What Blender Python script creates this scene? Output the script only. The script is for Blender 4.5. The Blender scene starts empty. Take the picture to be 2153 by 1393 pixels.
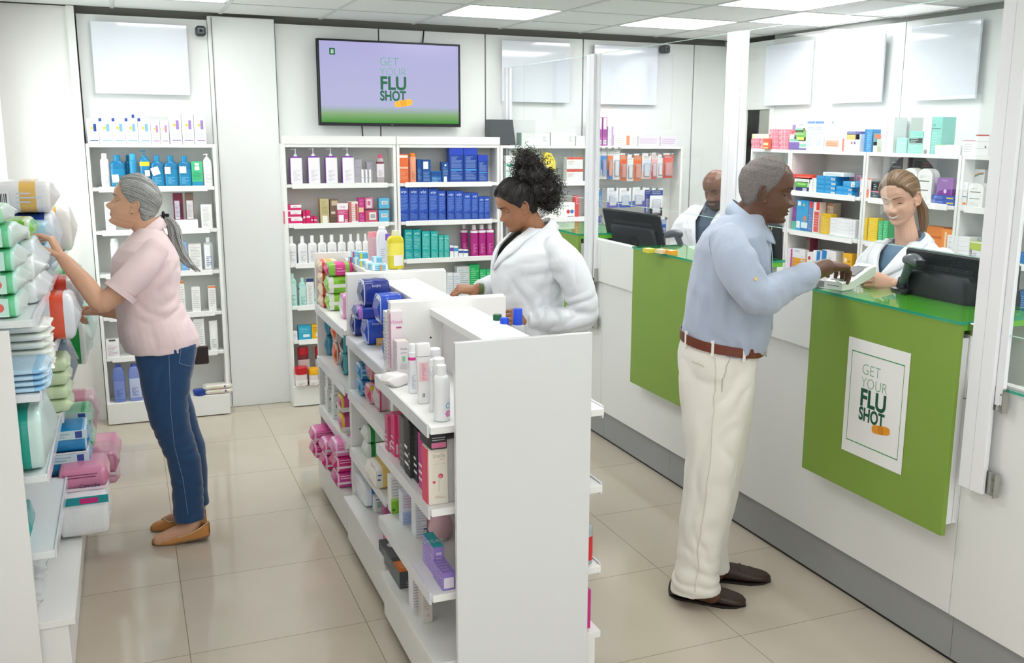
import bpy, bmesh, math, random
from mathutils import Vector, Matrix, noise
PI = math.pi
S = bpy.context.scene
COL = S.collection
# ---------------------------------------------------------------- camera
F_PX, PIT, YAW, ROLL, CX, CY, CAMZ = 2074.4, .1986, .4089, .0103, 1165.6, 696.5, 1.74
_F = Vector((math.sin(YAW)*math.cos(PIT), math.cos(YAW)*math.cos(PIT), -math.sin(PIT)))
_R = Vector((math.cos(YAW), -math.sin(YAW), 0)); _U = _R.cross(_F)
_R2 = _R*math.cos(ROLL)+_U*math.sin(ROLL); _U2 = -_R*math.sin(ROLL)+_U*math.cos(ROLL)
CAM = Vector((0, 0, CAMZ))
cd = bpy.data.cameras.new('camera'); cam = bpy.data.objects.new('camera', cd); COL.objects.link(cam)
cam.matrix_world = Matrix(((_R2.x, _U2.x, -_F.x, 0), (_R2.y, _U2.y, -_F.y, 0), (_R2.z, _U2.z, -_F.z, CAMZ), (0, 0, 0, 1)))
cd.sensor_width = 36; cd.lens = F_PX/2153*36; cd.shift_x = -(CX-1076.5)/2153; cd.clip_end = 60; cd.clip_start = .05
S.camera = cam
# ---------------------------------------------------------------- world, exposure
S.view_settings.view_transform = 'Standard'; S.view_settings.look = 'None'; S.view_settings.gamma = 1
S.view_settings.exposure = 0.0
W = bpy.data.worlds.new('world'); S.world = W; W.use_nodes = True
bg = W.node_tree.nodes['Background']; bg.inputs[0].default_value = (.95, .98, 1, 1); bg.inputs[1].default_value = 1.5

def AT(px, py, X=None, Y=None, Z=None):
    """a measured spot of the photograph turned into a point on a known plane"""
    d = _F*F_PX+_R2*(px-CX)-_U2*(py-CY)
    t = X/d.x if X is not None else Y/d.y if Y is not None else (Z-CAMZ)/d.z
    return CAM+d*t
# ---------------------------------------------------------------- materials
_mats = {}
LIGHT_E = 11.5
def hexc(h):
    h = h.lstrip('#'); r = [int(h[i:i+2], 16)/255 for i in (0, 2, 4)]
    return tuple((c/12.92 if c <= .04045 else ((c+.055)/1.055)**2.4) for c in r)+(1,)
def mat(col, rough=.45, metal=0, bump=0, bs=60, trans=0, ior=1.45, emit=0, alpha=1, coat=0, sheen=0, var=0, vs=8, sss=0, spec=.5):
    key = (col, rough, metal, bump, bs, trans, ior, emit, alpha, coat, sheen, var, vs, sss, spec)
    if key in _mats: return _mats[key]
    m = bpy.data.materials.new('m_'+str(col).strip('#')); m.use_nodes = True
    nt = m.node_tree; b = nt.nodes['Principled BSDF']; c = hexc(col)
    b.inputs['Base Color'].default_value = c; b.inputs['Roughness'].default_value = rough
    b.inputs['Metallic'].default_value = metal; b.inputs['IOR'].default_value = ior
    b.inputs['Transmission Weight'].default_value = trans; b.inputs['Alpha'].default_value = alpha
    b.inputs['Coat Weight'].default_value = coat; b.inputs['Sheen Weight'].default_value = sheen
    b.inputs['Specular IOR Level'].default_value = spec
    if sss:
        b.inputs['Subsurface Weight'].default_value = sss; b.inputs['Subsurface Radius'].default_value = (.01, .004, .002)
    if emit:
        b.inputs['Emission Color'].default_value = c; b.inputs['Emission Strength'].default_value = emit
    tc = nt.nodes.new('ShaderNodeTexCoord')
    if var:
        n = nt.nodes.new('ShaderNodeTexNoise'); n.inputs['Scale'].default_value = vs; n.inputs['Detail'].default_value = 3
        nt.links.new(tc.outputs['Object'], n.inputs['Vector'])
        mx = nt.nodes.new('ShaderNodeMix'); mx.data_type = 'RGBA'
        mx.inputs[6].default_value = tuple(min(1, x*(1-var)) for x in c[:3])+(1,); mx.inputs[7].default_value = tuple(min(1, x*(1+var)) for x in c[:3])+(1,)
        nt.links.new(n.outputs['Fac'], mx.inputs[0]); nt.links.new(mx.outputs[2], b.inputs['Base Color'])
    if bump:
        n = nt.nodes.new('ShaderNodeTexNoise'); n.inputs['Scale'].default_value = bs; n.inputs['Detail'].default_value = 4
        nt.links.new(tc.outputs['Object'], n.inputs['Vector'])
        bp = nt.nodes.new('ShaderNodeBump'); bp.inputs['Strength'].default_value = bump; bp.inputs['Distance'].default_value = .004
        nt.links.new(n.outputs['Fac'], bp.inputs['Height']); nt.links.new(bp.outputs[0], b.inputs['Normal'])
    _mats[key] = m
    return m
WHITE = mat('#efefec', .38); LAM = mat('#ecedeb', .3); LAMG = mat('#e9ebea', .14, coat=.3)
PAPER = mat('#f4f4f2', .5); BLK = mat('#15171a', .4); STEEL = mat('#b9b9b4', .25, 1)
PL = mat('#f3f4f4', .25)
# ---------------------------------------------------------------- mesh builder
class M:
    def __init__(s): s.v = []; s.f = []; s.m = []; s.mats = []; s.T = None
    def mi(s, m):
        if m not in s.mats: s.mats.append(m)
        return s.mats.index(m)
    def add(s, vs, fs, m):
        k = len(s.v); i = s.mi(m)
        s.v += [tuple(s.T @ Vector(v)) if s.T else tuple(v) for v in vs]
        s.f += [tuple(k+a for a in f) for f in fs]; s.m += [i]*len(fs)
        return s
    def box(s, x0, y0, z0, x1, y1, z1, m=None, b=0):
        m = m or WHITE
        if x0 > x1: x0, x1 = x1, x0
        if y0 > y1: y0, y1 = y1, y0
        if z0 > z1: z0, z1 = z1, z0
        b = min(b, (x1-x0)*.45, (y1-y0)*.45, (z1-z0)*.45)
        if b <= 0:
            vs = [(x, y, z) for x in (x0, x1) for y in (y0, y1) for z in (z0, z1)]
            return s.add(vs, [(0, 1, 3, 2), (4, 6, 7, 5), (0, 4, 5, 1), (2, 3, 7, 6), (0, 2, 6, 4), (1, 5, 7, 3)], m)
        vs = []; ix = {}
        for i, x in enumerate((x0, x1)):
            for j, y in enumerate((y0, y1)):
                for k, z in enumerate((z0, z1)):
                    sx, sy, sz = (1, -1)[i]*b, (1, -1)[j]*b, (1, -1)[k]*b
                    for a, p in enumerate(((x, y+sy, z+sz), (x+sx, y, z+sz), (x+sx, y+sy, z))):
                        ix[i, j, k, a] = len(vs); vs.append(p)
        g = lambda *q: [ix[t] for t in q]
        fs = []
        for i in (0, 1):
            fs.append(g((i, 0, 0, 0), (i, 0, 1, 0), (i, 1, 1, 0), (i, 1, 0, 0))); fs.append(g((0, i, 0, 1), (1, i, 0, 1), (1, i, 1, 1), (0, i, 1, 1))); fs.append(g((0, 0, i, 2), (0, 1, i, 2), (1, 1, i, 2), (1, 0, i, 2)))
            for j in (0, 1):
                fs.append(g((i, j, 0, 0), (i, j, 1, 0), (i, j, 1, 1), (i, j, 0, 1)))
                fs.append(g((i, 0, j, 0), (i, 1, j, 0), (i, 1, j, 2), (i, 0, j, 2)))
                fs.append(g((0, i, j, 1), (1, i, j, 1), (1, i, j, 2), (0, i, j, 2)))
                for k in (0, 1): fs.append(g((i, j, k, 0), (i, j, k, 1), (i, j, k, 2)))
        return s.add(vs, fs, m)
    def loft(s, rings, m, cap=True, ms=None):
        """rings: list of equally long point lists"""
        n = len(rings[0]); vs = [p for r in rings for p in r]; k = len(s.v)
        for r in range(len(rings)-1):
            mm = ms[r] if ms else m
            fs = [(r*n+i, r*n+(i+1) % n, (r+1)*n+(i+1) % n, (r+1)*n+i) for i in range(n)]
            if r == 0: s.add(vs, fs, mm)
            else:
                s.f += [tuple(k+a for a in f) for f in fs]; s.m += [s.mi(mm)]*n
        if cap:
            s.f.append(tuple(k+i for i in range(n-1, -1, -1))); s.m.append(s.mi(ms[0] if ms else m))
            q = k+(len(rings)-1)*n; s.f.append(tuple(q+i for i in range(n))); s.m.append(s.mi(ms[-1] if ms else m))
        return s
    def stack(s, prof, m, x=0, y=0, n=24, ms=None):
        """prof: (z, rx, ry, superellipse exponent) rings round a vertical axis"""
        rs = []
        for z, rx, ry, e in prof:
            rs.append([(x+rx*sgp(math.cos(2*PI*i/n), 2/e), y+ry*sgp(math.sin(2*PI*i/n), 2/e), z) for i in range(n)])
        return s.loft(rs, m, ms=ms)
    def tube(s, pts, r, m, n=8, rr=None, cap=True, ell=None):
        pts = [Vector(p) for p in pts]; rings = []; up = None
        for i, p in enumerate(pts):
            t = (pts[min(i+1, len(pts)-1)]-pts[max(i-1, 0)]).normalized()
            if up is None:
                up = Vector((0, 0, 1)) if abs(t.z) < .9 else Vector((0, 1, 0))
            a = t.cross(up).normalized(); up = a.cross(t).normalized()
            q = (rr[i] if rr else r); qa, qb = q if isinstance(q, tuple) else (q, q)
            rings.append([p+a*math.cos(2*PI*k/n)*qa+up*math.sin(2*PI*k/n)*qb for k in range(n)])
        return s.loft(rings, m, cap)
    def ball(s, c, r, m, n=16, sc=(1, 1, 1)):
        rs = []
        for j in range(1, n//2):
            a = PI*j/(n//2)-PI/2
            rs.append([(c[0]+r*sc[0]*math.cos(a)*math.cos(2*PI*i/n), c[1]+r*sc[1]*math.cos(a)*math.sin(2*PI*i/n), c[2]+r*sc[2]*math.sin(a)) for i in range(n)])
        return s.loft(rs, m)
    def quad(s, a, b, c, d, m): return s.add([a, b, c, d], [(0, 1, 2, 3)], m)
    def text(s, t, o, u, v, h, m, al='C', off=0, sx=1, lift=.0004):
        """lettering: o origin (baseline), u right vector, v up vector (unit), h letter height"""
        vs, fs, wd = glyphs(t, off); u = Vector(u).normalized(); v = Vector(v).normalized(); nn = u.cross(v); o = Vector(o)
        k = h/.72; dx = {'C': -wd/2, 'L': 0, 'R': -wd}[al]
        return s.add([o+u*(x+dx)*k*sx+v*y*k+nn*lift for x, y in vs], fs, m)
    def build(s, name, parent=None, smooth=None, me=None):
        me = me or s.mesh(name, smooth); o = bpy.data.objects.new(name, me); COL.objects.link(o)
        if parent: o.parent = parent
        return o
    def mesh(s, name, smooth=None):
        me = bpy.data.meshes.new(name); me.from_pydata(s.v, [], s.f)
        for m in s.mats: me.materials.append(m)
        me.polygons.foreach_set('material_index', s.m)
        bm = bmesh.new(); bm.from_mesh(me); bmesh.ops.recalc_face_normals(bm, faces=bm.faces); bm.to_mesh(me); bm.free()
        me.update()
        if smooth:
            me.polygons.foreach_set('use_smooth', [True]*len(me.polygons)); me.set_sharp_from_angle(angle=math.radians(smooth))
        return me
def sgp(x, p): return math.copysign(abs(x)**p, x)
_gl = {}
def glyphs(t, off=0):
    if (t, off) in _gl: return _gl[t, off]
    c = bpy.data.curves.new('t', 'FONT'); c.body = t; c.offset = off; c.resolution_u = 5 if off else 2; c.size = 1
    o = bpy.data.objects.new('t', c); COL.objects.link(o)
    dg = bpy.context.evaluated_depsgraph_get(); me = o.evaluated_get(dg).to_mesh()
    vs = [(v.co.x, v.co.y) for v in me.vertices]; fs = [tuple(p.vertices) for p in me.polygons]
    o.evaluated_get(dg).to_mesh_clear(); bpy.data.objects.remove(o); bpy.data.curves.remove(c)
    _gl[t, off] = (vs, fs, max([x for x, y in vs] or [0])); return _gl[t, off]
def tag(o, label=None, cat=None, group=None, kind=None):
    if label: o['label'] = label
    if cat: o['category'] = cat
    if group: o['group'] = group
    if kind: o['kind'] = kind
    return o
def empty(name, loc=(0, 0, 0), rz=0):
    o = bpy.data.objects.new(name, None); o.empty_display_size = .05; o.location = loc; o.rotation_euler = (0, 0, rz); COL.objects.link(o); return o
def struct(name, m, smooth=None): return tag(m.build(name, smooth=smooth), kind='structure')
# ================================================================ the room
def floor_mat():
    m = bpy.data.materials.new('porcelain_tile'); m.use_nodes = True; nt = m.node_tree; N = nt.nodes; L = nt.links
    b = N['Principled BSDF']; b.inputs['Roughness'].default_value = .09; b.inputs['IOR'].default_value = 1.5
    tc = N.new('ShaderNodeTexCoord'); mp = N.new('ShaderNodeMapping'); mp.inputs['Location'].default_value = (-.094, -.285, 0)
    L.new(tc.outputs['Object'], mp.inputs['Vector'])
    br = N.new('ShaderNodeTexBrick'); br.offset = 0; br.inputs['Scale'].default_value = 1; br.inputs['Brick Width'].default_value = .6; br.inputs['Row Height'].default_value = .6
    br.inputs['Mortar Size'].default_value = .0016; br.inputs['Mortar Smooth'].default_value = .1
    br.inputs['Color1'].default_value = hexc('#c9bfb0'); br.inputs['Color2'].default_value = hexc('#c5baa9'); br.inputs['Mortar'].default_value = hexc('#948674')
    L.new(mp.outputs[0], br.inputs['Vector'])
    n = N.new('ShaderNodeTexNoise'); n.inputs['Scale'].default_value = 2.2; n.inputs['Detail'].default_value = 5; n.inputs['Distortion'].default_value = .6
    L.new(tc.outputs['Object'], n.inputs['Vector'])
    mx = N.new('ShaderNodeMix'); mx.data_type = 'RGBA'; mx.blend_type = 'MULTIPLY'; mx.inputs[0].default_value = 1
    cr = N.new('ShaderNodeValToRGB'); cr.color_ramp.elements[0].position = .3; cr.color_ramp.elements[0].color = (.93, .92, .90, 1); cr.color_ramp.elements[1].position = .7; cr.color_ramp.elements[1].color = (1.0, 1.0, 1.0, 1)
    L.new(n.outputs['Fac'], cr.inputs[0]); L.new(br.outputs['Color'], mx.inputs[6]); L.new(cr.outputs[0], mx.inputs[7]); L.new(mx.outputs[2], b.inputs['Base Color'])
    return m
XL, XR, YB, ZC, YF = -.60, 4.15, 6.43, 2.41, -1.6
struct('floor', M().box(XL-.1, YF, -.05, XR+2.6, YB+.1, 0, floor_mat()))
WALLM = mat('#eceeec', .35, bump=.02, bs=30); PANELM = mat('#eceeed', .22)
SEAM = mat('#6d6f6c', .7)
# ceiling: grid of mineral-fibre tiles with openings for the light panels
CT = mat('#dfe1df', .8, bump=.08, bs=220); CG = mat('#c9cbc9', .6)
cg = M(); GX, GY = .5875, .578; X0, Y0 = 1.765-4*GX, 5.876-13*GY
lights = set()
for a, b in ((1, 12), (4, 12), (6, 12), (6, 10), (7, 11), (2, 10), (4, 8), (2, 7), (6, 7), (1, 4), (4, 4), (6, 4), (9, 12)): lights.add((a, b))
for i in range(-1, 13):
    for j in range(0, 15):
        x0 = X0+i*GX; y0 = Y0+j*GY; x1 = min(x0+GX, XR+2.6); y1 = min(y0+GY, YB-.04)
        if y1-y0 < .03 or x0 > XR+2.5: continue
        if (i, j) in lights: continue
        cg.box(x0+.009, y0+.009, ZC+.004, x1-.009, y1-.009, ZC+.02, CT)
struct('ceiling', cg)
gg = M()
for i in range(-1, 14): gg.box(X0+i*GX-.011, YF, ZC, X0+i*GX+.011, YB-.03, ZC+.012, CG)
for j in range(0, 15):
    if Y0+j*GY < YB-.03: gg.box(XL-.1, Y0+j*GY-.011, ZC+.001, XR+2.6, Y0+j*GY+.011, ZC+.0125, CG)
struct('trim_1', gg)
struct('trim_2', M().box(XL-.1, YF, ZC+.16, XR+2.7, YB+.1, ZC+.2, mat('#8d8f8c', .9)))
LE = mat('#ffffff', .5, emit=LIGHT_E)
place = {(9, 12): 'added unseen in the back room beyond the doorway', (1, 12): 'far left corner', (4, 12): 'above the wall television', (6, 12): 'right of the television near the back wall', (6, 10): 'above the far service counter', (7, 11): 'in the far right corner behind the glass',  # back room panel is added to brighten what shows through the doorway
         (2, 10): 'added unseen over the left aisle', (4, 8): 'added unseen over the middle of the gondola', (2, 7): 'added unseen over the near left aisle', (6, 7): 'added unseen over the near counter', (1, 4): 'added unseen near the shop front on the left', (4, 4): 'added unseen near the shop front in the middle', (6, 4): 'added unseen near the shop front on the right'}  # the panels out of view are added as fill light
for (i, j) in sorted(lights):
    x0 = X0+i*GX; y0 = Y0+j*GY; t = empty('ceiling_light', (x0+GX/2, y0+GY/2, ZC))
    tag(t, 'square white ceiling light panel '+place[i, j], 'ceiling light', 'ceiling light panels')
    a, b = GX/2-.012, GY/2-.012
    f = M()
    for q in ((-a, -b, a, -b+.014), (-a, b-.014, a, b), (-a, -b, -a+.014, b), (a-.014, -b, a, b)): f.box(q[0], q[1], .003, q[2], q[3], .03, mat('#f2f2f2', .4))
    f.build('frame', t)
    M().box(-a+.014, -b+.014, .012, a-.014, b-.014, .022, LE).build('diffuser', t)
# back wall: cladding panels with dark open gap below the ceiling
bw = M(); bw.box(XL-.1, YB+.03, 0, XR+.1, YB+.1, ZC+.16, mat('#77756f', .8)); bw.box(XR+.1, YB+.03, 0, XR+2.6, YB+.1, ZC+.16, mat('#d6d9cd', .6))
for a, b in ((-.19, .515), (.905, 1.545), (1.55, 2.262), (2.267, 2.98), (2.985, 3.87), (3.875, XR)):
    bw.box(a+.002, YB, 0, b-.002, YB+.03, ZC-.035, WALLM)
    bw.box(a, YB+.012, 0, b+.004, YB+.031, ZC-.04, SEAM)
struct('wall_back', bw)
# projecting plain wall section at far left and the pilaster column
struct('trim_3', M().box(XL, YB-.02, 0, -.195, YB+.03, ZC, mat('#f1efec', .4)).box(-.235, YB-.055, 0, -.195, YB, ZC, WHITE))
struct('trim_4', M().box(.515, 6.40, .0, .9, YB+.03, ZC-.012, PANELM, b=.004).box(.535, 6.396, .01, .539, 6.401, ZC-.02, SEAM))
# left wall with a window
lw = M(); wz0, wz1, wy0, wy1 = .9, 2.12, 5.15, 6.27
lwm = mat('#f3f3f0', .4)
lw.box(XL-.1, YF, 0, XL, wy0, ZC+.1, lwm); lw.box(XL-.1, wy1, 0, XL, YB+.1, ZC+.1, lwm)
lw.box(XL-.1, wy0, 0, XL, wy1, wz0, lwm); lw.box(XL-.1, wy0, wz1, XL, wy1, ZC+.1, lwm)
struct('wall_left', lw)
wf = M(); fm = mat('#dfe1df', .3)
wf.box(XL-.05, wy0, wz0, XL+.012, wy0+.035, wz1, fm).box(XL-.05, wy1-.035, wz0, XL+.012, wy1, wz1, fm).box(XL-.05, wy0, wz1-.035, XL+.012, wy1, wz1, fm).box(XL-.05, wy0, wz0, XL+.012, wy1, wz0+.035, fm)
win = tag(wf.build('window_1'), kind='structure')
M().box(XL-.03, wy0+.035, wz0+.035, XL-.024, wy1-.035, wz1-.035, mat('#e6f2f0', .03, trans=1, ior=1.02)).build('pane', win)
# right wall with doorway
rw = M(); dy0, dy1, dz = 5.84, 6.12, 1.915
for a, b in ((YF, 3.85), (3.855, 4.58), (4.585, 5.31), (5.315, dy0)):
    rw.box(XR, a, 0, XR+.1, b-.003, ZC-.03, WALLM)
rw.box(XR+.012, YF, 0, XR+.1, dy0, ZC, SEAM)
rw.box(XR, dy0, dz, XR+.1, dy1, ZC, WALLM).box(XR, dy1, 0, XR+.1, YB+.1, ZC, WALLM)
rw.box(XR, YF, ZC-.03, XR+.1, YB, ZC+.16, mat('#8a8b88', .8))
struct('wall_right', rw)
dr = M(); dr.box(XR-.012, dy0-.05, 0, XR+.1, dy0, dz+.05, WHITE).box(XR-.012, dy1, 0, XR+.1, dy1+.05, dz+.05, WHITE).box(XR-.012, dy0, dz, XR+.1, dy1, dz+.05, WHITE)
struct('door_1', dr)
struct('wall_far_room', M().box(XR+.1, 5.0, 0, XR+1.6, 5.05, ZC, mat('#c9cbc0', .6)).box(XR+.1, 7.2, 0, XR+1.6, 7.25, ZC, mat('#c9cbc0', .6)).box(XR+1.6, 5.0, 0, XR+1.65, 7.2, ZC, mat('#cdd0c4', .6)))
# wall mounted white display boards
def board(x0, x1, z0, z1, side, label):
    m = M(); t = empty('display_board', ((x0+x1)/2, YB, (z0+z1)/2) if side == 'b' else (XR, (x0+x1)/2, (z0+z1)/2), 0 if side == 'b' else -PI/2)
    w, h = abs(x1-x0)/2, (z1-z0)/2
    tag(t, label, 'board', 'blank white boards high on the walls')
    M().box(-w, -.045, -h, w, -.03, h, mat('#e4e8f0', .07, coat=.6), b=.002).build('panel', t)
    M().box(-w*.7, -.03, -h*.7, w*.7, 0, h*.7, WHITE).build('back_frame', t)
board(-.116, .397, 1.936, 2.335, 'b', 'blank glossy white board above the grey-haired shopper')
board(2.368, 2.864, 1.942, 2.34, 'b', 'blank glossy white board right of the television, half behind glass')
board(3.05, 3.548, 1.94, 2.34, 'b', 'blank glossy white board above the hanging blister packs')
board(3.99, 4.49, 1.937, 2.34, 'r', 'blank white board on the right wall, nearest the camera of three')
board(4.70, 5.20, 1.937, 2.34, 'r', 'blank white board on the right wall, middle of three')
board(5.37, 5.87, 1.937, 2.34, 'r', 'blank white board on the right wall, farthest of three')
# television
def television():
    a = AT(665, 80, Y=YB-.06); b = AT(957, 267, Y=YB-.06); x0, x1, z0, z1 = a.x, AT(966, 93, Y=YB-.06).x, b.z, a.z
    t = empty('television', ((x0+x1)/2, YB, (z0+z1)/2)); tag(t, 'flat screen television with black frame showing a lilac and green slide', 'television')
    w, h = (x1-x0)/2, (z1-z0)/2; f = M(); bz = .012
    for q in ((-w, -h, w, -h+.02), (-w, h-bz, w, h), (-w, -h+.02, -w+bz, h-bz), (w-bz, -h+.02, w, h-bz)): f.box(q[0], -.075, q[1], q[2], -.03, q[3], BLK, b=.002)
    f.box(-w, -.06, -h, w, -.03, h, BLK); f.box(-w*.5, -.03, -h*.5, w*.5, 0, h*.5, BLK)
    f.text('LG', (0, -.0755, -h+.006), (1, 0, 0), (0, 0, 1), .008, STEEL)
    f.build('frame', t)
    sm = bpy.data.materials.new('screen'); sm.use_nodes = True; nt = sm.node_tree; pb = nt.nodes['Principled BSDF']
    tc = nt.nodes.new('ShaderNodeTexCoord'); sp = nt.nodes.new('ShaderNodeSeparateXYZ'); nt.links.new(tc.outputs['Object'], sp.inputs[0])
    mr = nt.nodes.new('ShaderNodeMapRange'); mr.inputs[1].default_value = -h; mr.inputs[2].default_value = h; nt.links.new(sp.outputs['Z'], mr.inputs[0])
    cr = nt.nodes.new('ShaderNodeValToRGB'); e = cr.color_ramp.elements
    e[0].position = .05; e[0].color = hexc('#3f9a26'); e[1].position = .24; e[1].color = hexc('#c2c4ec')
    x = e.new(.14); x.color = hexc('#8cb878'); x = e.new(1.); x.color = hexc('#bdb9ee')
    nt.links.new(mr.outputs[0], cr.inputs[0]); nt.links.new(cr.outputs[0], pb.inputs['Emission Color']); pb.inputs['Emission Strength'].default_value = .8
    nt.links.new(cr.outputs[0], pb.inputs['Base Color']); pb.inputs['Base Color'].default_value = (0, 0, 0, 1); pb.inputs['Roughness'].default_value = .25
    for l in list(nt.links):
        if l.to_socket == pb.inputs['Base Color']: nt.links.remove(l)
    pb.inputs['Base Color'].default_value = (.01, .01, .01, 1)
    s = M(); s.box(-w+bz, -.068, -h+.02, w-bz, -.06, h-bz, sm); s.build('screen', t)
    def sem(c): return mat(c, .5, emit=.45)
    p = M(); y = -.0685; U, V = (1, 0, 0), (0, 0, 1)
    flu(p, (.024, y, .01), U, V, .227, sem)
    p.box(-w+.075, y, h-.095, -w+.11, y+.001, h-.055, sem('#0d5a3a')); p.box(-w+.085, y-.0006, h-.087, -w+.090, y, h-.063, sem('#cfeacf')).box(-w+.095, y-.0006, h-.087, -w+.100, y, h-.063, sem('#cfeacf'))
    p.build('slide_artwork', t)
def flu(p, o, U, V, k, mf):
    """GET YOUR FLU SHOT artwork, k = width scale; o = centre"""
    o = Vector(o); U = Vector(U); V = Vector(V); g, d = mf('#3f9a5f'), mf('#12563b')
    R = lambda a, b: o+U*a*k+V*b*k
    for tt, y, hh, wd, cc, of in (('GET', .46, .23, .54, g, -.024), ('YOUR', .19, .225, .76, g, -.024), ('FLU', -.19, .36, .76, d, .032), ('SHOT', -.49, .27, .75, d, .034)):
        nat = glyphs(tt, of)[2]*hh/.72; p.text(tt, R(-.43, y), U, V, hh*k, cc, 'L', of, wd/nat)
    n = Vector(U).cross(V); a = math.radians(9); u2 = U*math.cos(a)+V*math.sin(a); v2 = -U*math.sin(a)+V*math.cos(a); c = R(.24, -.56)
    def pad(w, h, m, l):
        pts = []
        for i in range(28):
            q = 2*PI*i/28; pts.append(c+u2*w*k*sgp(math.cos(q), .5)+v2*h*k*sgp(math.sin(q), .6)+n*l)
        p.add(pts, [tuple(range(28))], m)
    pad(.26, .09, mf('#efa02c'), .0008); pad(.09, .09, mf('#d98a1d'), .0012)
    for s in (-1, 1):
        for i in range(3):
            for j in (-1, 0, 1):
                q = c+u2*k*s*(.15+.035*i)+v2*k*j*.04+n*.0014; e = .006*k
                p.add([q-u2*e-v2*e, q+u2*e-v2*e, q+u2*e+v2*e, q-u2*e+v2*e], [(0, 1, 2, 3)], mf('#b96f12'))
television()
# cables and cameras on the wall
def wire(pts, label, r=.004, name='cable'): return tag(M().tube(pts, r, BLK, 6).build(name, smooth=60), label, 'cable')
a = AT(889, 50, Y=YB-.012); wire([(a.x+.01, YB+.0, ZC-.03), (a.x, YB-.012, ZC-.09), (a.x-.012, YB-.013, ZC-.16), (a.x-.005, YB-.02, 2.26)], 'black cable running up from the television to the ceiling gap')
wire([(1.42, YB-.02, 1.78), (1.425, YB-.02, 1.7), (1.42, YB-.04, 1.672)], 'thin black cable hanging straight below the television')
wire([(1.56, YB-.05, 1.675), (1.585, YB-.04, 1.70), (1.62, YB-.04, 1.70), (1.66, YB-.05, 1.675)], 'black cable looping on top of the joint between the shelf units')
wire([(2.13, YB-.05, 1.675), (2.17, YB-.03, 1.70), (2.23, YB-.03, 1.70), (2.28, YB-.05, 1.675)], 'black cable looping beside the dark grey box on the shelf unit')
def camera_thing(x, y, z, rz, label):
    t = empty('security_camera', (x, y, z), rz); tag(t, label, 'camera', 'small dark security cameras')
    M().box(-.028, -.11, -.028, .028, -.03, .028, mat('#2c3033', .35), b=.01).build('housing', t, 40)
    M().box(-.019, -.112, -.016, .019, -.1095, .016, mat('#50565a', .1)).ball((0, -.11, 0), .009, BLK, 12).build('lens', t, 40)
    M().tube([(0, -.04, 0), (0, 0, .02)], .01, WHITE).build('bracket', t, 40)
a = AT(421, 66, Y=YB-.06); camera_thing(a.x, YB, a.z, 0, 'small dark security camera beside the white pilaster, above the shopper')
a = AT(1396, 104, Y=YB-.06); camera_thing(a.x, YB, a.z, 0, 'small dark security camera at the far right end of the back wall')
# daylight arriving through the window in the left wall
dl = bpy.data.lights.new('window_daylight', 'AREA'); dl.shape = 'RECTANGLE'; dl.size = 1.05; dl.size_y = 1.15; dl.energy = 13; dl.color = (1, .99, .97)
do = bpy.data.objects.new('window_daylight', dl); COL.objects.link(do); do.location = (XL-.16, (wy0+wy1)/2, (wz0+wz1)/2); do.rotation_euler = (0, -PI/2, 0)
# ================================================================ shelving
WX = 'second third fourth fifth'.split()
def wall_unit(x, y, rz, w, d, zs, base_z, label, top=None, rail=True, deep=None, back=True, sidetop=None, group='white wall shelf units', canopy=0, base_out=.07):
    """local: x 0..w, front faces -y at y=0, depth d to the back; zs = shelf top heights"""
    t = empty('wall_shelf_unit', (x, y, 0), rz); tag(t, label, 'shelf unit', group)
    H = sidetop or (zs[0]+.0)
    for a in (0, w-.018): M().box(a, 0, .0, a+.018, d, H, WHITE, b=.001).build('side_panel', t)
    if back: M().box(.018, d-.012, .0, w-.018, d, H, mat('#dfe0dc', .5)).build('back_panel', t)
    for i, z in enumerate(zs):
        dz = .02; s = M().box(.019, -.004 if i else 0, z-dz, w-.019, d-.013, z, LAM, b=.0015).build('shelf', t)
        if rail and i:
            M().box(.05, -.012, z-.026, w-.06, -.004, z+.006, mat('#f6f6f5', .2), b=.001).build('price_rail', s)
    if canopy: M().box(0, -.004, zs[0], w, .014, zs[0]+canopy, WHITE, b=.001).build('top_board', t)
    M().box(.004, -base_out, 0.006, w-.004, d-.014, base_z, WHITE, b=.002).build('base_cabinet', t)
    return t
YSF = 6.27   # front of the wall shelving
ZL = [1.653, 1.405, 1.155, .903, .65, .405]
wall_unit(-.188, YSF, 0, .70, .155, ZL, .133, 'narrow white wall shelf unit behind the grey-haired shopper', base_out=.03)
ZM = [1.657, 1.412, 1.165, .918, .65, .43]
wall_unit(.897, YSF, 0, .706, .155, ZM, .135, 'white wall shelf unit right of the pilaster, below the television', canopy=.05, base_out=.02)
wall_unit(1.608, YSF, 0, .70, .155, ZM, .135, 'white wall shelf unit of blue cartons, right below the television', canopy=.05, base_out=.02)
ZR = [1.655, 1.41, 1.163, .9, .65, .4]
wall_unit(2.312, YSF, 0, .70, .155, [1.655, 1.41, 1.163, .9, .65, .4], .135, 'bright wall shelf unit seen through glass above the curly-haired woman', base_out=.02)
pegu = wall_unit(3.014, YSF, 0, .70, .155, [1.655, .65], .4, 'wall unit with hooks of hanging packs behind the far monitor', rail=False, base_out=.02)
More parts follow.
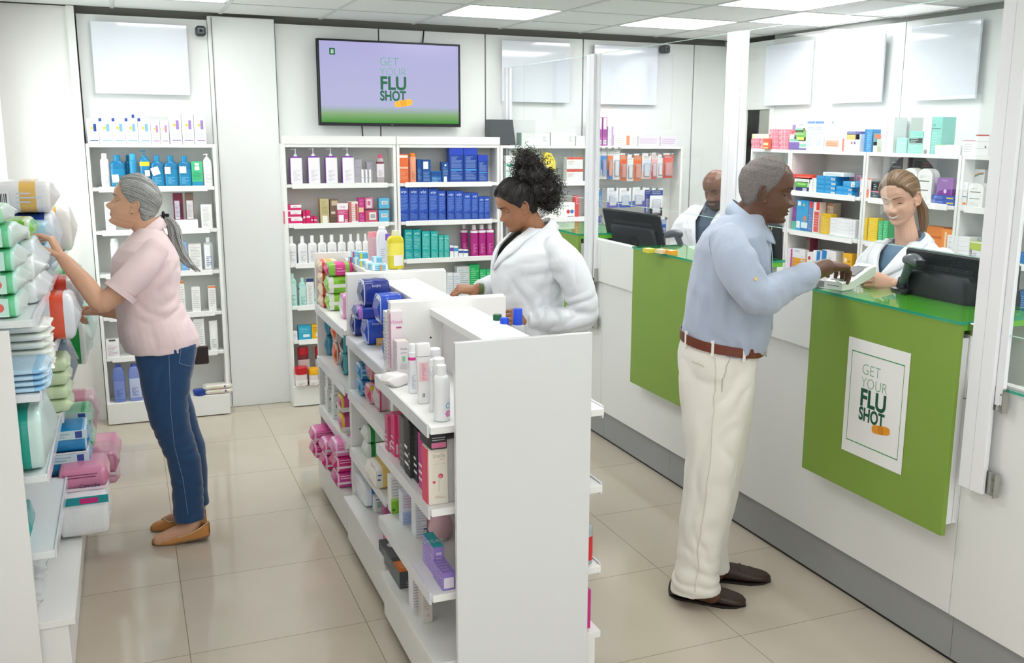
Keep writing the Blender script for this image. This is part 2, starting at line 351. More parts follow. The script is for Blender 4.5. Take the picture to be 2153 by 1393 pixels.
# shelf lamps under the lit tops (small LED strips the bright bays have)
XSF = 3.87
RWZ = [1.65, 1.395, 1.15, .90, .65, .40]
wall_unit(XSF, 5.65, -PI/2, .43, .27, RWZ, .13, 'narrow shelf unit on the right wall beside the doorway')
wall_unit(XSF, 5.215, -PI/2, .70, .27, RWZ, .13, 'right wall shelf unit of blue boxes behind the old man\'s face')
wall_unit(XSF, 4.51, -PI/2, .70, .27, RWZ, .13, 'right wall shelf unit behind the smiling pharmacist')
wall_unit(XSF, 3.805, -PI/2, .70, .27, RWZ, .13, 'right wall shelf unit right of the smiling pharmacist')
wall_unit(XSF, 3.10, -PI/2, .70, .27, RWZ, .13, 'right wall shelf unit at the right edge of the picture')
# ================================================================ centre gondola
GX0, GX1, GZ = .805, 1.225, 1.17
HOLE = mat('#2b2b2b', .8)
GY_ = [4.745, 4.005, 3.285, 2.545]
GS = [(.925, .675, .43), (.915, .69, .44), (.925, .68, .415)]
GBASE = [.215, .225, .20]
def gondola():
    labs = ['farthest unit of the white central shelving, holding green and pink packs', 'middle unit of the white central shelving, holding dark blue packs', 'nearest unit of the white central shelving with the large blank end panel']
    for u in range(3):
        ya, yb = GY_[u+1], GY_[u]; t = empty('gondola_unit', (1.015, (ya+yb)/2, 0)); tag(t, labs[u], 'shelf unit', 'central gondola units')
        O = Vector((1.015, (ya+yb)/2, 0))
        def P(m, n, par=t, first=True):
            m.v = [(v[0]-O.x, v[1]-O.y, v[2]) for v in m.v] ; return m.build(n, par)
        front = mat('#dfe1e1', .16, coat=.3) if u == 2 else WHITE
        e = M()
        th = .018
        e.box(GX0, ya, .03, GX1, ya+th, GZ, front, b=.0015)
        P(e, 'end_panel')
        if u == 0: P(M().box(GX0, yb-th, .03, GX1, yb, GZ, WHITE, b=.0015), 'end_panel')
        else:
            e = M().box(GX0, yb-th, .03, GX1, yb-.001, GZ-.004, WHITE, b=.0015)
            P(e, 'end_panel')
        yi0, yi1 = ya+th, yb-th
        h = M()
        for xx in (GX0+.035, GX0+.14):
            for k in range(8):
                z = .3+k*.105
                pts = [(xx+.0035*math.cos(q*PI/5), yi1-.0006, z+.0035*math.sin(q*PI/5)) for q in range(10)]; h.add(pts, [tuple(range(10))], HOLE)
        P(h, 'shelf_pin_holes')
        P(M().box(.985, yi0, .06, 1.045, yi1, 1.112, mat('#e9e6e8', .4)), 'centre_panel')
        P(M().box(.945, yi0, 1.113, 1.095, yi1, 1.137, WHITE, b=.001), 'top_board')
        for k, z in enumerate(GS[u]):
            for sd in (-1, 1):
                xa, xb = ((.797, .792, .742)[u], .984) if sd < 0 else (1.046, 1.285)
                s = P(M().box(xa, ya+.035, z-.022, xb, yb-.035, z, WHITE, b=.0015), 'shelf')
                xr = (xa-.006, xa+.0) if sd < 0 else (xb, xb+.006)
                P(M().box(xr[0], ya+.05, z-.034, xr[1], yb-.05, z+.004, mat('#dfe1e6', .15)), 'price_rail', s)
        for sd in (-1, 1):
            xa, xb = ((.770, .760, .742)[u], .984) if sd < 0 else (1.046, 1.285); zb = GBASE[u]
            P(M().box(xa+.012, ya+.03, .035, xb if sd < 0 else xb-.018, yb-.03, zb-.022, WHITE, b=.001).box(xa, ya+.028, zb-.022, xb, yb-.028, zb, WHITE, b=.001), 'base_cabinet')
        f = M()
        for xx in (GX0+.05, GX1-.05):
            for yy in (ya+.06, yb-.06): f.tube([(xx, yy, .0), (xx, yy, .035)], .018, mat('#9a9a96', .4), 10)
        P(f, 'feet')
gondola()
# ================================================================ left wall shelving (in front of the window wall)
LXF = -.275
LY = [3.17, 3.93, 4.67, 5.41]
LS = [(1.19, .965, .715, .47), (1.19, .965, .69, .44), (1.19, .965, .69, .44)]
def left_shelves():
    labs = ['nearest unit of the white shelving along the left wall', 'middle unit of the white shelving along the left wall', 'farthest unit of the white shelving along the left wall']
    for u in range(3):
        ya, yb = LY[u], LY[u+1]; t = empty('wall_shelf_unit', (XL+.2, (ya+yb)/2, 0)); tag(t, labs[u], 'shelf unit', 'left wall shelf units')
        O = t.location.copy()
        def P(m, n, par=t): m.v = [(v[0]-O.x, v[1]-O.y, v[2]) for v in m.v]; return m.build(n, par)
        xb = XL+.012
        P(M().box(xb, ya, .0, -.335, ya+.018, 1.165, WHITE, b=.0015), 'end_panel')
        if u == 2: P(M().box(xb, yb-.018, .0, -.335, yb, 1.165, WHITE, b=.0015), 'end_panel')
        P(M().box(xb, ya+.018, .0, xb+.016, yb-.001, 1.16, mat('#e9eaea', .4)), 'back_panel')
        for z in LS[u]:
            s = P(M().box(xb+.017, ya+.03, z-.022, LXF, yb-.012, z, mat('#e7eced', .25), b=.0015), 'shelf')
            P(M().box(LXF, ya+.045, z-.03, LXF+.006, yb-.03, z+.006, mat('#dfe3e8', .12)), 'price_rail', s)
        P(M().box(xb+.017, ya+.03, .03, LXF+.02, yb-.002, .222, WHITE, b=.001).box(xb+.017, ya+.022, .223, LXF+.04, yb-.002, .245, WHITE, b=.001).box(LXF+.0, ya+.04, .0, LXF+.01, yb, .03, mat('#d0d0cc', .5)), 'base_cabinet')
left_shelves()
# ================================================================ service counter
CXF = 2.43; GREEN = mat('#83a343', .42); GREENE = mat('#7fae3b', .4)
def counter():
    ys = [1.0, 2.27, 4.93, 6.0]
    labs = ['near section of the long white service counter with grey kick board', 'middle section of the long white service counter with grey kick board', 'far section of the white service counter behind the curly-haired woman']
    for i in range(3):
        ya, yb = ys[i], ys[i+1]; t = empty('service_counter', (CXF, ya, 0)); tag(t, labs[i], 'counter', 'service counter sections')
        L = yb-ya
        M().box(0, .001, .178, .03, L-.001, .955 if i else 1.0, LAM, b=.001).build('front_panel', t)
        if i: M().box(-.018, .001, .925, .03, L-.001, 1.158, mat('#edeeec', .3), b=.001).build('upper_fascia', t)
        k = M(); km = mat('#9fa1a2', .45, var=.03)
        yy = 0
        while yy < L:
            k.box(.025, yy+.001, .012, .04, min(yy+1.9, L)-.001, .18, km); yy += 1.9
        k.box(.03, 0, 0, .05, L, .014, BLK); k.build('kick_board', t)
        if i: M().box(.031, .001, .86, .38, L-.001, .885, LAM, b=.001).box(.35, .0, .0, .38, L, .86, WHITE).build('work_top', t)
        else: M().box(.031, .001, .70, .5, L-.001, .72, LAM).box(.46, .0, .0, .5, L, .7, WHITE).build('display_floor', t)
counter()
def clear_glass(tint=(.955, .985, .98, 1), base=.045):
    m = bpy.data.materials.new('clear_glass'); m.use_nodes = True; nt = m.node_tree; N = nt.nodes; b = N['Principled BSDF']; N.remove(b)
    tr = N.new('ShaderNodeBsdfTransparent'); tr.inputs[0].default_value = tint
    gl = N.new('ShaderNodeBsdfGlossy'); gl.inputs['Roughness'].default_value = .0
    lw = N.new('ShaderNodeLayerWeight'); lw.inputs['Blend'].default_value = .5
    pw = N.new('ShaderNodeMath'); pw.operation = 'POWER'; pw.inputs[1].default_value = 5; nt.links.new(lw.outputs['Facing'], pw.inputs[0])
    ma = N.new('ShaderNodeMath'); ma.operation = 'MULTIPLY_ADD'; ma.inputs[1].default_value = .9; ma.inputs[2].default_value = base; nt.links.new(pw.outputs[0], ma.inputs[0])
    mx = N.new('ShaderNodeMixShader'); nt.links.new(ma.outputs[0], mx.inputs[0]); nt.links.new(tr.outputs[0], mx.inputs[1]); nt.links.new(gl.outputs[0], mx.inputs[2]); nt.links.new(mx.outputs[0], N['Material Output'].inputs[0])
    return m
CG_ = clear_glass(); GTOP = clear_glass((.80, .97, .88, 1), .08); GEDGE = mat('#1d9a76', .08, coat=.5); EDGE = mat('#bfe6d6', .1)
DESKS = [(2.27, 3.0, 'green service desk with the flu shot poster, nearest the camera'), (3.73, 4.45, 'green service desk beside the old man\'s back'), (5.12, 5.85, 'green service desk behind the curly-haired woman')]
for ya, yb, lab in DESKS:
    t = empty('green_desk', (CXF, ya, 0)); tag(t, lab, 'desk', 'green fronted service desks'); L = yb-ya
    M().box(-.067, 0, .465, -.049, L, 1.165, GREEN, b=.001).build('front_board', t)
    M().box(-.049, .006, .50, -.019, L-.006, 1.12, PL).box(-.020, .006, .50, -.0005, L-.006, .92, PL).build('spacer_box', t)
    M().box(-.049, 0, 1.145, .33, L, 1.165, mat('#6fbf3a', .25)).box(.30, 0, .89, .33, L, 1.145, WHITE).build('ledge', t)
    gt = M().add([(-.072, -.004, 1.176), (.34, -.004, 1.176), (.34, L+.004, 1.176), (-.072, L+.004, 1.176)], [(0, 1, 2, 3)], GTOP).build('glass_top', t)
    M().loft([[(-.072, -.004, z), (.34, -.004, z), (.34, L+.004, z), (-.072, L+.004, z)] for z in (1.166, 1.1759)], GEDGE, cap=False).build('polished_edge', gt)
# flu shot poster
p0, p1, p2, p3 = [AT(x, y, X=CXF-.068) for x, y in ((1787, 707), (1915, 742), (1769, 944), (1896, 997))]
def poster():
    yl, yr = (p0.y+p2.y)/2, (p1.y+p3.y)/2; zt, zb = (p0.z+p1.z)/2, (p2.z+p3.z)/2
    w, h = (yl-yr)/2, (zt-zb)/2; c = Vector((CXF-.0685, (yl+yr)/2, (zt+zb)/2))
    t = empty('flu_shot_poster', c); tag(t, 'white paper poster reading get your flu shot, taped on the green desk front', 'poster')
    M().box(-.0012, -w, -h, 0, w, h, PAPER).build('sheet', t)
    m = M(); e = mat('#3f9a5f', .5); a, b = w-.022, h-.045; q = .0022
    for s in ((-a, -b, a, -b+q*1.6), (-a, b-q*1.6, a, b), (-a, -b, -a+q, b), (a-q, -b, a, b)): m.box(-.0016, s[0], s[1], -.0012, s[2], s[3], e)
    m.build('border', t)
    m = M(); flu(m, (-.0014, 0.0, .012), (0, -1, 0), (0, 0, 1), .174, lambda c_: mat(c_, .5)); m.build('artwork', t)
poster()
# ---- posts and glass screens
PYS = [2.19, 3.645, 5.04, 6.395]
pn = ['nearest the camera, beside the poster desk', 'between the old man and the far monitor', 'behind the curly-haired woman', 'against the back wall']
ALU = mat('#f0f1f4', .22)
for i, y in enumerate(PYS):
    t = empty('screen_post', (CXF-.03, y, .65)); tag(t, 'tall white screen post '+pn[i], 'post', 'tall white posts of the glass screen')
    M().box(-.018, -.048, 0, -.004, .048, 1.512, ALU, b=.0015).box(-.0185, .0, 0, -.018, .0012, 1.51, mat('#c9cbd0', .3)).build('cover_profile', t)
    M().box(-.003, -.075, .29, .012, -.048, 1.512, ALU).box(-.003, -.040, 0.06, .008, -.012, 1.512, ALU).box(-.003, .035, .29, .012, .06, 1.512, ALU).build('glass_channel', t)
    for z in (.0, .27):
        b = M().box(-.0, -.085, z, .0115, -.035, z+.075, STEEL, b=.001).box(-.012, -.087, z+.0, .0115, -.083, z+.075, STEEL)
        for q in (.02, .055): b.ball((.0, -.07, z+q), .005, mat('#8a8a86', .3, 1), 8)
        b.build('steel_bracket', t)
gl = [('glass screen panel between the two nearest posts, in front of the smiling pharmacist', 2.252, 3.568), ('glass screen panel between the middle posts, in front of the far monitor', 3.707, 4.963), ('glass screen panel behind the curly-haired woman', 5.102, 6.318)]
for lab, a, b in gl:
    t = empty('glass_screen', (CXF-.026, (a+b)/2, 1.377)); tag(t, lab, 'glass screen', 'clear glass screen panels')
    hh = .783; L = (b-a)/2
    M().add([(0, -L, 0), (0, L, 0), (0, L, hh), (0, -L, hh)], [(0, 1, 2, 3)], CG_).build('pane', t)
    M().box(-.003, -L, -.002, .003, L, .0, EDGE).box(-.003, -L, hh, .003, L, hh+.002, EDGE).build('polished_edge', t)
t = empty('glass_screen', (CXF-.026, 1.6, 1.16)); tag(t, 'glass screen panel at the right edge beyond the nearest post', 'glass screen', 'clear glass screen panels')
M().add([(0, -.5, 0), (0, .53, 0), (0, .53, 1.0), (0, -.5, 1.0)], [(0, 1, 2, 3)], CG_).build('pane', t); M().box(-.003, -.5, -.002, .003, .53, 0, EDGE).build('polished_edge', t)
t = empty('display_glass', (CXF, 1.0, .985)); tag(t, 'clear glass shelf top over the display counter at the right edge', 'glass shelf')
M().box(-.02, 0, 0, .5, 1.13, .008, mat('#d9f7ef', .01, trans=1, ior=1.3)).build('glass_plate', t)
M().box(-.021, 0, 0, -.02, 1.13, .008, mat('#39a98e', .1)).build('polished_edge', t)
# ================================================================ product kit
def TX(c): return mat(c, .5)
def fake_lines(m, o, U, V, w, h, n, c, seed=0):
    r = random.Random(seed); U = Vector(U); V = Vector(V); o = Vector(o); nn = U.cross(V)*.0005
    for i in range(n):
        y = h*(1-(i+.7)/n); L = w*r.choice((1, .95, .9, .7, .5, .97)); t = h/n*.34
        a = o+V*y+nn; m.quad(a, a+U*L, a+U*L+V*t, a+V*t, TX(c))
def barcode(m, o, U, V, w, h):
    U = Vector(U); V = Vector(V); o = Vector(o); nn = U.cross(V)
    q = o+nn*.0005; m.quad(q, q+U*w, q+U*w+V*h, q+V*h, TX('#fbfbfb')); q = o+nn*.0008; n = 9
    for i in range(n):
        a = q+U*w*(.12+.78*i/n)+V*h*.15; e = U*w*.76/n*(.3+.35*((i*7) % 3)/2); m.quad(a, a+e, a+e+V*h*.7, a+V*h*.7, TX('#333333'))
def prints(m, w, d, h, pr, sd=0):
    fr = {'F': ((-w/2, 0, 0), (1, 0, 0), (0, 0, 1), w, h), 'L': ((-w/2, d, 0), (0, -1, 0), (0, 0, 1), d, h), 'R': ((w/2, 0, 0), (0, 1, 0), (0, 0, 1), d, h), 'T': ((-w/2, 0, h), (1, 0, 0), (0, 1, 0), w, d)}
    for ix_, e in enumerate(pr):
        k = e[0]; f = 'F'
        if len(k) > 1: f = k[1]; k = k[0]
        o, U, V, W_, H_ = fr[f]; o = Vector(o); U = Vector(U); V = Vector(V); nn = U.cross(V); o = o+nn*(.00007*ix_)
        if k == 'r':
            q = o+U*W_*e[1]+V*H_*e[2]+nn*.00035; a = U*W_*(e[3]-e[1]); b = V*H_*(e[4]-e[2]); m.quad(q, q+a, q+a+b, q+b, TX(e[5]))
        elif k == 'l': fake_lines(m, o+U*W_*e[1]+V*H_*e[2]+nn*.0003, U, V, W_*(e[3]-e[1]), H_*(e[4]-e[2]), e[5], e[6], sd+int(e[2]*100))
        elif k == 'b': barcode(m, o+U*W_*e[1]+V*H_*e[2]+nn*.0004, U, V, W_*(e[3]-e[1]), H_*(e[4]-e[2]))
        elif k == 't': m.text(e[4], o+U*W_*e[1]+V*H_*e[2], U, V, e[3]*H_, TX(e[5]), 'C', e[7] if len(e) > 7 else 0, e[6] if len(e) > 6 else 1, .0009)
        elif k == 'c':
            c = o+U*W_*e[1]+V*H_*e[2]+nn*.0006; r = e[3]*min(W_, H_); m.add([c+U*r*math.cos(i*PI/8)+V*r*math.sin(i*PI/8) for i in range(16)], [tuple(range(16))], TX(e[4]))
_pm = {}
def cached(key, fn):
    if key not in _pm: _pm[key] = fn()
    return _pm[key]
def carton(w, d, h, c, pr=()):
    def mk():
        m = M().box(-w/2, 0, 0, w/2, d, h, mat(c, .38), b=.0008); prints(m, w, d, h, pr); return [('carton', m.mesh('carton'))]
    return cached(('carton', round(w, 3), round(d, 3), round(h, 3), c, tuple(pr)), mk)
def seg(m, zs, rx, ry, cy, e, a0, a1, mt, k=1.012, n=12):
    """a label wrapped on part of a bottle side; zs = (z0, z1) angles in degrees, -90 = front"""
    vs = []
    for z in zs:
        for i in range(n+1):
            a = math.radians(a0+(a1-a0)*i/n); vs.append((rx*k*sgp(math.cos(a), 2/e), cy+ry*k*sgp(math.sin(a), 2/e), z))
    m.add(vs, [(i, i+1, n+2+i, n+1+i) for i in range(n)], mt)
def bottle(st, w, d, h, c, cap='#f4f4f4', lab=None, txt=None, tc='#8899aa', e=2.2, capw=.4, caph=.16, tr=0, sh=.12, labz=(.12, .72), a=(-160, -20), lines=0, stripe=None, taper=1.0):
    """st: pump, flip, screw, spray, tubebot (tube on its cap), tin, jar"""
    def mk():
        rx, ry, cy = w/2, d/2, d/2; bm = mat(c, .22, trans=tr, ior=1.35 if tr else 1.45, coat=.2); cm = mat(cap, .3); out = []
        H = h*(1-caph); b = M()
        if st in ('pump', 'flip', 'screw', 'spray'):
            nr = w*capw/2
            pf = [(0, rx*.9, ry*.9, e), (h*.012, rx*.98, ry*.98, e), (h*.03, rx, ry, e), (H*(1-sh)*.5, rx*(1+taper)/2, ry*(1+taper)/2, e), (H*(1-sh), rx*taper, ry*taper, e)]
            for q in (.2, .4, .6, .8, .95): pf.append((H*(1-sh)+H*sh*math.sin(q*PI/2), rx*taper+(nr-rx*taper)*(1-math.cos(q*PI/2)), ry*taper+(min(nr, ry*.9)-ry*taper)*(1-math.cos(q*PI/2)), e+(2-e)*q))
            pf.append((H, nr*.9, min(nr, ry)*.9, 2)); pf.append((H+h*.01, nr*.9, min(nr, ry)*.9, 2))
            b.stack(pf, bm, y=cy)
        elif st == 'tubebot': b.stack([(h*caph, rx*.96, ry*.96, 2), (h*caph+.004, rx, ry, 2), (h*.6, rx*1.0, ry*.7, 2.4), (h*.93, rx*1.02, ry*.15, 3), (h, rx*1.02, ry*.08, 3)], bm, y=cy)
        elif st in ('jar', 'tin'): b.stack([(0, rx*.85, ry*.85, e), (h*.06, rx*.95, ry*.95, e), (h*.3, rx*.97, ry*.97, e), (h*(1-caph), rx*.95, ry*.95, e)], bm, y=cy)
        if stripe: b2 = stripe; seg(b, (H*b2[0], H*b2[1]), rx, ry, cy, e, -180, 180, mat(b2[2], .3), 1.006, 28)
        out.append(('bottle_body', b.mesh('bottle_body', 35)))
        k = M()
        if st == 'pump':
            nr = w*capw/2; z = H
            k.stack([(z, nr, nr, 2), (z+h*.035, nr, nr, 2), (z+h*.036, nr*.75, nr*.75, 2), (z+h*.055, nr*.7, nr*.7, 2), (z+h*.056, nr*.28, nr*.28, 2), (h*.955, nr*.28, nr*.28, 2), (h*.956, nr*.55, nr*.55, 2), (h*.985, nr*.5, nr*.5, 2), (h, nr*.3, nr*.3, 2)], cm, y=cy, n=16)
            k.tube([(0, cy, h*.975), (-w*.22, cy-.004, h*.975), (-w*.36, cy-.006, h*.962)], nr*.2, cm, 6)
        elif st == 'flip': q = w*capw/2; k.stack([(H, q, min(q, ry*.95), 2.3), (h*.985, q*.97, min(q, ry*.95)*.97, 2.3), (h, q*.88, min(q, ry)*.85, 2.3)], cm, y=cy, n=20)
        elif st == 'screw':
            q = w*capw/2; k.stack([(H, q, q, 2), (h*.99, q*.96, q*.96, 2), (h, q*.85, q*.85, 2)], cm, y=cy, n=24)
        elif st == 'spray': q = w*capw/2; k.stack([(H-h*.01, q, q, 2), (h*.97, q*.98, q*.98, 2), (h*.992, q*.8, q*.8, 2), (h, q*.45, q*.45, 2)], cm, y=cy, n=20)
        elif st == 'tubebot': k.stack([(0, rx*.9, ry*.9, 2), (h*caph, rx*.93, ry*.93, 2)], cm, y=cy)
        elif st in ('jar', 'tin'): k.stack([(h*(1-caph), rx, ry, e), (h*.97, rx, ry, e), (h, rx*.93, ry*.93, e)], cm, y=cy)
        out.append(('cap' if st != 'pump' else 'pump_head', k.mesh('cap', 35)))
        if lab:
            l = M(); z0, z1 = H*labz[0], H*labz[1]
            kx = (1+taper)/2 if taper != 1 else 1
            seg(l, (z0, z1), rx*max(1, kx), ry*max(1, kx), cy, e, a[0], a[1], mat(lab, .35), 1.014)
            if txt: l.text(txt, (0, cy-ry*1.03*max(1, kx), z0+(z1-z0)*.6), (1, 0, 0), (0, 0, 1), w*.26, TX(tc), sx=.9)
            if lines: fake_lines(l, (-w*.28, cy-ry*1.022*max(1, kx), z0+(z1-z0)*.08), (1, 0, 0), (0, 0, 1), w*.56, (z1-z0)*.45, lines, tc, 3)
            out.append(('label_sticker', l.mesh('label_sticker', 60)))
        elif txt or lines:
            l = M()
            if txt: l.text(txt, (0, cy-ry*1.02, H*.5), (1, 0, 0), (0, 0, 1), w*.3, TX(tc), sx=.95)
            if lines: fake_lines(l, (-w*.26, cy-ry*1.012, H*.12), (1, 0, 0), (0, 0, 1), w*.52, H*.33, lines, tc, 3)
            out.append(('printing', l.mesh('printing')))
        return out
    return cached(('bottle', st, round(w, 3), round(d, 3), round(h, 3), c, cap, lab, txt, tc, e, capw, caph, tr, sh, labz, a, lines, stripe, taper), mk)
def pack(w, d, h, c, bands=(), pr=(), fin=.012, seed=1, plump=.16, clear=None, crinkle=.0035, nn_=28):
    """plastic-wrapped soft pack lying along x with sealed crimped ends; bands: (u0,u1,colour) along x"""
    def mk():
        m = M(); base = mat(c, .25, coat=.35, bump=.25, bs=70); cl = mat(clear, .3, alpha=.72, bump=.3, bs=60) if clear else None
        rings = []; ms = []; n = nn_; us = [-.5-fin/w, -.5+.004/w, -.488, -.47, -.43, -.36, -.28, -.2, -.12, -.04, .04, .12, .2, .28, .36, .43, .47, .488, .5-.004/w, .5+fin/w]
        for i, u in enumerate(us):
            edge = min(1, (.5-abs(u))/.045) if abs(u) < .5 else 0
            k = max(0.0, edge)**.33; hy = d/2*(.72+.28*k) if abs(u) < .5 else d/2*.74; hz = h/2*(.14+.86*k) if abs(u) < .5 else .0015
            pl_ = 1+plump*.12*math.cos(u*PI); r = []
            for j in range(n):
                q = 2*PI*j/n; y = sgp(math.cos(q), .42)*hy; z = sgp(math.sin(q), .46)*hz*pl_
                v = Vector((u*w, y, z)); nz = noise.noise(Vector((u*w*38+seed*7, y*42, z*42)))*crinkle*(1.5-k)
                f = 1+nz/max(.004, abs(z)+abs(y)); v.y *= f; v.z *= f
                if abs(u) > .5: v.x += fin*.2*math.sin(v.y*70+seed*2); v.z += fin*.35*math.sin(seed*3.1+v.y*38)
                r.append(Vector((v.x, v.y+d/2, max(v.z+h/2*1.0, .0))))
            rings.append(r)
        for i in range(len(us)-1):
            uc = (us[i]+us[i+1])/2+.5; mm = base
            for b in bands:
                if b[0] <= uc < b[1]: mm = mat(b[2], .25, coat=.35, bump=.25, bs=70)
            if cl and (i < 2 or i > len(us)-4): mm = cl
            ms.append(mm)
        m.loft(rings, base, ms=ms); out = [('wrapper', m.mesh('wrapper', 50))]
        if pr:
            l = M(); l.T = Matrix.Translation((0, -d*.012-.0015, 0)); prints(l, w, d, h*1.02, pr); out.append(('printing', l.mesh('printing')))
        return out
    return cached(('pack', round(w, 3), round(d, 3), round(h, 3), c, bands, tuple(pr), fin, seed, plump, clear, crinkle), mk)
cnt = 0
def put(parts, name, loc, rz=0, label=None, cat=None, group=None, tilt=0, lean=0):
    """one product standing at loc: a single mesh, or an Empty with its parts"""
    if len(parts) == 1:
        o = bpy.data.objects.new(name, parts[0][1]); COL.objects.link(o)
    else:
        o = bpy.data.objects.new(name, None); o.empty_display_size = .03; COL.objects.link(o)
        for pn_, me in parts:
            c = bpy.data.objects.new(pn_, me); COL.objects.link(c); c.parent = o
    o.location = loc; o.rotation_euler = (tilt, lean, rz)
    return tag(o, label, cat, group)
K = {'a': (0, 0, 2.9016), 'd': (180, 360, 2.579), 'm': (560, 270, 4.306), 'n': (560, 480, 3.666), 'q': (1040, 240, 4.643), 'w1': (1560, 200, 6.967), 'w2': (1800, 200, 6.967), 'w3': (1620, 380, 6.333), 'w4': (1880, 380, 6.333),
     'g1': (640, 540, 4.353), 'g2': (640, 720, 4.354), 'g3': (720, 740, 4.354), 'g4': (720, 980, 3.373), 'g5': (720, 560, 5.666), 'p': (0, 0, 1)}
EPS = .0007
def S_(side, k, l, r, t, z, off=0, b=None):
    """measured slot on a wall shelf -> (location, rotation, width, height)"""
    ox, oy, s = K[k]; pl, pr_, pt = ox+l/s, ox+r/s, oy+t/s; pm = pt+18
    if side == 'b':
        Y = YSF+.006+off; a, c = AT(pl, pm, Y=Y), AT(pr_, pm, Y=Y); tz = AT((pl+pr_)/2, pt, Y=Y).z
        h = (tz-z) if b is None else tz-AT((pl+pr_)/2, oy+b/s, Y=Y).z
        return Vector(((a.x+c.x)/2, Y, z+EPS)), 0, c.x-a.x, max(.008, h)
    X = XSF+.006+off; a, c = AT(pl, pm, X=X), AT(pr_, pm, X=X); tz = AT((pl+pr_)/2, pt, X=X).z
    h = (tz-z) if b is None else tz-AT((pl+pr_)/2, oy+b/s, X=X).z
    return Vector((X, (a.y+c.y)/2, z+EPS)), -PI/2, a.y-c.y, max(.008, h)
def G_(k, l, b, r, t, z):
    """item facing the camera side (-Y) on a shelf running away: near-left base corner, right edge, top"""
    ox, oy, s = K[k]; P = AT(ox+l/s, oy+b/s, Z=z); R = AT(ox+r/s, oy+b/s, Y=P.y); T = AT(ox+l/s, oy+t/s, Y=P.y)
    return Vector(((P.x+R.x)/2, P.y, z+EPS)), R.x-P.x, T.z-z
def nth(i, n):
    if i == 0: return 'leftmost'
    if i == n-1: return 'rightmost'
    return ['', 'second', 'third', 'fourth', 'fifth', 'sixth', 'seventh', 'eighth', 'ninth', 'tenth', 'eleventh'][i]
NUM = ['zero', 'one', 'two', 'three', 'four', 'five', 'six', 'seven', 'eight', 'nine', 'ten', 'eleven', 'twelve']
def row(side, k, spec, z, builder, name, what, where, cat, group, off=0):
    n = len(spec)
    for i, (l, r, t) in enumerate(spec):
        loc, rz, w, h = S_(side, k, l, r, t, z, off)
        o = nth(i, n); lab = f'{what}, {o} of {NUM[n]}, {where}' if i in (0, n-1) else f'{what}, {o} from left of {NUM[n]}, {where}'
        put(builder(w-.002, h, i), name, loc, rz, lab, cat, group)
def one(side, k, l, r, t, z, fn, name, label, cat, group=None, off=0, b=None, zb=None):
    loc, rz, w, h = S_(side, k, l, r, t, z, off, b)
    if zb is not None: loc.z = zb+EPS
    elif b is not None:
        ox, oy, s = K[k]; P = AT(ox+(l+r)/2/s, oy+b/s, Y=YSF+.006+off) if side == 'b' else AT(ox+(l+r)/2/s, oy+b/s, X=XSF+.006+off); loc.z = P.z+EPS
    return put(fn(w-.0015, h), name, loc, rz, label, cat, group)
# ================================================================ products on the back wall
z = ZL
TOPW = 'top shelf behind the shopper'
def derm(c1, c2, cor=None):
    def f(w, h, i=0):
        pr = [('r', .55, .48, .8, .78, c1), ('c', .42, .62, .13, '#f2c54a'), ('r', .2, .1, .9, .14, c1), ('l', .15, .2, .85, .36, 3, '#c9ccd6'), ('t', .5, .84, .06, 'dermaglo', c2, .7)]
        if cor: pr.append(('r', 0, .88, .22, 1, cor))
        return carton(w, .05, h, '#f3f3f6', pr)
    return f
one('b', 'a', 528, 602, 722, z[0], derm('#2c4a96', '#9aa0b4'), 'carton', 'white carton with a dark blue square, leftmost on the '+TOPW, 'carton', 'white skincare cartons')
row('b', 'a', [(603, 683, 722), (683, 763, 722), (763, 841, 722), (841, 918, 722)], z[0], lambda w, h, i: derm('#7fb2dc', '#b9c6dd', '#2d4fa0')(w, h), 'carton', 'white carton with navy corner', TOPW, 'carton', 'white skincare cartons')
one('b', 'a', 805, 880, 700, z[0], derm('#7fb2dc', '#b9c6dd', '#2d4fa0'), 'carton', 'white carton peeking out from the second row, '+TOPW, 'carton', 'white skincare cartons', off=.058)
row('b', 'a', [(919, 975, 732), (976, 1029, 732)], z[0], lambda w, h, i: derm('#b787bd', '#caa8cf')(w, h), 'carton', 'short white carton with small mauve square', TOPW, 'carton', 'white skincare cartons')
row('b', 'a', [(1030, 1106, 693), (1107, 1181, 693), (1182, 1254, 693)], z[0], lambda w, h, i: derm('#9a7fc4', '#b7a9d8')(w, h), 'carton', 'tall white carton with violet square', TOPW, 'carton', 'white skincare cartons')
B2 = 'on the second shelf above the grey-haired shopper'
one('b', 'a', 608, 664, 935, z[1], lambda w, h: bottle('spray', w, w, h, '#f5f5f6', '#fbfbfb', capw=.62, caph=.16, lines=5, tc='#b9bfd0'), 'spray_bottle', 'white spray bottle, leftmost '+B2, 'bottle')
def blu(w, h, i=0, lab='#f8f8f8'):
    return bottle('flip', w, .045, h, '#1579ab', '#1d86b5', e=3.4, capw=.46, caph=.19, sh=.16, lab='#2189b9', labz=(.06, .7), a=(-150, -30), lines=7, tc='#7fc3de')
one('b', 'a', 668, 762, 945, z[1], blu, 'shampoo_bottle', 'flat blue bottle with flip cap, right of the white spray bottle', 'bottle', 'blue sun care bottles')
one('b', 'a', 758, 800, 945, z[1], blu, 'shampoo_bottle', 'dark blue bottle half hidden behind the slim blue aerosol', 'bottle', 'blue sun care bottles', off=.06)
one('b', 'a', 786, 836, 937, z[1], lambda w, h: bottle('spray', w, w, h, '#2a93c2', '#3aa7d4', capw=.8, caph=.2, sh=.06, lines=6, tc='#bfe3f2'), 'spray_bottle', 'slim blue aerosol with blue cap behind the shopper\'s head', 'bottle')
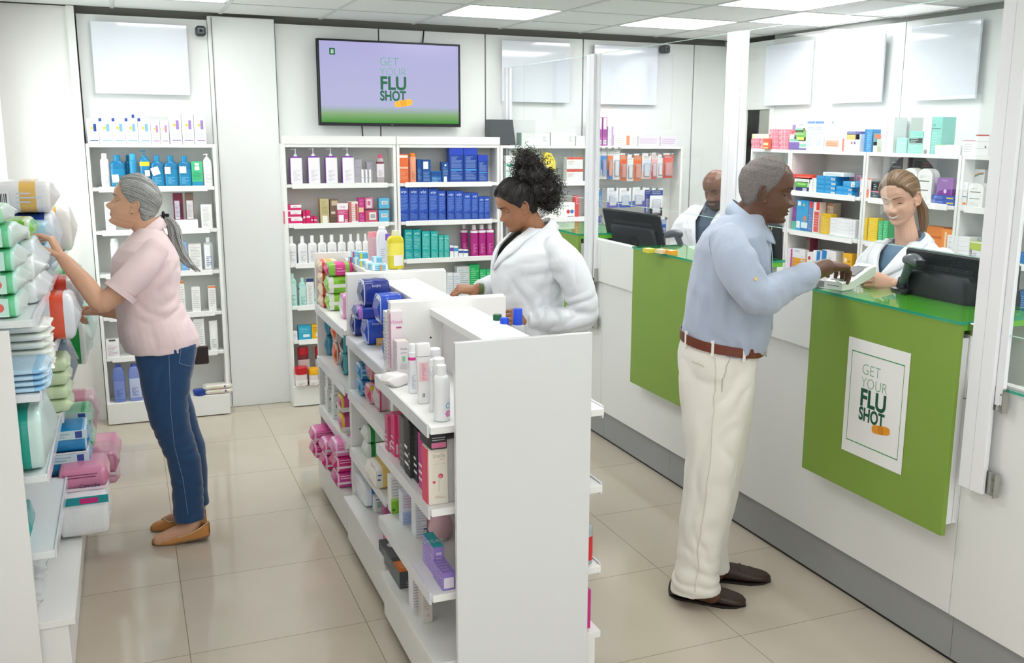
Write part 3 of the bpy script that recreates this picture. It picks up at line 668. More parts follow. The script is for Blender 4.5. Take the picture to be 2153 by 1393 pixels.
one('b', 'a', 846, 914, 917, z[1], lambda w, h: bottle('pump', w, .045, h, '#1f86b6', '#2490bd', e=3, capw=.5, caph=.2, sh=.2, lab='#f4dc3e', labz=(.72, .86), a=(-150, -30), lines=0), 'pump_bottle', 'blue pump bottle with a yellow band near its neck', 'bottle')
row('b', 'a', [(917, 999, 948), (1000, 1084, 950), (1085, 1167, 951)], z[1], lambda w, h, i: blu(w, h), 'shampoo_bottle', 'flat blue bottle with price tag', 'right of the pump bottle', 'bottle', 'blue sun care bottles')
for l, r, t, b, a_ in ((688, 730, 1064, 1112, 4), (887, 917, 1037, 1075, 0), (934, 982, 1018, 1066, 18), (1007, 1042, 1018, 1060, 0), (1097, 1138, 1014, 1056, 0)):
    p = S_('b', 'a', l, r, t, z[1], -.0045, b); q = AT((l+r)/2/2.9016, b/2.9016, Y=YSF+.001)
    nm = {688: 'leftmost blue bottle', 887: 'blue pump bottle', 934: 'third flat blue bottle, tilted', 1007: 'fourth flat blue bottle', 1097: 'rightmost flat blue bottle'}[l]
    o = M().box(-p[2]/2, 0, 0, p[2]/2, .0006, p[3], PAPER).build('price_tag'); o.location = (p[0].x, YSF+.0005, q.z); o.rotation_euler = (0, math.radians(-a_), 0); tag(o, 'square white sticker stuck on the '+nm, 'sticker', 'white square stickers')
one('b', 'a', 1168, 1236, 985, z[1], lambda w, h: carton(w, .03, h, '#4fc58b', [('r', 0, 0, 1, .2, '#2a93b9'), ('l', .1, .25, .9, .6, 6, '#1f8f66'), ('r', .3, .66, .72, .93, '#f5f5f5'), ('t', .5, .8, .1, 'pack', '#2a9a6b')]), 'pouch', 'green carton with blue foot between blue bottle and white pump', 'carton')
one('b', 'a', 1235, 1294, 938, z[1], lambda w, h: bottle('pump', w, w*.8, h, '#f2f2f2', '#f6f6f6', e=2.4, capw=.5, caph=.16, sh=.25, lines=7, tc='#b5c0c8'), 'pump_bottle', 'white pump bottle, rightmost '+B2, 'bottle')
C3 = 'on the third shelf, right of the shopper\'s face'
one('b', 'a', 638, 700, 1232, z[2], lambda w, h: carton(w, .06, h, '#f1f0f2', [('l', .1, .1, .9, .9, 14, '#cfcfd8')]), 'carton', 'white carton just behind the grey-haired shopper\'s forehead', 'carton')
# acrylic tray with tester stand
L0, _, w0, h0 = S_('b', 'a', 1035, 1210, 1335, z[2])
o = M().box(-w0/2, 0, 0, w0/2, .1, .055, mat('#f3f3f3', .2), b=.002).build('display_tray'); o.location = L0; tag(o, 'low white display tray behind the shopper\'s ponytail', 'tray')
one('b', 'a', 1056, 1117, 1180, z[2], lambda w, h: carton(w, .04, h-.055, '#6d1f3a', [('r', .12, .02, .62, .72, '#c9c6d2'), ('l', .15, .1, .6, .6, 10, '#8d7f96'), ('r', .72, .1, .86, .6, '#2b2530')]), 'carton', 'maroon carton with a grey tube card on the white tray', 'carton', zb=z[2]+.0555, off=.012)
one('b', 'a', 1131, 1181, 1178, z[2], lambda w, h: carton(w, .04, h-.055, '#7a5f52', [('r', .1, .02, .9, .72, '#d8d3d6'), ('l', .2, .1, .8, .6, 10, '#a59da0'), ('rT', 0, 0, 1, 1, '#5f463b')]), 'carton', 'brown and white carton, right one on the white tray', 'carton', zb=z[2]+.0555, off=.012)
one('b', 'a', 1226, 1294, 1248, z[2], lambda w, h: carton(w, .05, h, '#f4f3f1', [('l', .15, .08, .75, .9, 14, '#c8c8c6'), ('r', .8, 0, 1, 1, '#ebe9e4')]), 'carton', 'tall white carton at the right end of the third shelf', 'carton')
one('b', 'd', 133, 181, 365, z[3], lambda w, h: bottle('spray', w, w, h, '#f4f5f6', '#fafafa', capw=.85, caph=.1, sh=.08, lines=6, tc='#9db7c8'), 'spray_bottle', 'white aerosol in front of the shopper\'s pink collar', 'bottle')
one('b', 'd', 517, 549, 382, z[3], lambda w, h: carton(w, .05, h, '#7fb0e2', [('l', .1, .1, .9, .9, 8, '#a9cbee')]), 'carton', 'light blue carton half hidden by the grey ponytail', 'carton')
one('b', 'd', 558, 628, 393, z[3], lambda w, h: carton(w, .05, h, '#f1f0ef', [('l', .12, .06, .88, .95, 16, '#c4c2c2'), ('r', 0, .98, 1, 1, '#c9b9a2')]), 'carton', 'broad white carton right of the grey ponytail', 'carton')
one('b', 'd', 637, 693, 360, z[3], lambda w, h: bottle('screw', w, w*.7, h, '#dfe4ea', '#eef0f2', e=3.2, capw=.4, caph=.14, tr=.5, lab='#f4f5f6', labz=(.05, .92), a=(-135, -80), lines=6, tc='#3b5da8'), 'clear_bottle', 'clear flat bottle beside the broad white carton', 'bottle')
one('b', 'd', 512, 537, 597, z[4], lambda w, h: carton(w, .04, h, '#f2f1ef', [('r', 0, .93, 1, 1, '#e2823c'), ('l', .1, .1, .9, .85, 10, '#cfcac6')]), 'carton', 'slim orange-topped carton touching the shopper\'s pink back', 'carton')
one('b', 'd', 575, 622, 628, z[4], lambda w, h: carton(w, .04, h, '#f2f1f0', [('l', .12, .15, .88, .9, 9, '#d0cfd0')]), 'carton', 'small plain white carton beside the shopper\'s pink back', 'carton')
one('b', 'd', 665, 707, 623, z[4], lambda w, h: carton(w, .04, h, '#f2f1ef', [('r', 0, .93, 1, 1, '#e2823c'), ('l', .1, .2, .9, .88, 9, '#cfcac6')]), 'carton', 'small orange-topped carton at the right end of its shelf', 'carton')
one('b', 'd', 110, 183, 912, z[5], lambda w, h: carton(w, .06, h, '#f0eff1', [('l', .12, .1, .88, .7, 8, '#c9a9bd'), ('r', .25, .9, .75, 1, '#555555')]), 'carton', 'small square white carton left of the shopper\'s waist', 'carton')
one('b', 'd', 585, 644, 800, z[5], lambda w, h: carton(w, .06, h, '#f3f3f2', [('l', .15, .08, .85, .9, 12, '#cfd2cf')]), 'carton', 'large white carton just above the shopper\'s jeans', 'carton')
one('b', 'd', 668, 720, 812, z[5], lambda w, h: bottle('tubebot', w*.9, w*.7, h, '#f3f3f1', '#e9e9e6', caph=.1, lines=5, tc='#b7b7b2'), 'cream_tube', 'white cream tube standing on its cap behind the shopper', 'tube')
G5 = 'on the bottom shelf left of the jeans'
one('b', 'd', 144, 211, 1052, .134, lambda w, h: bottle('flip', w, .045, h, '#6f83c9', '#3c55b0', e=3, capw=.5, caph=.06, sh=.3, lab='#7f92d2', labz=(.1, .6), a=(-140, -40), lines=7, tc='#4a62b4'), 'lotion_bottle', 'darker blue lotion bottle '+G5, 'bottle', 'blue lotion bottles', off=-.015)
one('b', 'd', 228, 301, 1048, .134, lambda w, h: bottle('flip', w, .045, h, '#8494d3', '#3c55b0', e=3, capw=.5, caph=.06, sh=.3, lab='#c3cdea', labz=(.1, .66), a=(-140, -40), lines=8, tc='#3b55b0'), 'lotion_bottle', 'blue lotion bottle with pale label '+G5, 'bottle', 'blue lotion bottles', off=-.015)
tin = S_('b', 'd', 586, 655, 1153, .134, -.02); tw = tin[2]
def mktin(w, h, c='#2747a0'):
    return cached(('tin2', round(w, 3), round(h, 3), c), lambda: [('tin_base', M().stack([(0, w/2*.93, w/2*.93, 2), (h*.12, w/2, w/2, 2), (h*.5, w/2, w/2, 2)], mat(c, .25), y=w/2, n=32).mesh('tin', 40)), ('lid', M().stack([(h*.5, w/2*1.02, w/2*1.02, 2), (h*.85, w/2*1.02, w/2*1.02, 2), (h, w/2*.93, w/2*.93, 2)], mat(c, .25), y=w/2, n=32).mesh('lid', 40))])
put(mktin(tw, .017), 'cream_tin', tin[0]-Vector((0, .02, 0)), 0, 'lower round blue cream tin beside the wipes pack', 'tin', 'round blue cream tins'); put(mktin(tw*.95, .017), 'cream_tin', tin[0]+Vector((-.006, -.022, .0175)), 0, 'upper round blue cream tin of the pair beside the wipes', 'tin', 'round blue cream tins')
wp = lambda w, h: pack(w, .085, h, '#ece5dc', ((.0, .12, '#e9e7e2'),), [('r', .12, .3, .9, .42, '#e7b9a4'), ('c', .78, .62, .22, '#2a3f86'), ('t', .78, .58, .12, 'NIVEA', '#ffffff', .9), ('r', .2, .5, .6, .8, '#dfe7c9')], seed=4, plump=.4)
loc, rz, w, h = S_('b', 'd', 655, 790, 1152, .134, -.03, 1187)
put(wp(w, .028), 'wipes_pack', loc-Vector((0, .0, 0)), 0, 'lower pale wipes pack lying right of the blue tins', 'wipes', 'pale wipes packs by the tins'); put(wp(w, .028), 'wipes_pack', loc+Vector((-.004, .002, .0285)), 0, 'upper pale wipes pack lying right of the blue tins', 'wipes', 'pale wipes packs by the tins')

# ---- middle unit
z = ZM; U1_ = 'top shelf under the television'
pur = lambda w, h, i=0: bottle('pump', w, .055, h, '#8a4fae', '#f1f1f6', lab='#f4f2f6', e=5, capw=.3, caph=.22, sh=.1, labz=(.03, .94), a=(-138, -42), lines=9, tc='#cfc8d6')
row('b', 'm', [(210, 329, 182), (372, 490, 178), (530, 648, 178), (682, 800, 178)], z[1], pur, 'pump_bottle', 'purple pump bottle with white label', U1_, 'bottle', 'purple pump bottles')
st = lambda w, h: carton(w, .04, h, '#8d8896', [('r', 0, i/9, 1, i/9+.05, '#d5d2da') for i in range(9)])
for i in range(3): put(st(.052, .05), 'carton', (S_('b', 'm', 797, 856, 285, z[1], .01)[0].x, YSF+.016, z[1]+EPS+(2-i)*.0508), 0, ['topmost', 'middle', 'lowest'][i]+' grey striped box stacked right of the purple bottles', 'box', 'grey striped boxes')
wt = lambda w, h: carton(w, .03, h, '#f0eef2', [('r', .7, 0, .85, 1, '#3b3542'), ('r', 0, .4, 1, .44, '#c9c4d2')])
row('b', 'm', [(862, 893, 372), (896, 926, 372), (929, 960, 372)], z[1], lambda w, h, i: wt(w, h), 'carton', 'slim white box with dark stripe', 'before the pink-capped bottle', 'box', 'slim white boxes')
one('b', 'm', 906, 966, 280, z[1], lambda w, h: carton(w, .03, h, '#8f8b98', [('l', .1, .1, .9, .9, 8, '#c6c3ce')]), 'carton', 'grey box leaning on top of the slim white boxes', 'box', b=372, zb=z[1]+.076, off=.002)
one('b', 'm', 998, 1072, 236, z[1], lambda w, h: bottle('screw', w, w*.75, h, '#cfc4c8', '#d8547c', e=2.3, capw=.52, caph=.13, sh=.25, tr=.3, lab='#e9e5e9', labz=(.25, .78), lines=7, tc='#a99aa8', stripe=(.72, .86, '#7d3c4c')), 'bottle', 'brown bottle with pink cap at the end of the top shelf', 'bottle')
M2 = 'in the stack on the second shelf near the pilaster'
pk = lambda w, h: carton(w, .07, h, '#d8266e', [('r', .35, .55, 1, 1, '#f3eef2'), ('t', .62, .66, .2, 'cream', '#b84a7a', .9), ('r', 0, 0, 1, .18, '#f3eef2')])
for i, (l, r, t, b) in enumerate(((168, 318, 676, 735), (168, 318, 735, 792), (170, 330, 790, 846))):
    loc, rz, w, h = S_('b', 'm', l, r, t, z[2], 0, b); loc.z = z[2]+EPS+(2-i)*.0405; put(pk(w, .04), 'carton', loc, 0, ['top', 'middle', 'bottom'][i]+' pink and white box '+M2, 'box', 'stacked pink boxes')
for i, (l, r, t) in enumerate(((332, 358, 748), (360, 402, 742), (404, 426, 795), (430, 464, 797))):
    one('b', 'm', l, r, t, z[2], lambda w, h: carton(w, .06, h, '#d42065', [('r', .1, .45, .9, .6, '#f2d9e4')]), 'carton', nth(i, 4)+' of four small crimson boxes beside the stacked pink boxes', 'box', 'small crimson boxes')
one('b', 'm', 485, 568, 638, z[2], lambda w, h: carton(w, .05, h, '#c6b98a', [('r', .25, .02, .8, .32, '#f1efe6'), ('l', .2, .4, .85, .92, 9, '#a5986a'), ('rL', 0, 0, 1, 1, '#9b7b4a')]), 'carton', 'tall gold carton on the second shelf under the television', 'carton')
one('b', 'm', 574, 655, 643, z[2], lambda w, h: carton(w, .05, h, '#7b6252', [('r', .2, .75, .9, .95, '#c9b79d'), ('r', .15, .4, .6, .5, '#d8cbb8'), ('l', .1, .05, .9, .35, 5, '#4d3a30')]), 'carton', 'brown patterned carton right of the gold carton', 'carton')
one('b', 'm', 640, 742, 677, z[2], lambda w, h: carton(w, .05, h, '#d0487d', [('r', 0, .68, 1, 1, '#f4eef2'), ('t', .5, .78, .1, 'cream', '#b06c93', .8), ('r', .12, .08, .58, .42, '#f6f4f6'), ('b', .68, .06, .9, .2), ('l', .1, .46, .9, .64, 3, '#f0b4cd')]), 'carton', 'pink carton with white top half, middle of the second shelf', 'carton', off=-.005)
one('b', 'm', 746, 832, 663, z[2], lambda w, h: carton(w, .05, h, '#efe2e0', [('r', .0, 0, .3, 1, '#c8736f'), ('r', .7, .1, .95, .9, '#b9574f'), ('l', .32, .1, .66, .9, 8, '#d9a19a')]), 'carton', 'red and cream patterned carton on the second shelf', 'carton')
one('b', 'm', 833, 891, 630, z[2], lambda w, h: carton(w, .05, h, '#c22f80', [('r', .05, .42, .8, .62, '#e9c39a'), ('l', .2, .66, .85, .95, 6, '#e58bbd'), ('l', .2, .05, .85, .36, 5, '#e58bbd')]), 'carton', 'tall magenta carton on the second shelf', 'carton')
one('b', 'm', 894, 966, 640, z[2], lambda w, h: carton(w, .05, h, '#d77b9c', [('r', .2, .1, .85, .85, '#f0dfe6'), ('r', .3, .3, .7, .7, '#c6799a')]), 'carton', 'upper pink carton standing on the carton with the barcode', 'carton', b=740, zb=z[2]+.087, off=.006)
one('b', 'm', 897, 1010, 742, z[2], lambda w, h: carton(w, .07, h, '#c9566f', [('r', .3, .2, .88, .85, '#dfd8cf'), ('b', .34, .25, .84, .8)]), 'carton', 'low dark pink carton with a large barcode', 'carton')
lb = lambda w, h: carton(w, .06, h, '#62b6dd', [('b', .25, .42, .8, .72)])
one('b', 'm', 1018, 1116, 740, z[2], lb, 'carton', 'lower of two light blue cartons at the shelf end', 'carton', 'light blue cartons'); one('b', 'm', 1022, 1116, 643, z[2], lb, 'carton', 'upper of two light blue cartons at the shelf end', 'carton', 'light blue cartons', b=738, zb=z[2]+.0865)
spf = lambda w, h, i=0: bottle('screw', w, .035, h, '#eeeef0', '#f6f6f7', e=2.6, capw=.40, caph=.26, sh=.14, txt='50+', tc='#b4b6c4', lines=5)
row('b', 'm', [(183, 276, 977), (285, 375, 974), (376, 462, 970), (465, 549, 967), (553, 641, 964), (645, 724, 962), (735, 803, 958), (806, 868, 955), (873, 932, 955)], z[3], spf, 'sunscreen_bottle', 'white sunscreen bottle', 'on the third shelf', 'bottle', 'white sunscreen bottles')
M4_ = 'on the fourth shelf beside the pilaster'
mi = lambda w, h: bottle('screw', w, .04, h, '#a9d8cf', '#b8e2d9', e=2.6, capw=.45, caph=.14, sh=.2, lab='#bfe6de', labz=(.05, .85), a=(-140, -40), lines=9, tc='#5f8f8c', stripe=(.72, .8, '#27406f'))
row('b', 'n', [(166, 238, 350), (248, 314, 382)], z[4]-.02, lambda w, h, i: mi(w, h), 'bottle', 'mint green bottle with navy band', M4_, 'bottle', 'mint green bottles')
one('b', 'n', 308, 367, 385, z[4]-.02, lambda w, h: carton(w, .04, h, '#e9ebe9', [('r', 0, .88, 1, 1, '#2b3f6e'), ('l', .25, .1, .75, .8, 14, '#b3bab8')]), 'carton', 'slim white carton with navy top beside the mint bottles', 'carton')
for i, (t, b, zz) in enumerate(((543, 612, 0), (485, 542, .0595))): one('b', 'n', 370, 430, t, z[4], lambda w, h: carton(w, .05, .058, '#a8dcd2', [('r', 0, .78, 1, 1, '#7fc2b6'), ('b', .5, .15, .85, .6)]), 'carton', ['lower', 'upper'][i]+' small mint carton half hidden by the central shelving', 'carton', 'small mint cartons', b=b, zb=z[4]-.02+zz)
one('b', 'n', 182, 242, 795, z[5], lambda w, h: carton(w, .05, h, '#eef0f2', [('l', .1, .2, .9, .8, 4, '#b9c4cc')]), 'carton', 'tiny white carton left of the turquoise carton', 'carton')
one('b', 'n', 248, 350, 752, z[5], lambda w, h: carton(w, .06, h, '#2fa6c9', [('r', .35, .2, .85, .4, '#e9f4f6'), ('l', .1, .5, .9, .9, 4, '#7fd0e2')]), 'carton', 'turquoise carton on the fifth shelf', 'carton'); one('b', 'n', 351, 440, 745, z[5], lambda w, h: carton(w, .06, h, '#e9b321', [('b', .35, .2, .8, .45), ('l', .1, .55, .9, .9, 3, '#c98f12')]), 'carton', 'yellow carton right of the turquoise carton', 'carton')
hb = lambda w, h, i=0: bottle('flip', w, .05, h, '#8a3540', '#c11f2e', e=2.6, capw=.78, caph=.2, sh=.02, taper=.72, tr=.1, lab='#cbb9bb', labz=(.1, .85), a=(-140, -40), lines=8, tc='#8d5f66')
row('b', 'n', [(232, 344, 920), (366, 478, 916)], .136, hb, 'shampoo_bottle', 'brown bottle with wide red cap', 'on the lowest shelf', 'bottle', 'red capped bottles', off=.01)
jr = lambda cap: (lambda w, h: bottle('jar', w, w, h, '#eadfe0', cap, e=2.2, caph=.36, lab='#f1efee', labz=(.1, .55), lines=3, tc='#b9a9a2'))
for l, r, t, c, n in ((226, 326, 1075, '#c5202c', 'red'), (331, 411, 1082, '#f0b21c', 'yellow'), (414, 480, 1080, '#8fd2c2', 'mint')):
    one('b', 'n', l, r, t, .136, jr(c), 'cream_jar', f'small cream jar with {n} lid in front of the red-capped bottles', 'jar', 'small cream jars', off=-.055)

# ---- blue carton unit
R1 = 'top shelf of the blue carton unit'
one('b', 'm', 1190, 1286, 235, z[1], lambda w, h: carton(w, .05, h, '#e8703f', [('r', .05, .88, .95, .97, '#f6e9dd'), ('r', .05, .5, .95, .57, '#f3c3a2'), ('l', .1, .1, .9, .46, 8, '#f4a985')]), 'carton', 'orange carton at the left end, '+R1, 'carton')
one('b', 'm', 1298, 1364, 222, z[1], lambda w, h: bottle('spray', w, w, h, '#f0a684', '#f08a2c', capw=.8, caph=.13, sh=.06, lines=10, tc='#b9684a'), 'spray_bottle', 'salmon aerosol with orange cap beside the orange carton', 'bottle')
nv = lambda w, h: carton(w, .05, h, '#1c4f96', [('l', .15, .1, .85, .6, 8, '#7fa6d6')])
one('b', 'm', 1366, 1409, 280, z[1], nv, 'carton', 'slim navy carton right of the salmon aerosol', 'carton'); one('b', 'm', 1411, 1489, 284, z[1], lambda w, h: carton(w, .05, h, '#1c4f96', [('r', .12, .6, .7, .92, '#eef2f6'), ('l', .12, .08, .88, .5, 8, '#7fa6d6')]), 'carton', 'navy carton with a white square sticker, '+R1, 'carton')
one('b', 'm', 1492, 1586, 388, z[1], lambda w, h: carton(w, .05, h, '#2268ad', [('r', .0, .6, 1, .95, '#174f92'), ('l', .1, .1, .9, .5, 4, '#9cc3e6')]), 'carton', 'low wide blue carton, '+R1, 'carton'); one('b', 'm', 1590, 1653, 305, z[1], lambda w, h: carton(w, .05, h, '#1a4a92', [('r', .25, .03, .7, .3, '#e6edf5'), ('c', .5, .85, .15, '#e6edf5'), ('l', .15, .35, .9, .75, 7, '#7fa6d6')]), 'carton', 'narrow navy carton with white emblem left of the tall blue pair', 'carton')
tb = lambda w, h, i=0: carton(w, .06, h, '#1c3f98', [('r', 0, .78, 1, 1, '#2846b8'), ('l', .12, .4, .88, .74, 10, '#8aa9dd'), ('l', .12, .06, .88, .32, 8, '#8aa9dd'), ('r', .1, .34, .9, .37, '#57b7e6')])
row('b', 'm', [(1655, 1786, 168), (1788, 1913, 168)], z[1], tb, 'carton', 'tall broad royal blue carton', R1, 'carton', 'tall royal blue cartons'); one('b', 'm', 1917, 2006, 240, z[1], lambda w, h: tb(w, h), 'carton', 'shorter royal blue carton right of the tall blue pair', 'carton')
ar = lambda w, h, i=0: carton(w, .06, h, '#2450b8', [('r', 0, 0, 1, .28, '#2148a8'), ('t', .5, .84, .085, 'arlyt', '#d9e6fb', .8, .01), ('l', .12, .32, .88, .78, 13, '#7f9fe0'), ('l', .12, .05, .88, .26, 6, '#6c8fd8'), ('r', 0, 0, .03, 1, '#6f86c4')])
row('b', 'm', [(1200, 1289, 535), (1293, 1377, 536), (1379, 1464, 538), (1471, 1554, 543), (1556, 1624, 563), (1637, 1707, 566), (1709, 1781, 566), (1783, 1855, 584), (1857, 1920, 584), (1923, 1973, 620), (1974, 2024, 617)], z[2], ar, 'carton', 'blue lettered carton', 'on the second shelf', 'carton', 'blue lettered cartons')
R3 = 'below the blue lettered cartons'
tl = lambda w, h, i=0: carton(w, .07, h, ['#18a3a5', '#18a3a5', '#2fb3b0', '#2fb3b0', '#3db8ae', '#3db8ae'][i], [('t', .5, .84, .085, 'arlyt', '#c9f0ec', .8, .01), ('l', .1, .35, .9, .8, 9, '#8fdcd6'), ('l', .1, .06, .9, .26, 5, '#8fdcd6')])
row('b', 'm', [(1253, 1326, 915), (1328, 1401, 916), (1409, 1483, 932), (1489, 1556, 932), (1560, 1607, 968), (1609, 1657, 968)], z[3], tl, 'carton', 'teal lettered carton', R3, 'carton', 'teal lettered cartons')
for i, (l, r, t) in enumerate(((1662, 1697, 1062), (1699, 1737, 1066), (1742, 1784, 1095), (1786, 1830, 1097))): one('b', 'm', l, r, t, z[3], lambda w, h: carton(w, .04, h, '#eef0f4', [('r', 0, .55, 1, .85, ['#6b4fb0', '#3f9fd2', '#3b55a0', '#3b55a0'][i])]), 'carton', nth(i, 4)+' of four little white and blue cartons between teal and magenta', 'carton', 'little white and blue cartons')
mg = lambda w, h, i=0: bottle('screw', w, .045, h, '#c0358f', '#ecebee', e=2.6, capw=.55, caph=.16, sh=.12, lab='#b42c85', labz=(.06, .86), a=(-150, -30), lines=9, tc='#e79acb', stripe=(.88, .97, '#f0eef2'))
row('b', 'm', [(1856, 1923, 872), (1925, 1994, 869), (1997, 2066, 866)], z[3], mg, 'bottle', 'magenta bottle with white neck', R3, 'bottle', 'magenta bottles'); one('b', 'm', 1768, 1832, 868, z[3], mg, 'bottle', 'magenta bottle standing apart behind the little cartons', 'bottle', 'magenta bottles', off=.05)
R4 = 'on the fourth shelf left of the curly-haired woman'
for l, r, t, c, n in ((1396, 1440, 345, '#edf0f3', 'first small white carton'), (1442, 1494, 345, '#e7ecf2', 'second small white carton')): one('b', 'n', l, r, t, z[4], lambda w, h: carton(w, .05, h, c, [('l', .1, .15, .9, .9, 8, '#bcc9d8')]), 'carton', n+' '+R4, 'carton', 'small white cartons')
one('b', 'n', 1470, 1569, 293, z[4], lambda w, h: carton(w, .06, h, '#dfe5e8', [('l', .1, .1, .9, .9, 12, '#b5c2c9')]), 'carton', 'tall pale grey carton '+R4, 'carton', off=.01); one('b', 'n', 1571, 1642, 280, z[4], lambda w, h: carton(w, .06, h, '#27b565', [('l', .1, .1, .9, .9, 12, '#8fe0b2')]), 'carton', 'tallest green carton '+R4, 'carton'); row('b', 'n', [(1645, 1694, 318), (1696, 1745, 318)], z[4], lambda w, h, i: carton(w, .06, h, '#3cc47a', [('l', .1, .1, .9, .9, 10, '#9fe8c0')]), 'carton', 'short green carton', 'touching the white coat', 'carton', 'short green cartons')
# dark grey monitor-back like box on top of unit, seen half through glass
loc, rz, w, h = S_('b', 'p', 1027, 1084, 235, 1.72, .0)
o = M().add([(-w/2+.01, 0, h-.05), (w/2-.02, 0, h-.05), (w/2, 0, -.06), (-w/2+.02, 0, -.06), (-w/2+.01, .09, h-.05), (w/2-.02, .09, h-.05), (w/2, .09, -.06), (-w/2+.02, .09, -.06)], [(0, 1, 2, 3), (4, 7, 6, 5), (0, 4, 5, 1), (1, 5, 6, 2), (2, 6, 7, 3), (3, 7, 4, 0)], mat('#4b4f52', .5)).build('speaker_box'); o.location = (loc.x, loc.y, 1.72); tag(o, 'dark grey box on top of the shelves, half behind the glass', 'box')
# ---- bright bay behind glass
z = ZR
for l, r, n in ((262, 540, 'left'), (547, 786, 'right')): one('b', 'q', l, r, 183, z[0], lambda w, h: carton(w, .09, h, '#eff1ee', [('l', .75, .3, .9, .8, 4, '#9fb3a8'), ('rL', 0, 0, 1, 1, '#b8cfc4')]), 'carton', f'{n} of two long white cartons on the unit above the curls', 'carton', 'long white cartons')
one('b', 'q', 795, 880, 212, z[0], lambda w, h: carton(w, .08, h, '#f2f3f0', [('l', .2, .3, .8, .7, 3, '#c9cfc9')]), 'carton', 'small white carton right of the two long white cartons', 'carton')
one('b', 'q', 110, 215, 405, z[1], lambda w, h: carton(w, .05, h, '#e9f3ef', [('r', .05, .6, .95, .68, '#2f9f86'), ('l', .1, .1, .9, .5, 6, '#a9cfc3')]), 'carton', 'pale carton with a curved green stripe behind the curls', 'carton')
def yellow(w, h):
    m = M(); pts = [(-.5, .0), (-.5, .62), (-.18, 1.0), (.18, .98), (.5, .7), (.5, 0)]; ym = mat('#f0dc4a', .4)
    m.loft([[(x*w, y, q*h) for x, q in pts] for y in (0, .04)], ym); prints(m, w, .04, h, [('r', .2, .05, .95, .35, '#bcdcf0'), ('l', .1, .45, .9, .7, 4, '#fdf3a8')]); return [('carton', m.mesh('carton'))]
one('b', 'q', 455, 596, 373, z[1], yellow, 'display_box', 'yellow shaped display box right of the curly puff', 'box')
for i, (t, b, zz) in enumerate(((548, 645, 0), (447, 545, .0835))): one('b', 'q', 703, 862, t, z[1], lambda w, h: carton(w, .06, .082, '#f0efec', [('r', 0, .82, 1, 1, '#df5a43'), ('l', .08, .4, .6, .7, 3, '#d4a9a0'), ('r', .0, .0, 1, .04, '#e79a8a')]), 'carton', ['lower', 'upper'][i]+' white carton with red top edge behind the glass', 'carton', 'white cartons with red edge', b=b, zb=z[1]+zz)
one('b', 'q', 500, 615, 905, z[2], lambda w, h: carton(w, .06, h, '#eceee9', [('r', 0, .45, 1, .5, '#c9cfc2'), ('l', .1, .6, .9, .9, 3, '#c9cfc2')]), 'carton', 'low white carton beside the curly woman\'s neck', 'carton')
one('b', 'q', 622, 783, 862, z[2], lambda w, h: carton(w, .05, h, '#f4f4f2', [('c', .6, .4, .13, '#d64a44'), ('c', .83, .4, .13, '#3d83cf'), ('l', .1, .6, .7, .85, 3, '#c3c8cc'), ('r', .55, .05, .95, .1, '#9a9a9a')]), 'carton', 'white carton with red and blue figures behind the glass', 'carton'); one('b', 'q', 785, 827, 795, z[2], lambda w, h: carton(w, .05, h, '#d9575a', [('l', .2, .6, .8, .92, 4, '#f2c9c9')]), 'carton', 'narrow red carton beside the white carton with figures', 'carton')
# ---- pegboard unit
T_ = 'on top of the unit with hanging packs'
row('b', 'q', [(1005, 1053, 30), (1055, 1100, 30)], 1.655, lambda w, h, i: carton(w, .07, h, '#b860ad', [('r', .15, .58, .85, .98, '#efe4f0'), ('r', .1, .3, .9, .55, '#a04a98'), ('b', .2, .05, .8, .2)]), 'carton', 'tall purple carton', T_, 'carton', 'tall purple cartons')
one('b', 'q', 1105, 1160, 122, 1.655, lambda w, h: carton(w, .07, h, '#eeeaf2', [('r', .65, 0, .95, 1, '#c39ad0'), ('l', .1, .1, .6, .9, 8, '#b9c3dc')]), 'carton', 'white carton with violet edge right of the purple cartons', 'carton')
one('b', 'q', 1163, 1396, 205, 1.655, lambda w, h: carton(w, .08, h, '#f2f1ee', [('r', .52, .05, .66, .95, '#e08a5c'), ('l', .05, .2, .45, .8, 3, '#cfccc4'), ('l', .72, .2, .95, .8, 3, '#cfccc4')]), 'carton', 'long white carton with orange block '+T_, 'carton')
row('b', 'q', [(1400, 1613, 215), (1616, 1782, 218)], 1.655, lambda w, h, i: carton(w, .08, h, '#e6dbe8', [('l', .05, .2, .9, .8, 3, '#c9b4cf'), ('r', .75, .1, .92, .5, '#dfe7f4')]), 'carton', 'long lilac carton', T_, 'carton', 'long lilac cartons')
def blister(w, h, top, mid, low, d=.022):
    def mk():
        m = M().box(-w/2, 0, 0, w/2, .0012, h, mat('#f0f1f3', .3)); 
        prints(m, w, .001, h, [('r', .0, .0, 1, .30, low), ('r', 0, .3, 1, .74, mid), ('r', 0, .74, 1, .93, top), ('l', .15, .78, .85, .9, 2, '#c9ccd0')])
        b = M().box(-w*.34, -d, h*.08, w*.34, -.0005, h*.62, mat('#eef2f6', .06, trans=.75, ior=1.1), b=.005)
        c = M().box(-w*.26, -d*.7, h*.12, w*.26, -.002, h*.56, mat(mid, .35), b=.004)
        return [('card', m.mesh('card')), ('blister', b.mesh('blister')), ('packed_product', c.mesh('packed_product'))]
    return cached(('bl', round(w, 3), round(h, 3), top, mid, low, d), mk)
def hook(x, zz, L=.09):
    o = M().tube([(0, YB-.16-.0, 0), (0, YSF-.03+0, 0), (0, YSF-.045, .006)], .0022, STEEL, 6).box(-.008, YB-.17, -.012, .008, YB-.165, .012, STEEL).build('peg_hook'); o.location = (x, 0, zz); return o
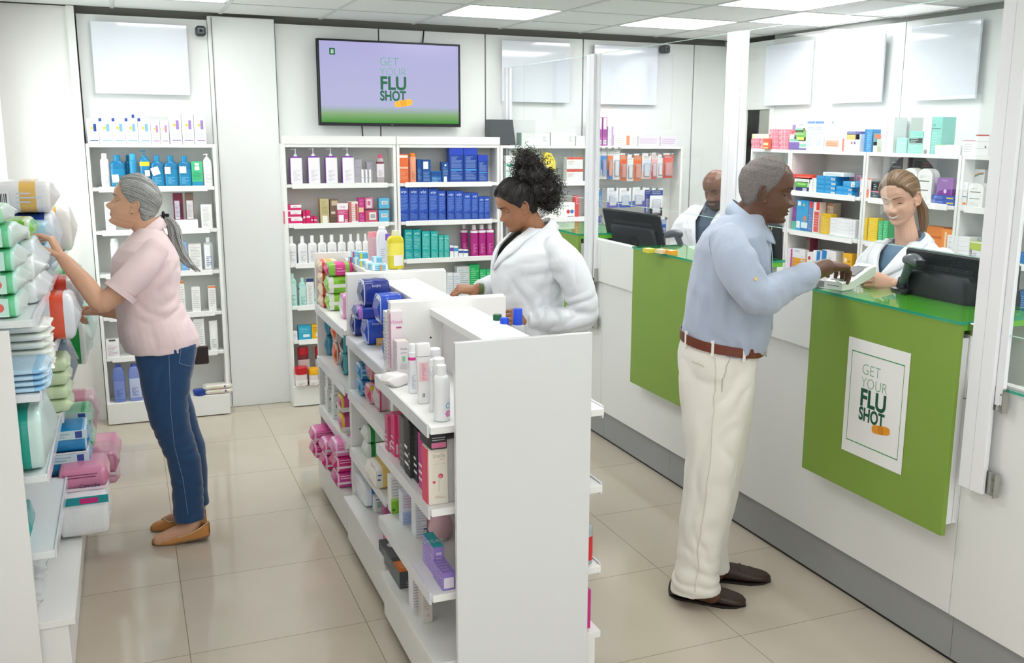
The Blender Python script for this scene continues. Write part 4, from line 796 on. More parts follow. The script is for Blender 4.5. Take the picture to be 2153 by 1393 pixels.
PG = [(1005, 1052, 400, 640, ('#f1f1f1', '#9cc3e4', '#f2f2f2'), 'pale blue'), (1056, 1110, 400, 640, ('#f1f1f1', '#3f8fd6', '#f2f2f2'), 'blue and white'), (1116, 1172, 400, 640, ('#f1f1f1', '#ea8a52', '#3f8fd6'), 'orange and blue'), (1174, 1236, 400, 645, ('#f4f4f4', '#eff1f4', '#f4f4f4'), 'plain white'), (1240, 1306, 455, 655, ('#ef7b42', '#e9622e', '#ef7b42'), 'solid orange'), (1310, 1368, 470, 660, ('#f4f4f4', '#ecefee', '#f4f4f4'), 'tall white'), (1374, 1450, 460, 655, ('#f1824a', '#ec7238', '#f1824a'), 'orange with a white tag'), (1455, 1542, 455, 640, ('#f6ede8', '#dfe3ee', '#f0cfc0'), 'pale with blue swoosh'), (1546, 1603, 450, 640, ('#f3d9d9', '#eab4b4', '#e46a6a'), 'pink'), (1606, 1655, 470, 625, ('#f4f4f4', '#f0eeee', '#f4f4f4'), 'narrow white'), (1660, 1758, 455, 630, ('#e8604a', '#e4705f', '#e8604a'), 'broad red')]
hk = empty('peg_hooks', (0, 0, 0)); tag(hk, 'row of steel peg hooks holding the upper hanging packs', 'hooks')
for l, r, t, b, cs, n in PG:
    loc, rz, w, h = S_('b', 'q', l, r, t-70, 1.3, .0, b); P = AT(1040+(l+r)/2/4.643, 240+b/4.643, Y=YSF)
    put(blister(w, h, *cs), 'blister_pack', (loc.x, YSF+.03, P.z+.004), 0, f'{n} hanging pack in the upper hook row behind the glass', 'blister pack', 'upper row of hanging packs'); hook(loc.x, P.z+h-.006).parent = hk
PG2 = [(1001, 1062, 725, 915, ('#3f7fb8', '#5a93c4', '#7fa9cc'), 'steel blue'), (1112, 1222, 722, 915, ('#f3f3f4', '#e9e9ee', '#6f6fc0'), 'white and violet'), (1232, 1346, 722, 912, ('#f3f3f4', '#e8edf2', '#3f5fc0'), 'white and royal blue, middle'), (1362, 1478, 715, 905, ('#f3f3f4', '#e9ecf2', '#5465bc'), 'white and indigo'), (1480, 1540, 722, 990, ('#2c4f9c', '#3a62ad', '#2c4f9c'), 'dark blue'), (1512, 1636, 722, 992, ('#2f4f9c', '#eceef4', '#3a3536'), 'long white pack with orange line')]
hk2 = empty('peg_hooks', (0, 0, 0)); tag(hk2, 'row of steel peg hooks holding the middle hanging packs', 'hooks')
for i, (l, r, t, b, cs, n) in enumerate(PG2):
    loc, rz, w, h = S_('b', 'q', l, r, t, 1.0, 0, b); P = AT(1040+(l+r)/2/4.643, 240+b/4.643, Y=YSF)
    put(blister(w, h, *cs, d=.012), 'blister_pack', (loc.x, YSF+.03-(.03 if i == 5 else 0), P.z), 0, f'{n} in the middle hook row above the far monitor', 'blister pack', 'middle row of hanging packs'); hook(loc.x, P.z+h-.006).parent = hk2
PG3 = [(1001, 1060, 985, 1060, ('#3b6fd0', '#2f5cb8', '#3b6fd0'), 'short blue pack left of the far monitor'), (1001, 1080, 1065, 1150, ('#d9c9c0', '#c6cdd6', '#e0d5cc'), 'grey pack left of the far monitor'), (1490, 1560, 1000, 1200, ('#e9c9b4', '#e0d5cc', '#cdd8dc'), 'cream pack right of the far monitor'), (1562, 1625, 1030, 1260, ('#e2e8ec', '#c9d5da', '#d9e2e6'), 'pale pack above the barcode scanner'), (1628, 1690, 1010, 1270, ('#9fb4dc', '#2f5cb8', '#2f5cb8'), 'bright blue pack above the barcode scanner')]
for l, r, t, b, cs, n in PG3:
    loc, rz, w, h = S_('b', 'q', l, r, t, 1.0, 0, b); P = AT(1040+(l+r)/2/4.643, 240+b/4.643, Y=YSF)
    put(blister(w, h, *cs), 'blister_pack', (loc.x, YSF+.03, P.z), 0, n+', lowest hook row', 'blister pack', 'lowest row of hanging packs'); hook(loc.x, P.z+h-.006).parent = hk2
# ================================================================ products on the right wall
z = RWZ; T0 = 'top shelf of the right wall'
def wp_(c, pr=()): return lambda w, h: carton(w, .09, h, c, pr)
PINK = [('r', 0, .46, 1, .54, '#f3c9d2'), ('r', .55, 0, .6, 1, '#f3c9d2'), ('r', .25, 0, .3, 1, '#f3c9d2'), ('r', 0, 0, 1, .03, '#e9a9b7'), ('r', .02, .1, .2, .4, '#eab0bd')]
for l, r, t, b, n in ((135, 262, 525, 640, 'upper left'), (135, 262, 642, 752, 'lower left'), (266, 396, 525, 640, 'upper second'), (266, 396, 642, 752, 'lower second'), (402, 540, 440, 557, 'third row left'), (545, 690, 440, 557, 'third row right'), (402, 540, 560, 658, 'second row left'), (545, 680, 560, 658, 'second row right'), (402, 540, 662, 762, 'bottom row left'), (545, 678, 662, 762, 'bottom row right'), (408, 540, 320, 437, 'top row left'), (545, 700, 320, 437, 'top row right')):
    i = {752: 0, 640: 1, 762: 0, 658: 1, 557: 2, 437: 3}[b]; hh = .0325 if l < 300 else .0315
    o = one('r', 'w1', l, r, t, z[0], lambda w, h: carton(w, .08, hh-.0006, '#dc7f90', PINK), 'carton', f'{n} box in the pile of pink boxes beside the doorway', 'box', 'pile of pink boxes', b=b, zb=z[0]+i*hh)
one('r', 'w1', 150, 395, 415, z[0], lambda w, h: carton(w, .08, .03, '#f1ecd8', [('r', 0, 0, .12, 1, '#f2e3a4'), ('l', .3, .2, .9, .8, 3, '#d8d8cf')]), 'carton', 'cream box lying on the left pile of pink boxes', 'box', b=522, zb=z[0]+.0655)
one('r', 'w1', 300, 392, 635, z[0], lambda w, h: carton(w, .02, h, '#d9583a', [('r', .1, .35, .9, .6, '#f0d9a0'), ('r', .1, .05, .9, .2, '#f3c36a')]), 'carton', 'small orange box standing in front of the pink boxes', 'box', off=-.026)
one('r', 'w1', 690, 946, 578, z[0], wp_('#f0f0f2', [('r', 0, .12, .6, .5, '#7f5fae'), ('r', .0, 0, 1, .12, '#6a5a9a'), ('r', .05, .55, .55, .7, '#7fc2a9'), ('r', .6, .2, 1, .4, '#8fcdb2'), ('t', .3, .78, .13, 'Citracal', '#8792a8', .8)]), 'carton', 'white and purple carton under the green one, right of the pink boxes', 'carton')
one('r', 'w1', 770, 944, 405, z[0], wp_('#f2f3f0', [('r', .1, .35, 1, .95, '#6fb64a'), ('r', .2, .1, .85, .35, '#cfd95a'), ('l', .15, .5, .9, .85, 3, '#cfe8bf')]), 'carton', 'white and green carton stacked above the purple one', 'carton', b=575, zb=z[0]+.0535)
one('r', 'w1', 745, 945, 248, z[0], wp_('#eef0f1', [('r', 0, 0, .8, .22, '#d9523f'), ('r', 0, .25, .25, .8, '#9a7fb8'), ('c', .88, .3, .2, '#8a7a5a'), ('t', .62, .72, .2, 'Citracal', '#5f6a78', .9), ('r', .3, .28, .8, .45, '#8fcdb2')]), 'carton', 'topmost carton with lettering above the green and white carton', 'carton', b=395, zb=z[0]+.105)
lbx = wp_('#e6ebf3', [('r', 0, .92, 1, 1, '#6f96cf'), ('l', .2, .15, .8, .6, 12, '#bcc6d8'), ('l', .15, .7, .85, .8, 2, '#9fb2d8')])
row('r', 'w1', [(952, 1066, 383), (1069, 1200, 383)], z[0], lambda w, h, i: lbx(w, h), 'carton', 'tall pale blue carton', T0, 'carton', 'tall pale blue cartons')
one('r', 'w1', 1203, 1336, 383, z[0], lbx, 'carton', 'pale blue carton standing behind the white and orange one', 'carton', 'tall pale blue cartons', off=.06)
one('r', 'w1', 1207, 1505, 614, z[0], lambda w, h: carton(w, .05, h, '#f3f0ee', [('r', .05, .3, .7, .75, '#f0b79a'), ('l', .1, .35, .65, .7, 3, '#e98f6a'), ('r', .88, 0, .97, .9, '#d98a7a')]), 'carton', 'low white and orange carton on the top right shelf', 'carton')
one('r', 'w1', 1512, 1730, 570, z[0], wp_('#f2f2f2', [('c', .45, .5, .08, '#d96a66'), ('c', .65, .5, .08, '#6a7ab0'), ('r', .7, 0, .72, 1, '#d5d8da')]), 'carton', 'white carton under the small purple and yellow one', 'carton'); one('r', 'w1', 1535, 1730, 447, z[0], lambda w, h: carton(w, .07, h, '#6d6fae', [('r', .0, .0, .68, .6, '#e9c97a'), ('l', .05, .65, .9, .95, 3, '#b9badf'), ('r', .7, 0, .75, 1, '#4e5092')]), 'carton', 'small purple and yellow carton on top of a white one', 'carton', b=568, zb=z[0]+.068)
one('r', 'w1', 1795, 1906, 500, z[0], wp_('#4f9fd8', [('r', 0, 0, .3, 1, '#3c87c4'), ('l', .35, .1, .9, .9, 8, '#8fc6ec')]), 'carton', 'tall sky blue carton left of the white tall cartons', 'carton')
one('r', 'w1', 1915, 2042, 684, z[0], wp_('#eceee9', [('r', .5, 0, 1, 1, '#b9bfa9'), ('r', .5, .6, .9, .65, '#e9ece4')]), 'carton', 'lower white and olive carton beside the sky blue one', 'carton'); one('r', 'w1', 1922, 2046, 505, z[0], wp_('#6f9aa6', [('r', .2, .6, .95, .95, '#d97a5a'), ('r', .5, 0, 1, .55, '#c3cfc0')]), 'carton', 'upper teal and orange carton beside the sky blue one', 'carton', b=682, zb=z[0]+.037)
row('r', 'w2', [(368, 455, 322), (459, 560, 322)], z[0], lambda w, h, i: wp_('#f0f1f2', [('l', .1, .1, .9, .9, 12, '#e0e2e4'), ('r', 0, .48, 1, .5, '#d9dcde')])(w, h), 'carton', 'tall white carton', 'right of the sky blue box on the right wall', 'carton', 'tall white cartons')
one('r', 'w2', 585, 740, 626, z[0], wp_('#a5e0d2', [('l', .1, .1, .9, .8, 7, '#c9eee4')]), 'carton', 'mint carton below the grey ones', 'carton', 'mint cartons'); one('r', 'w2', 755, 985, 626, z[0], wp_('#93dccc', [('l', .1, .1, .9, .8, 7, '#bdeae0')]), 'carton', 'lower wide mint carton of two stacked', 'carton', 'mint cartons'); one('r', 'w2', 785, 985, 432, z[0], wp_('#7fd2c2', [('l', .1, .1, .9, .8, 5, '#b4e6db')]), 'carton', 'upper wide mint carton of two stacked', 'carton', 'mint cartons', b=622, zb=z[0]+.049)
row('r', 'w2', [(590, 700, 325), (704, 800, 325)], z[0], lambda w, h, i: wp_('#dfe6e2', [('l', .1, .1, .9, .9, 10, '#c9d2ce')])(w, h), 'carton', 'grey green carton', 'behind the mint cartons', 'carton', 'grey green cartons', off=.11)
one('r', 'w2', 1003, 1112, 315, z[0], wp_('#f1f2f2', [('r', .85, 0, 1, 1, '#e3ece9'), ('l', .15, .15, .7, .8, 10, '#d5dadb'), ('c', .4, .06, .25, '#888888')]), 'carton', 'tall narrow white carton touching the tall teal one', 'carton'); one('r', 'w2', 1114, 1268, 320, z[0], wp_('#7ed0c4', [('r', 0, .68, .85, .70, '#38545a'), ('l', .1, .74, .6, .82, 2, '#4f7a78'), ('l', .1, .1, .9, .6, 7, '#a9e2d9')]), 'carton', 'tallest teal carton with dark stripe on the top right shelf', 'carton')
one('r', 'w2', 1148, 1520, 737, z[0], lambda w, h: carton(w, .05, h, '#f3f4f2', [('r', .62, 0, .63, 1, '#dadfd8')]), 'carton', 'long white carton below the lime green one', 'carton', off=-.004); one('r', 'w2', 1156, 1500, 680, z[0], lambda w, h: carton(w, .05, h, '#eef1ec', [('r', 0, 0, .46, 1, '#a6d83a'), ('l', .5, .3, .9, .7, 2, '#9aa9b9')]), 'carton', 'flat lime green and white carton', 'carton', b=737, zb=z[0]+.0295)
one('r', 'w2', 1553, 1740, 662, z[0], wp_('#f2f2f2', [('r', 0, .95, 1, 1, '#b4585c'), ('l', .1, .2, .8, .8, 4, '#d0d3d5')]), 'carton', 'shorter white carton with dark red top edge', 'carton'); one('r', 'w2', 1743, 1942, 580, z[0], wp_('#f2f2f2', [('r', 0, .94, 1, 1, '#c23f44'), ('r', 0, .66, 1, .68, '#c9ccce'), ('r', 0, .33, 1, .35, '#c9ccce'), ('c', .8, .42, .06, '#8a3f43')]), 'carton', 'taller white carton with red top edge beside the post', 'carton')
# second shelf
T1 = 'on the second shelf right of the old man\'s forehead'
one('r', 'w1', 735, 1032, 1065, z[1], wp_('#e04a38', [('r', .2, .35, .9, .65, '#e97a6a')]), 'carton', 'red carton on the stack beside the old man\'s forehead', 'carton', b=1130, zb=z[1]+.078)
one('r', 'w1', 770, 1000, 1130, z[1], wp_('#eceeea', [('l', .1, .2, .9, .8, 3, '#cfd4cf')]), 'carton', 'white carton under the red carton', 'carton', b=1205, zb=z[1]+.054)
one('r', 'w1', 780, 972, 1208, z[1], wp_('#eef0ea', [('r', 0, 0, .95, .9, '#5fae48'), ('r', .2, .4, .8, .7, '#a5d58a')]), 'carton', 'green carton above the navy one', 'carton', b=1285, zb=z[1]+.029)
one('r', 'w1', 785, 975, 1285, z[1], lambda w, h: carton(w, .09, .028, '#2b3a6c', [('b', .55, .2, .85, .8)]), 'carton', 'navy carton at the bottom of the stack by the forehead', 'carton')
one('r', 'w1', 980, 1088, 1215, z[1], wp_('#eceeec', [('r', .5, 0, .55, 1, '#8fb08f'), ('r', 0, .5, 1, .52, '#cfd4cf')]), 'carton', 'small white carton with green stripe left of the blue boxes', 'carton')
BL = [('l', .04, .5, .42, .9, 4, '#7cc4e8'), ('l', .5, .5, .9, .9, 4, '#7cc4e8'), ('b', .78, .1, .97, .55), ('l', .04, .1, .6, .4, 3, '#4fb0e0')]
for i, (l, r, t, b) in enumerate(((1088, 1370, 1300, 1395), (1092, 1372, 1192, 1300), (1094, 1386, 1082, 1190), (1096, 1382, 978, 1080))):
    one('r', 'w1', l, r, t, z[1], lambda w, h: carton(w, .10, .0262, '#2196d2', BL), 'carton', ['bottom', 'second lowest', 'second highest', 'topmost'][i]+' box of the neat blue stack right of the old man', 'box', 'stack of blue boxes', b=b, zb=z[1]+i*.0268)
one('r', 'w1', 1372, 1612, 1300, z[1], lambda w, h: carton(w, .10, .026, '#2a9cd8', BL), 'carton', 'lowest box of the short blue stack', 'box', 'short blue stack', off=-.01)
one('r', 'w1', 1380, 1622, 1200, z[1], lambda w, h: carton(w, .10, .026, '#2a9cd8', BL), 'carton', 'middle box of the short blue stack', 'box', 'short blue stack', zb=z[1]+.0267)
o = one('r', 'w1', 1440, 1700, 1110, z[1], lambda w, h: carton(w, .07, .03, '#4aa9dd', BL+[('r', .7, 0, 1, 1, '#e8f0f6')]), 'carton', 'light blue box lying skewed on the short blue stack', 'box', 'short blue stack', zb=z[1]+.0536); o.rotation_euler = (0, 0, -PI/2-.25)
one('r', 'w1', 1195, 1500, 895, z[1], lambda w, h: carton(w, .08, .022, '#eef3f4', [('l', .1, .2, .9, .8, 3, '#a9d2e2')]), 'carton', 'white box lying on top of the blue stack', 'box', zb=z[1]+.1078)
for l, r, t, b, n, zz in ((1500, 1600, 1015, 1110, 'lower left', .0), (1603, 1682, 1015, 1110, 'lower middle', .0), (1684, 1762, 1015, 1110, 'lower right', .0), (1505, 1588, 880, 1010, 'upper left', .0605), (1590, 1676, 880, 1010, 'upper middle', .0605), (1678, 1765, 880, 1010, 'upper right', .0605)):
    one('r', 'w1', l, r, t, z[1], lambda w, h: carton(w, .07, .059, '#ddb4c6' if 'left' not in n else '#e6e2e8', [('r', .25, .2, .75, .8, '#c98fae'), ('r', 0, 0, 1, .06, '#8a6f86')]), 'carton', n+' mauve box behind the light blue skewed box', 'box', 'mauve boxes', off=.105, zb=z[1]+zz)
one('r', 'w1', 1728, 1890, 1213, z[1], wp_('#efe3e4', [('r', 0, .93, 1, 1, '#e9855f'), ('r', .5, 0, .85, .45, '#f0825a'), ('b', .02, .05, .35, .3), ('l', .1, .5, .9, .85, 4, '#e3c3c9')]), 'carton', 'pale pink and orange carton left of the pharmacist\'s forehead', 'carton')
one('r', 'w1', 1885, 2010, 1265, z[1], lambda w, h: carton(w, .08, h, '#2b3f4a', [('l', .3, .1, .7, .9, 6, '#8fa4ac')]), 'carton', 'dark carton under the crimson one', 'carton'); one('r', 'w1', 1908, 2160, 1085, z[1], lambda w, h: carton(w, .08, .055, '#e23f6c', [('r', .0, .0, 1, .12, '#ef7f9c')]), 'carton', 'crimson carton just left of the pharmacist\'s hair', 'carton', zb=z[1]+.0345)
def rounded(w, h):
    def mk():
        m = M(); pts = [(-w/2, 0)]+[(-w/2*math.cos(a*PI/12), h*.78+h*.22*math.sin(a*PI/12)) for a in range(0, 13)]+[(w/2, 0)]
        m.loft([[(x, y, q) for x, q in pts] for y in (0, .05)], mat('#f2f2f0', .4)); prints(m, w, .05, h, [('r', .12, .62, .82, .65, '#6f7466'), ('l', .15, .72, .6, .8, 2, '#b9bdb4'), ('r', .12, .36, .78, .385, '#6f7466'), ('l', .1, .05, .8, .25, 4, '#d9dcd8')]); return [('carton', m.mesh('carton'))]
    return cached(('rounded', round(w, 3), round(h, 3)), mk)
for l, r, t, n in ((690, 892, 1065, 'leftmost'), (900, 1120, 1075, 'middle')): one('r', 'w2', l, r, t, z[1], rounded, 'display_box', n+' white round-topped box behind the pharmacist\'s head', 'box', 'white round-topped boxes')
one('r', 'w4', 985, 1190, 30, z[1], rounded, 'display_box', 'rightmost white round-topped box beside the post', 'box', 'white round-topped boxes', off=-.01)
one('r', 'w4', 850, 975, 20, z[1], lambda w, h: carton(w, .05, h, '#f2f3f3', [('r', .1, .4, 1, .44, '#3f8fb0'), ('r', .6, .08, .95, .18, '#f08a4a'), ('l', .1, .6, .9, .9, 4, '#cfd4d8')]), 'carton', 'white carton with blue and orange marks left of the round-topped one', 'carton')
def arcbox(w, h):
    def mk():
        m = M().box(-w/2, 0, 0, w/2, .05, h, mat('#f4f4f3', .4)); n = 12
        for k, c in enumerate(('#e0503a', '#f0a43a', '#5fb04a', '#3a86c8')):
            p = []
            for i in range(n+1):
                a = math.radians(170-80*i/n); 
                for R_ in (.95-.02*k, .93-.02*k): p.append((w*.45+w*R_*math.cos(a), -.0006, h*.35+h*.6*R_*math.sin(a)))
            m.add(p, [(2*i, 2*i+1, 2*i+3, 2*i+2) for i in range(n)], TX(c))
        return [('carton', m.mesh('carton'))]
    return cached(('arc', round(w, 3)), mk)
one('r', 'w2', 1612, 1880, 1085, z[1], arcbox, 'carton', 'white carton with a rainbow arc beside the nearest post', 'carton', off=.07)
one('r', 'w4', 502, 800, 208, z[1], lambda w, h: carton(w, .07, .024, '#2f55b4', [('l', .05, .2, .5, .8, 2, '#8fa6e2'), ('r', .65, .3, .95, .6, '#d9c95a')]), 'carton', 'lower royal blue box under the purple box', 'box', 'royal blue boxes', zb=z[1])
one('r', 'w4', 502, 800, 140, z[1], lambda w, h: carton(w, .07, .024, '#2f55b4', [('l', .05, .2, .5, .8, 2, '#8fa6e2'), ('r', .65, .3, .95, .6, '#d9c95a')]), 'carton', 'upper royal blue box under the purple box', 'box', 'royal blue boxes', zb=z[1]+.0247)
one('r', 'w2', 1185, 1420, 1170, z[1], lambda w, h: carton(w, .06, .088, '#7a2a94', [('t', .45, .8, .12, 'Tramixol', '#c9a4dc', .8), ('c', .55, .22, .12, '#e3c9ee'), ('r', .9, 0, 1, .7, '#8f45a8')]), 'carton', 'purple carton with pale lettering on the blue boxes', 'carton', zb=z[1]+.0494)
# dark cartons on the second shelf imitate the outdoors reflected in the glass
one('r', 'w2', 500, 770, 895, z[1], lambda w, h: carton(w, .04, h, '#6c7176', [('l', .1, .1, .6, .9, 8, '#a9adb0'), ('r', .7, 0, .95, 1, '#c9ccc0')]), 'carton', 'tall grey carton behind the pharmacist\'s hair', 'carton', off=.14); one('r', 'w2', 820, 1185, 905, z[1], lambda w, h: carton(w, .04, h, '#55595a', [('r', .45, .1, .8, .7, '#8fa23a'), ('r', .1, .3, .4, .9, '#3c4044'), ('l', .5, .75, .9, .9, 2, '#b05a6a')]), 'carton', 'dark and green carton imitating a glass reflection behind the round-topped boxes', 'carton', off=.14)
one('r', 'p', 2108, 2175, 388, z[1], lambda w, h: carton(w, .08, h, '#2a6a94', [('l', .1, .1, .9, .9, 8, '#8fb6cf')]), 'carton', 'blue carton at the far right edge of the picture', 'carton')
# third shelf
T2 = 'behind the old man\'s chin on the third shelf'
def book(c, pr=()): return lambda w, h: carton(w, .05, h, c, pr)
one('r', 'w3', 288, 346, 348, z[2], book('#7a3f8f', [('r', 0, 0, 1, .4, '#4fb59a')]), 'carton', 'slim purple and teal carton '+T2, 'carton')
one('r', 'w3', 348, 506, 258, z[2], book('#2f9fd6', [('r', .1, .82, .35, .95, '#e6f2f8'), ('c', .62, .85, .07, '#e6d85a'), ('r', .05, .1, .35, .32, '#eef2f4'), ('c', .75, .42, .16, '#c98f72'), ('r', .45, .12, 1, .3, '#d9e9ee'), ('r', .4, 0, 1, .1, '#2a6fb0')]), 'carton', 'bright blue carton with a small round portrait, third shelf', 'carton')
one('r', 'w3', 508, 566, 275, z[2], book('#5a7fb8', [('r', .2, .8, .9, 1, '#e03a3a'), ('l', .1, .1, .9, .6, 6, '#8fa9d4')]), 'carton', 'grey blue carton with red corner left of the red ones', 'carton')
one('r', 'w3', 568, 652, 285, z[2], book('#f1e3dc', [('r', .2, .05, .95, .7, '#dc4f4a'), ('r', .5, .75, 1, 1, '#e0352e'), ('l', .3, .2, .8, .6, 5, '#ef9a92')]), 'carton', 'red and white carton left of the cream one', 'carton')
one('r', 'w3', 668, 797, 440, z[2], book('#e3b81c', [('l', .15, .1, .85, .9, 8, '#f0cf4a')]), 'carton', 'yellow carton below the cream box, left of the white stack', 'carton')
one('r', 'w3', 656, 832, 290, z[2], lambda w, h: carton(w, .06, h, '#dcc9b4', [('r', 0, .9, 1, 1, '#b98a72'), ('l', .1, .45, .9, .85, 4, '#c9ad92')]), 'carton', 'cream and brown box behind the yellow carton', 'carton', off=.055)
for i in range(5): one('r', 'w3', 790, 1135, 430, z[2], lambda w, h: carton(w, .08, .0212, '#eeeef0', [('l', .05, .3, .5, .7, 1, '#cfd2dc'), ('r', .78, 0, .79, 1, '#c3c6cc'), ('c', .9, .5, .25, '#d9c9cc')]), 'carton', ['bottom', 'second lowest', 'middle', 'second highest', 'top'][i]+' flat white box of the five-high stack, third shelf', 'box', 'stack of flat white boxes', zb=z[2]+i*.0217)
row('r', 'w3', [(1196, 1290, 497), (1296, 1428, 497)], z[2], lambda w, h, i: book('#ecc91e', [('l', .1, .1, .9, .9, 9, '#f3dc5a'), ('r', 0, 0, .05, 1, '#c9922a')])(w, h), 'carton', 'yellow carton', 'left of the pharmacist\'s chin', 'carton', 'yellow cartons')
row('r', 'w3', [(1432, 1492, 535), (1496, 1560, 535)], z[2], lambda w, h, i: book('#4fc07a', [('l', .1, .1, .9, .9, 8, '#8fdcac')])(w, h), 'carton', 'light green carton', 'behind the pharmacist\'s chin', 'carton', 'light green cartons')
one('r', 'w4', 420, 655, 610, z[2], lambda w, h: carton(w, .06, h, '#e98a3a', [('r', 0, .5, 1, .6, '#c96a22')]), 'carton', 'wide orange carton above the pharmacist\'s right shoulder', 'carton', off=.05); one('r', 'w4', 625, 772, 650, z[2], lambda w, h: carton(w, .06, h, '#f0943c', [('r', .3, .1, .5, .9, '#f5d2a8')]), 'carton', 'orange carton with pale stripe left of the white piles', 'carton')
for i in range(4): one('r', 'w4', 702, 1008, 705, z[2]-.02, lambda w, h: carton(w, .05, .0236, '#f0f1f2', [('l', .08, .3, .25, .7, 2, '#9a9ea4'), ('r', .3, 0, .31, 1, '#d0d3d6')]), 'carton', ['bottom', 'second lowest', 'second highest', 'top'][i]+' white box of the left pile above the monitor', 'box', 'left pile of white boxes', off=-.004, zb=z[2]+i*.0241)
for i in range(2): one('r', 'w4', 852, 1165, 600, z[2], lambda w, h: carton(w, .06, .03, '#eef0f2', [('l', .03, .3, .25, .7, 2, '#a9adb4'), ('r', .33, 0, .34, 1, '#cfd2d6')]), 'carton', ['lower', 'upper'][i]+' long white box behind the left white pile', 'box', 'long white boxes by the post', off=.05, zb=z[2]+i*.0305)
one('r', 'w4', 1030, 1175, 835, z[2], lambda w, h: carton(w, .045, .036, '#e9ebed', [('l', .1, .2, .5, .7, 2, '#8a8f96')]), 'carton', 'white box under the lime box beside the post', 'box', off=-.002, zb=z[2]); one('r', 'w4', 1012, 1165, 700, z[2], lambda w, h: carton(w, .045, .042, '#b9cf54', [('r', 0, .85, 1, 1, '#eef0ea')]), 'carton', 'lime green box beside the post', 'box', off=-.002, zb=z[2]+.0368)
one('r', 'w4', 1030, 1170, 475, z[2], lambda w, h: carton(w, .04, .035, '#c3cfcf', [('l', .1, .35, .7, .6, 1, '#5a6a6a'), ('r', 0, 0, 1, .08, '#3f9f7a')]), 'carton', 'grey green box on top of the long white boxes', 'box', off=.05, zb=z[2]+.062)
one('r', 'p', 2108, 2175, 545, z[2], lambda w, h: carton(w, .08, .05, '#3a7fc0', [('b', .05, .1, .3, .4), ('r', 0, 0, 1, .1, '#7fc24a')]), 'carton', 'blue carton with green foot at the right picture edge', 'carton')
# fourth shelf (left part, below)
T3 = 'on the fourth shelf above the card terminal'
for i in range(6): one('r', 'w3', 232, 296, 740, z[3], lambda w, h: carton(w, .08, .0212, '#f0e6ee', [('r', .7, 0, 1, 1, '#b8358c')]), 'carton', ['bottom', 'second', 'third', 'fourth', 'fifth', 'top'][i]+' magenta-edged white box counted upward, beside the dark monitor', 'box', 'magenta-edged boxes', zb=z[3]+i*.0216)
for i in range(3): one('r', 'w3', 298, 482, 895, z[3], lambda w, h: carton(w, .08, .026, '#eda83a', [('b', .6, .2, .9, .75), ('r', .0, .0, 1, .06, '#c9822a')]), 'carton', ['bottom', 'middle', 'top'][i]+' orange box of the three-high stack', 'box', 'stack of orange boxes', zb=z[3]+i*.0265)
one('r', 'w3', 302, 470, 715, z[3], lambda w, h: carton(w, .06, .056, '#eff1f3', [('l', .1, .6, .6, .9, 2, '#8fa4c4'), ('c', .8, .2, .06, '#8a8a8a')]), 'carton', 'white box standing on the orange stack', 'box', zb=z[3]+.0797); one('r', 'w3', 472, 526, 745, z[3], lambda w, h: carton(w, .06, h, '#8a3a4f', [('r', .1, .1, .9, .9, '#6f6a5c')]), 'carton', 'small dark red box behind the orange stack', 'box', off=.03, zb=z[3]); 
one('r', 'w3', 484, 560, 950, z[3], lambda w, h: carton(w, .06, h, '#f2eff0', [('c', .4, .72, .22, '#c9303c'), ('c', .4, .3, .22, '#c9303c')]), 'carton', 'white carton with two red discs right of the orange stack', 'carton')
one('r', 'w3', 562, 672, 932, z[3], lambda w, h: carton(w, .06, h, '#f2f4f6', [('r', .45, 0, .9, 1, '#2a86cc'), ('r', 0, .48, 1, .5, '#d0d8e0')]), 'carton', 'white carton with a blue band above the old man\'s hand', 'carton'); one('r', 'w3', 678, 868, 928, z[3], lambda w, h: carton(w, .06, h, '#f0f0ee', [('r', .02, .55, .35, .98, '#2a86cc'), ('l', .5, .3, .9, .8, 4, '#d9d9d5')]), 'carton', 'wider white carton with blue square above the old man\'s hand', 'carton')
one('r', 'w3', 960, 1082, 968, z[3], lambda w, h: carton(w, .05, h, '#eeb52c', [('c', .3, .75, .18, '#f7e6c0'), ('l', .55, .2, .85, .8, 4, '#b98216')]), 'carton', 'small yellow carton above the old man\'s fingers', 'carton')
one('r', 'w3', 1152, 1268, 992, z[3]-.0, lambda w, h: carton(w, .06, h, '#ee9a48', [('r', .05, .1, .9, .7, '#f7c894'), ('r', .0, .92, 1, 1, '#e07a28')]), 'carton', 'orange pouch-like carton left of the white coat sleeve', 'carton')
one('r', 'p', 2122, 2200, 595, z[3], lambda w, h: carton(w, .08, .12, '#2b6fae', [('l', .1, .2, .9, .9, 8, '#7fb0dc'), ('b', .1, .05, .4, .2)]), 'carton', 'blue carton seen through the glass right of the nearest post', 'carton')
# ================================================================ products on the central gondola (left side)
def g(k, l, b, r, t, z, fn, name, label, cat, group=None, rz=0, dy=0, dx=0, zb=None, hh=None, Y=None):
    loc, w, h = G_(k, l, b, r, t, z); loc.x += dx; loc.y += dy
    if Y:
        ox, oy, s = K[k]; a, c, d = AT(ox+l/s, oy+b/s, Y=Y), AT(ox+r/s, oy+b/s, Y=Y), AT(ox+l/s, oy+t/s, Y=Y); w = c.x-a.x; h = d.z-a.z; loc = Vector(((a.x+c.x)/2+dx, Y, a.z))
    if zb is not None: loc.z = zb+EPS
    return put(fn(w, hh or h), name, loc, rz, label, cat, group)
c_ = lambda c, pr=(), d=.045: (lambda w, h: carton(w, d, h, c, pr))
